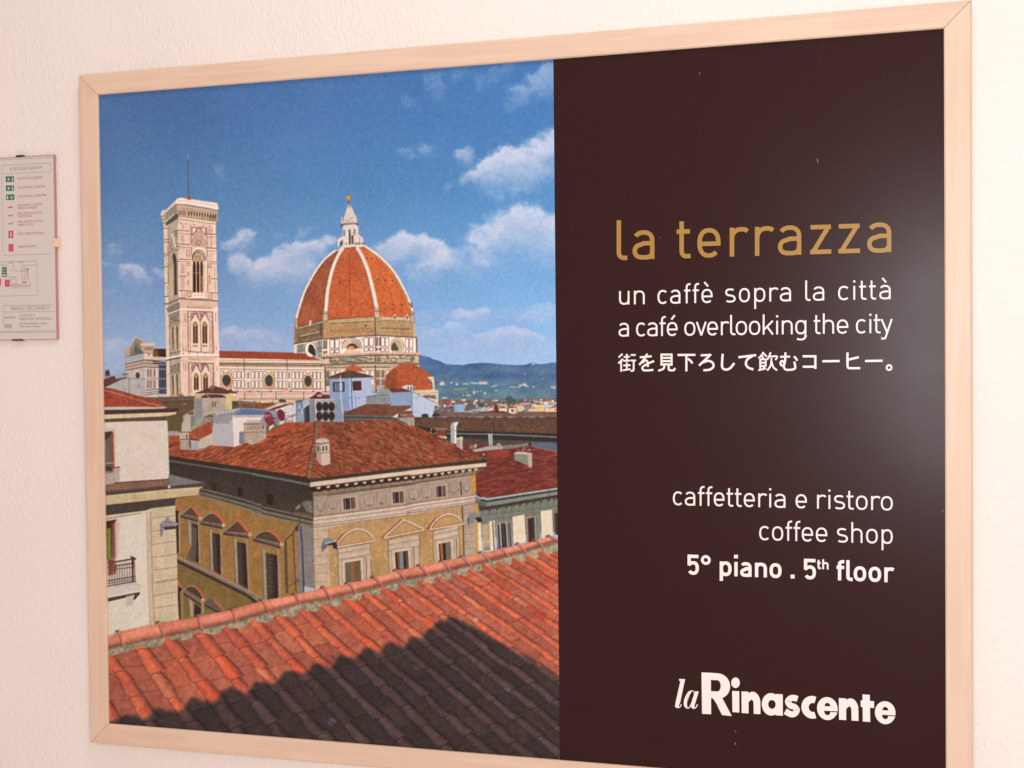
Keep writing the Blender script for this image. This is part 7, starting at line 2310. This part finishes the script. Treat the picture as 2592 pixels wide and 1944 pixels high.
# c, e, e
ringarc(X2, 560, 960, (202, 212), (78, 85, 572, 962), 68, 292, 34, .05)


def small_e(reg, cx, cy):
    # upper bowl with its bar, lower bowl cut by the thin gap
    ringarc(reg, cx, cy, (192, 214), (56, 70, cx + 2, cy - 38), 0, 180, 30, .05)
    PL(reg, (cx - 190, cy - 10), (cx - 150, cy - 44), (cx - 40, cy - 46), (cx + 60, cy - 40), (cx + 190, cy - 6), (cx + 192, cy + 52), (cx - 80, cy + 38), (cx - 170, cy + 30), (cx - 190, cy - 4))
    ringarc(reg, cx, cy, (192, 214), (62, 78, cx + 2, cy + 44), 180, 338, 30, .05)
    PL(reg, (cx + 56, cy + 62), (cx + 186, cy + 72), (cx + 176, cy + 104), (cx + 50, cy + 96))


small_e(X2, 842, 984)
small_e(X2, 1922, 1060)
# t
PL(X2, (1498, 718), (1634, 728), (1642, 1234), (1504, 1224))
PL(X2, (1464, 828), (1714, 846), (1714, 972), (1466, 952))
wm = lg.build("wordmark", M_WHITE, panel)
wm["label"] = "bold white store wordmark with slanted first syllable"

# scuffs and specks on the laminate
for (x, y, dx, dy, w) in ((1770, 182, 1, 6, 1.1), (2068, 401, 2, 11, 1.3), (2229, 850, 4, 9, 1.2), (1861, 1849, 1, 4, 1.1), (1860, 1880, 2, 4, 1.5), (1668, 601, 0, 0, 1.6), (2385, 1290, 2, 5, 1.1)):
    sc_ = Ink(Y_INK)
    sc_.stroke([(x, y), (x + dx * .5 + .6, y + dy * .5 + .4), (x + dx + .8, y + dy + 1.2)], w)
    sc_.build("scuff_mark", M_SCUFF, panel)

# ------------------------------------------------------------------ evacuation notice beside the poster
Y_NOTE = Y_WALL - 0.0065
nx1, nd0 = [float(q) for q in on_plane(139.0, 391.0, Y_NOTE)]
nx2, nd1 = [float(q) for q in on_plane(141.2, 859.0, Y_NOTE)]
NXR = (nx1 + nx2) / 2
NXL = NXR - 0.43
note = thing("evacuation_notice", "grey evacuation plan board with green and red symbols, left of the poster", "notice", w3((NXL + NXR) / 2, nd0, Y_WALL))
NC = ((NXL + NXR) / 2, Y_WALL, nd0)
M_NOTE_EDGE = plain("notice_board_edge", (186, 138, 132), 0.5)
M_NOTE = plain("notice_paper_under_acrylic", (212, 208, 203), 0.22, 0.45)
M_GREY = plain("grey_printing", (172, 154, 156), 0.6)
M_GREEN = plain("green_printing", (42, 116, 92), 0.5)
M_RED = plain("red_printing", (206, 78, 92), 0.5)
M_PINK = plain("pale_red_printing", (208, 112, 120), 0.5)
M_CLIP = plain("beige_plastic_clip", (240, 206, 178), 0.4)
M_CLIPD = plain("dark_metal_clip", (74, 44, 42), 0.4)
hw_ = (NXR - NXL) / 2
board = link("board", box_mesh("board", (-hw_, Y_NOTE + 0.0003 - Y_WALL, -(nd1 - nd0)), (hw_, -0.0002, 0)), M_NOTE_EDGE, note)
sheet = link("printed_sheet", box_mesh("printed_sheet", (-hw_ + .0012, Y_NOTE - Y_WALL, -(nd1 - nd0) + .0012), (hw_ - .0012, Y_NOTE + 0.0003 - Y_WALL, -.0012)), M_NOTE, note)


class NoteInk(Ink):
    def build(s, name, mat, parent):
        s.v = [(x - NC[0], y - NC[1], d + NC[2]) for x, y, d in s.v]
        bm = bmesh.new()
        vs = [bm.verts.new(v) for v in s.v]
        for f in s.f:
            fc = bm.faces.new([vs[i] for i in f])
            if len(f) > 4:
                bmesh.ops.triangulate(bm, faces=[fc])
        bm.normal_update()
        for fc in bm.faces:
            if fc.normal.y > 0:
                fc.normal_flip()
        mm = bpy.data.meshes.new(name)
        bm.to_mesh(mm)
        bm.free()
        return link(name, mm, mat, parent)

    def rect(s, reg, x0, y0, x1, y1):
        s.poly(reg([(x0, y0), (x1, y0 - .02 * (x1 - x0)), (x1, y1 - .02 * (x1 - x0)), (x0, y1)]))

    def text(s, body, reg, x0, y0, x1, cap):
        cu = bpy.data.curves.new("t", "FONT")
        cu.body = body
        cu.size = 1.0
        cu.resolution_u = 2
        o = bpy.data.objects.new("t", cu)
        COL.objects.link(o)
        dg = bpy.context.evaluated_depsgraph_get()
        mm = bpy.data.meshes.new_from_object(o.evaluated_get(dg))
        v = np.array([q.co[:2] for q in mm.vertices])
        fs = [tuple(p.vertices) for p in mm.polygons]
        bpy.data.objects.remove(o)
        bpy.data.meshes.remove(mm)
        bpy.data.curves.remove(cu)
        (pu, pv), (qu, qv) = reg([(x0, y0), (x1, y0)])
        ax, ad = on_plane(pu, pv, s.y)
        bx, _ = on_plane(qu, qv, s.y)
        hh = cap * reg.k * 0.00076
        v = v - v.min(0)
        v = v / np.array([v[:, 0].max(), max(v[:, 1].max(), 1e-6)])
        b = len(s.v)
        s.v += [(ax + q[0] * (bx - ax), s.y, -(ad - q[1] * hh)) for q in v]
        s.f += [tuple(i + b for i in f) for f in fs]


P1, P2 = crop(0, 370, 360), crop(0, 620, 360)
YN = Y_NOTE - 0.0003
gy = NoteInk(YN)
for reg, pl, w in ((P1, [(0, 188), (850, 148)], .7), (P1, [(0, 216), (850, 172)], .9), (P1, [(30, 298), (785, 260), (790, 396)], .8), (P1, [(30, 432), (785, 396)], .8), (P1, [(30, 298), (40, 1659)], .5),
                   (P2, [(60, 160), (780, 138)], .8), (P2, [(-200, 800), (578, 782)], .8), (P2, [(575, 248), (580, 785)], .7), (P2, [(-200, 272), (575, 248)], 1.0), (P2, [(290, 275), (365, 268)], 1.3), (P2, [(120, 280), (200, 275)], 1.3),
                   (P2, [(-60, 318), (120, 312)], 1.1), (P2, [(325, 318), (570, 315)], 1.0), (P2, [(205, 270), (215, 380)], .7), (P2, [(150, 385), (260, 408), (400, 400)], .9), (P2, [(340, 358), (392, 356), (388, 540), (342, 540), (340, 358)], .9),
                   (P2, [(120, 498), (250, 494)], 1.2), (P2, [(160, 530), (250, 520), (252, 600), (170, 605), (160, 530)], .8), (P2, [(160, 625), (440, 615)], .9), (P2, [(160, 640), (470, 640)], 1.5), (P2, [(160, 668), (470, 668)], .7), (P2, [(470, 580), (472, 640)], 1.0),
                   (P2, [(60, 942), (820, 930)], .8), (P2, [(60, 1045), (850, 1032)], .8), (P2, [(-200, 1352), (860, 1336)], 1.0), (P2, [(-200, 1366), (860, 1358)], .6), (P2, [(55, 940), (58, 1300)], .5)):
    gy.stroke(reg(pl), w)
for i in range(8):
    gy.stroke(P2([(420, 455 + 14 * i), (445, 452 + 14 * i)]), .7)
gy.stroke(P2([(70, 1132), (240, 1126)]), 2.4)
gy.text("LEGENDA", P1, 158, 381, 668, 46)
gy.text("PIANO SECONDO", P2, 175, 1018, 770, 54)
gy.text("LA RINASCENTE", P2, 300, 1110, 540, 26)
gy.text("FIRENZE SPEZIALI", P2, 300, 1172, 795, 40)
rs = np.random.RandomState(4)
for y0, x0, x1 in ((1222, 305, 755), (1268, 305, 630), (1236, 80, 190), (1262, 75, 170), (1284, 80, 190)):
    x = x0
    while x < x1:
        l = rs.uniform(16, 54)
        gy.stroke(P2([(x, y0), (min(x + l, x1), y0 - .02 * l)]), rs.uniform(1.5, 2.6))
        x += l + rs.uniform(7, 16)
gy.build("lettering", M_GREY, sheet)
rd = NoteInk(YN - 0.00005)
for body, x0, y0, x1, c in (("USCITA DI SICUREZZA", 272, 524, 665, 34), ("VIA DI FUGA A DESTRA", 274, 664, 705, 34), ("VIA DI FUGA A SINISTRA", 274, 802, 725, 34), ("PERCORSO DI USCITA", 275, 938, 660, 32), ("VERSO IL BASSO", 275, 982, 572, 32),
                            ("PERCORSO DI USCITA", 275, 1066, 660, 32), ("ORIZZONTALE", 275, 1110, 500, 32), ("PERCORSO DI USCITA", 275, 1194, 660, 32), ("VERSO L'ALTO", 275, 1242, 522, 32), ("ESTINTORE PORTATILE", 278, 1384, 680, 34), ("IDRANTE UNI45", 280, 1580, 552, 32)):
    rd.text(body, P1, x0, y0, x1, c)
rd.build("lettering", M_PINK, sheet)
for reg, x0, y0, x1, y1, fig in ((P1, 88, 470, 218, 558, 1), (P1, 92, 611, 218, 698, 1), (P1, 94, 751, 222, 838, -1), (P2, 32, 346, 104, 498, 0)):
    g = NoteInk(YN - 0.00004)
    g.rect(reg, x0, y0, x1, y1)
    sy = g.build("pictogram", M_GREEN, sheet)
    g = NoteInk(YN - 0.0001)
    if fig:
        xd = x1 - 32 if fig > 0 else x0 + 14
        g.rect(reg, xd, y0 + 18, xd + 18, y1 - 14)
        xm = (x0 + x1) / 2 - 22 * fig
        g.stroke(reg([(xm, y0 + 24), (xm + 8 * fig, y0 + 48), (xm - 10 * fig, y1 - 16)]), 2.0)
        g.stroke(reg([(xm - 18, y0 + 42), (xm + 24, y0 + 40)]), 1.5)
    else:
        g.rect(reg, x0 + 14, y0 + 112, x0 + 58, y0 + 138)
        g.stroke(reg([(x0 + 14, y0 + 40), (x0 + 50, y0 + 30)]), 1.8)
        g.stroke(reg([(x0 + 14, y0 + 80), (x0 + 52, y0 + 76)]), 1.8)
    g.build("symbol", M_NOTE, sy)
for reg, x0, y0, x1, y1, k in ((P1, 130, 1316, 206, 1430, 1), (P1, 133, 1524, 208, 1638, 0), (P2, 75, 540, 150, 650, 0), (P2, -40, 520, 14, 628, 0)):
    g = NoteInk(YN - 0.00004)
    g.rect(reg, x0, y0, x1, y1)
    sy = g.build("pictogram", M_RED, sheet)
    g = NoteInk(YN - 0.0001)
    if k:
        g.rect(reg, x0 + 30, y0 + 44, x0 + 50, y1 - 22)
        g.rect(reg, x0 + 30, y0 + 22, x0 + 50, y0 + 36)
    else:
        g.stroke(reg([(x0 + 16, y0 + 30), (x0 + 52, y0 + 46), (x0 + 40, y0 + 80)]), 2.0)
    g.build("symbol", M_NOTE if k else M_PINK, sy)
for reg, x, y, mat in ((P1, 122, 950, M_RED), (P1, 122, 1080, M_PINK), (P1, 126, 1204, M_NOTE_EDGE), (P2, 338, 580, M_RED)):
    g = NoteInk(YN - 0.00004)
    g.stroke(reg([(x, y), (x + 52, y - 1)]), 2.4)
    g.poly(reg([(x + 46, y - 18), (x + 82, y - 1), (x + 46, y + 17)]))
    g.build("arrow", mat, sheet)
g = NoteInk(YN - 0.00004)
g.stroke(P2([(430, 450), (428, 385)]), 1.6)
g.poly(P2([(405, 390), (426, 352), (446, 390)]))
g.build("arrow", M_RED, sheet)


def clip(p0, p1, mat, thick):
    (xa, da), (xb, db) = [[float(q) for q in on_plane(*p, Y_NOTE)] for p in (p0, p1)]
    me_ = box_mesh("retaining_clip", (xa - NC[0], Y_NOTE - thick - Y_WALL, NC[2] - db), (xb - NC[0], -0.0004, NC[2] - da), 0.0006)
    return link("retaining_clip", me_, mat, note)


clip(P1((840, 1436)).reshape(2), P1((910, 1566)).reshape(2), M_CLIP, 0.0022)["label"] = "beige clip on the right edge"
clip(P1((250, 143)).reshape(2), P1((360, 166)).reshape(2), M_CLIPD, 0.0016)
clip(P2((190, 1466)).reshape(2), P2((350, 1490)).reshape(2), M_CLIPD, 0.0016)
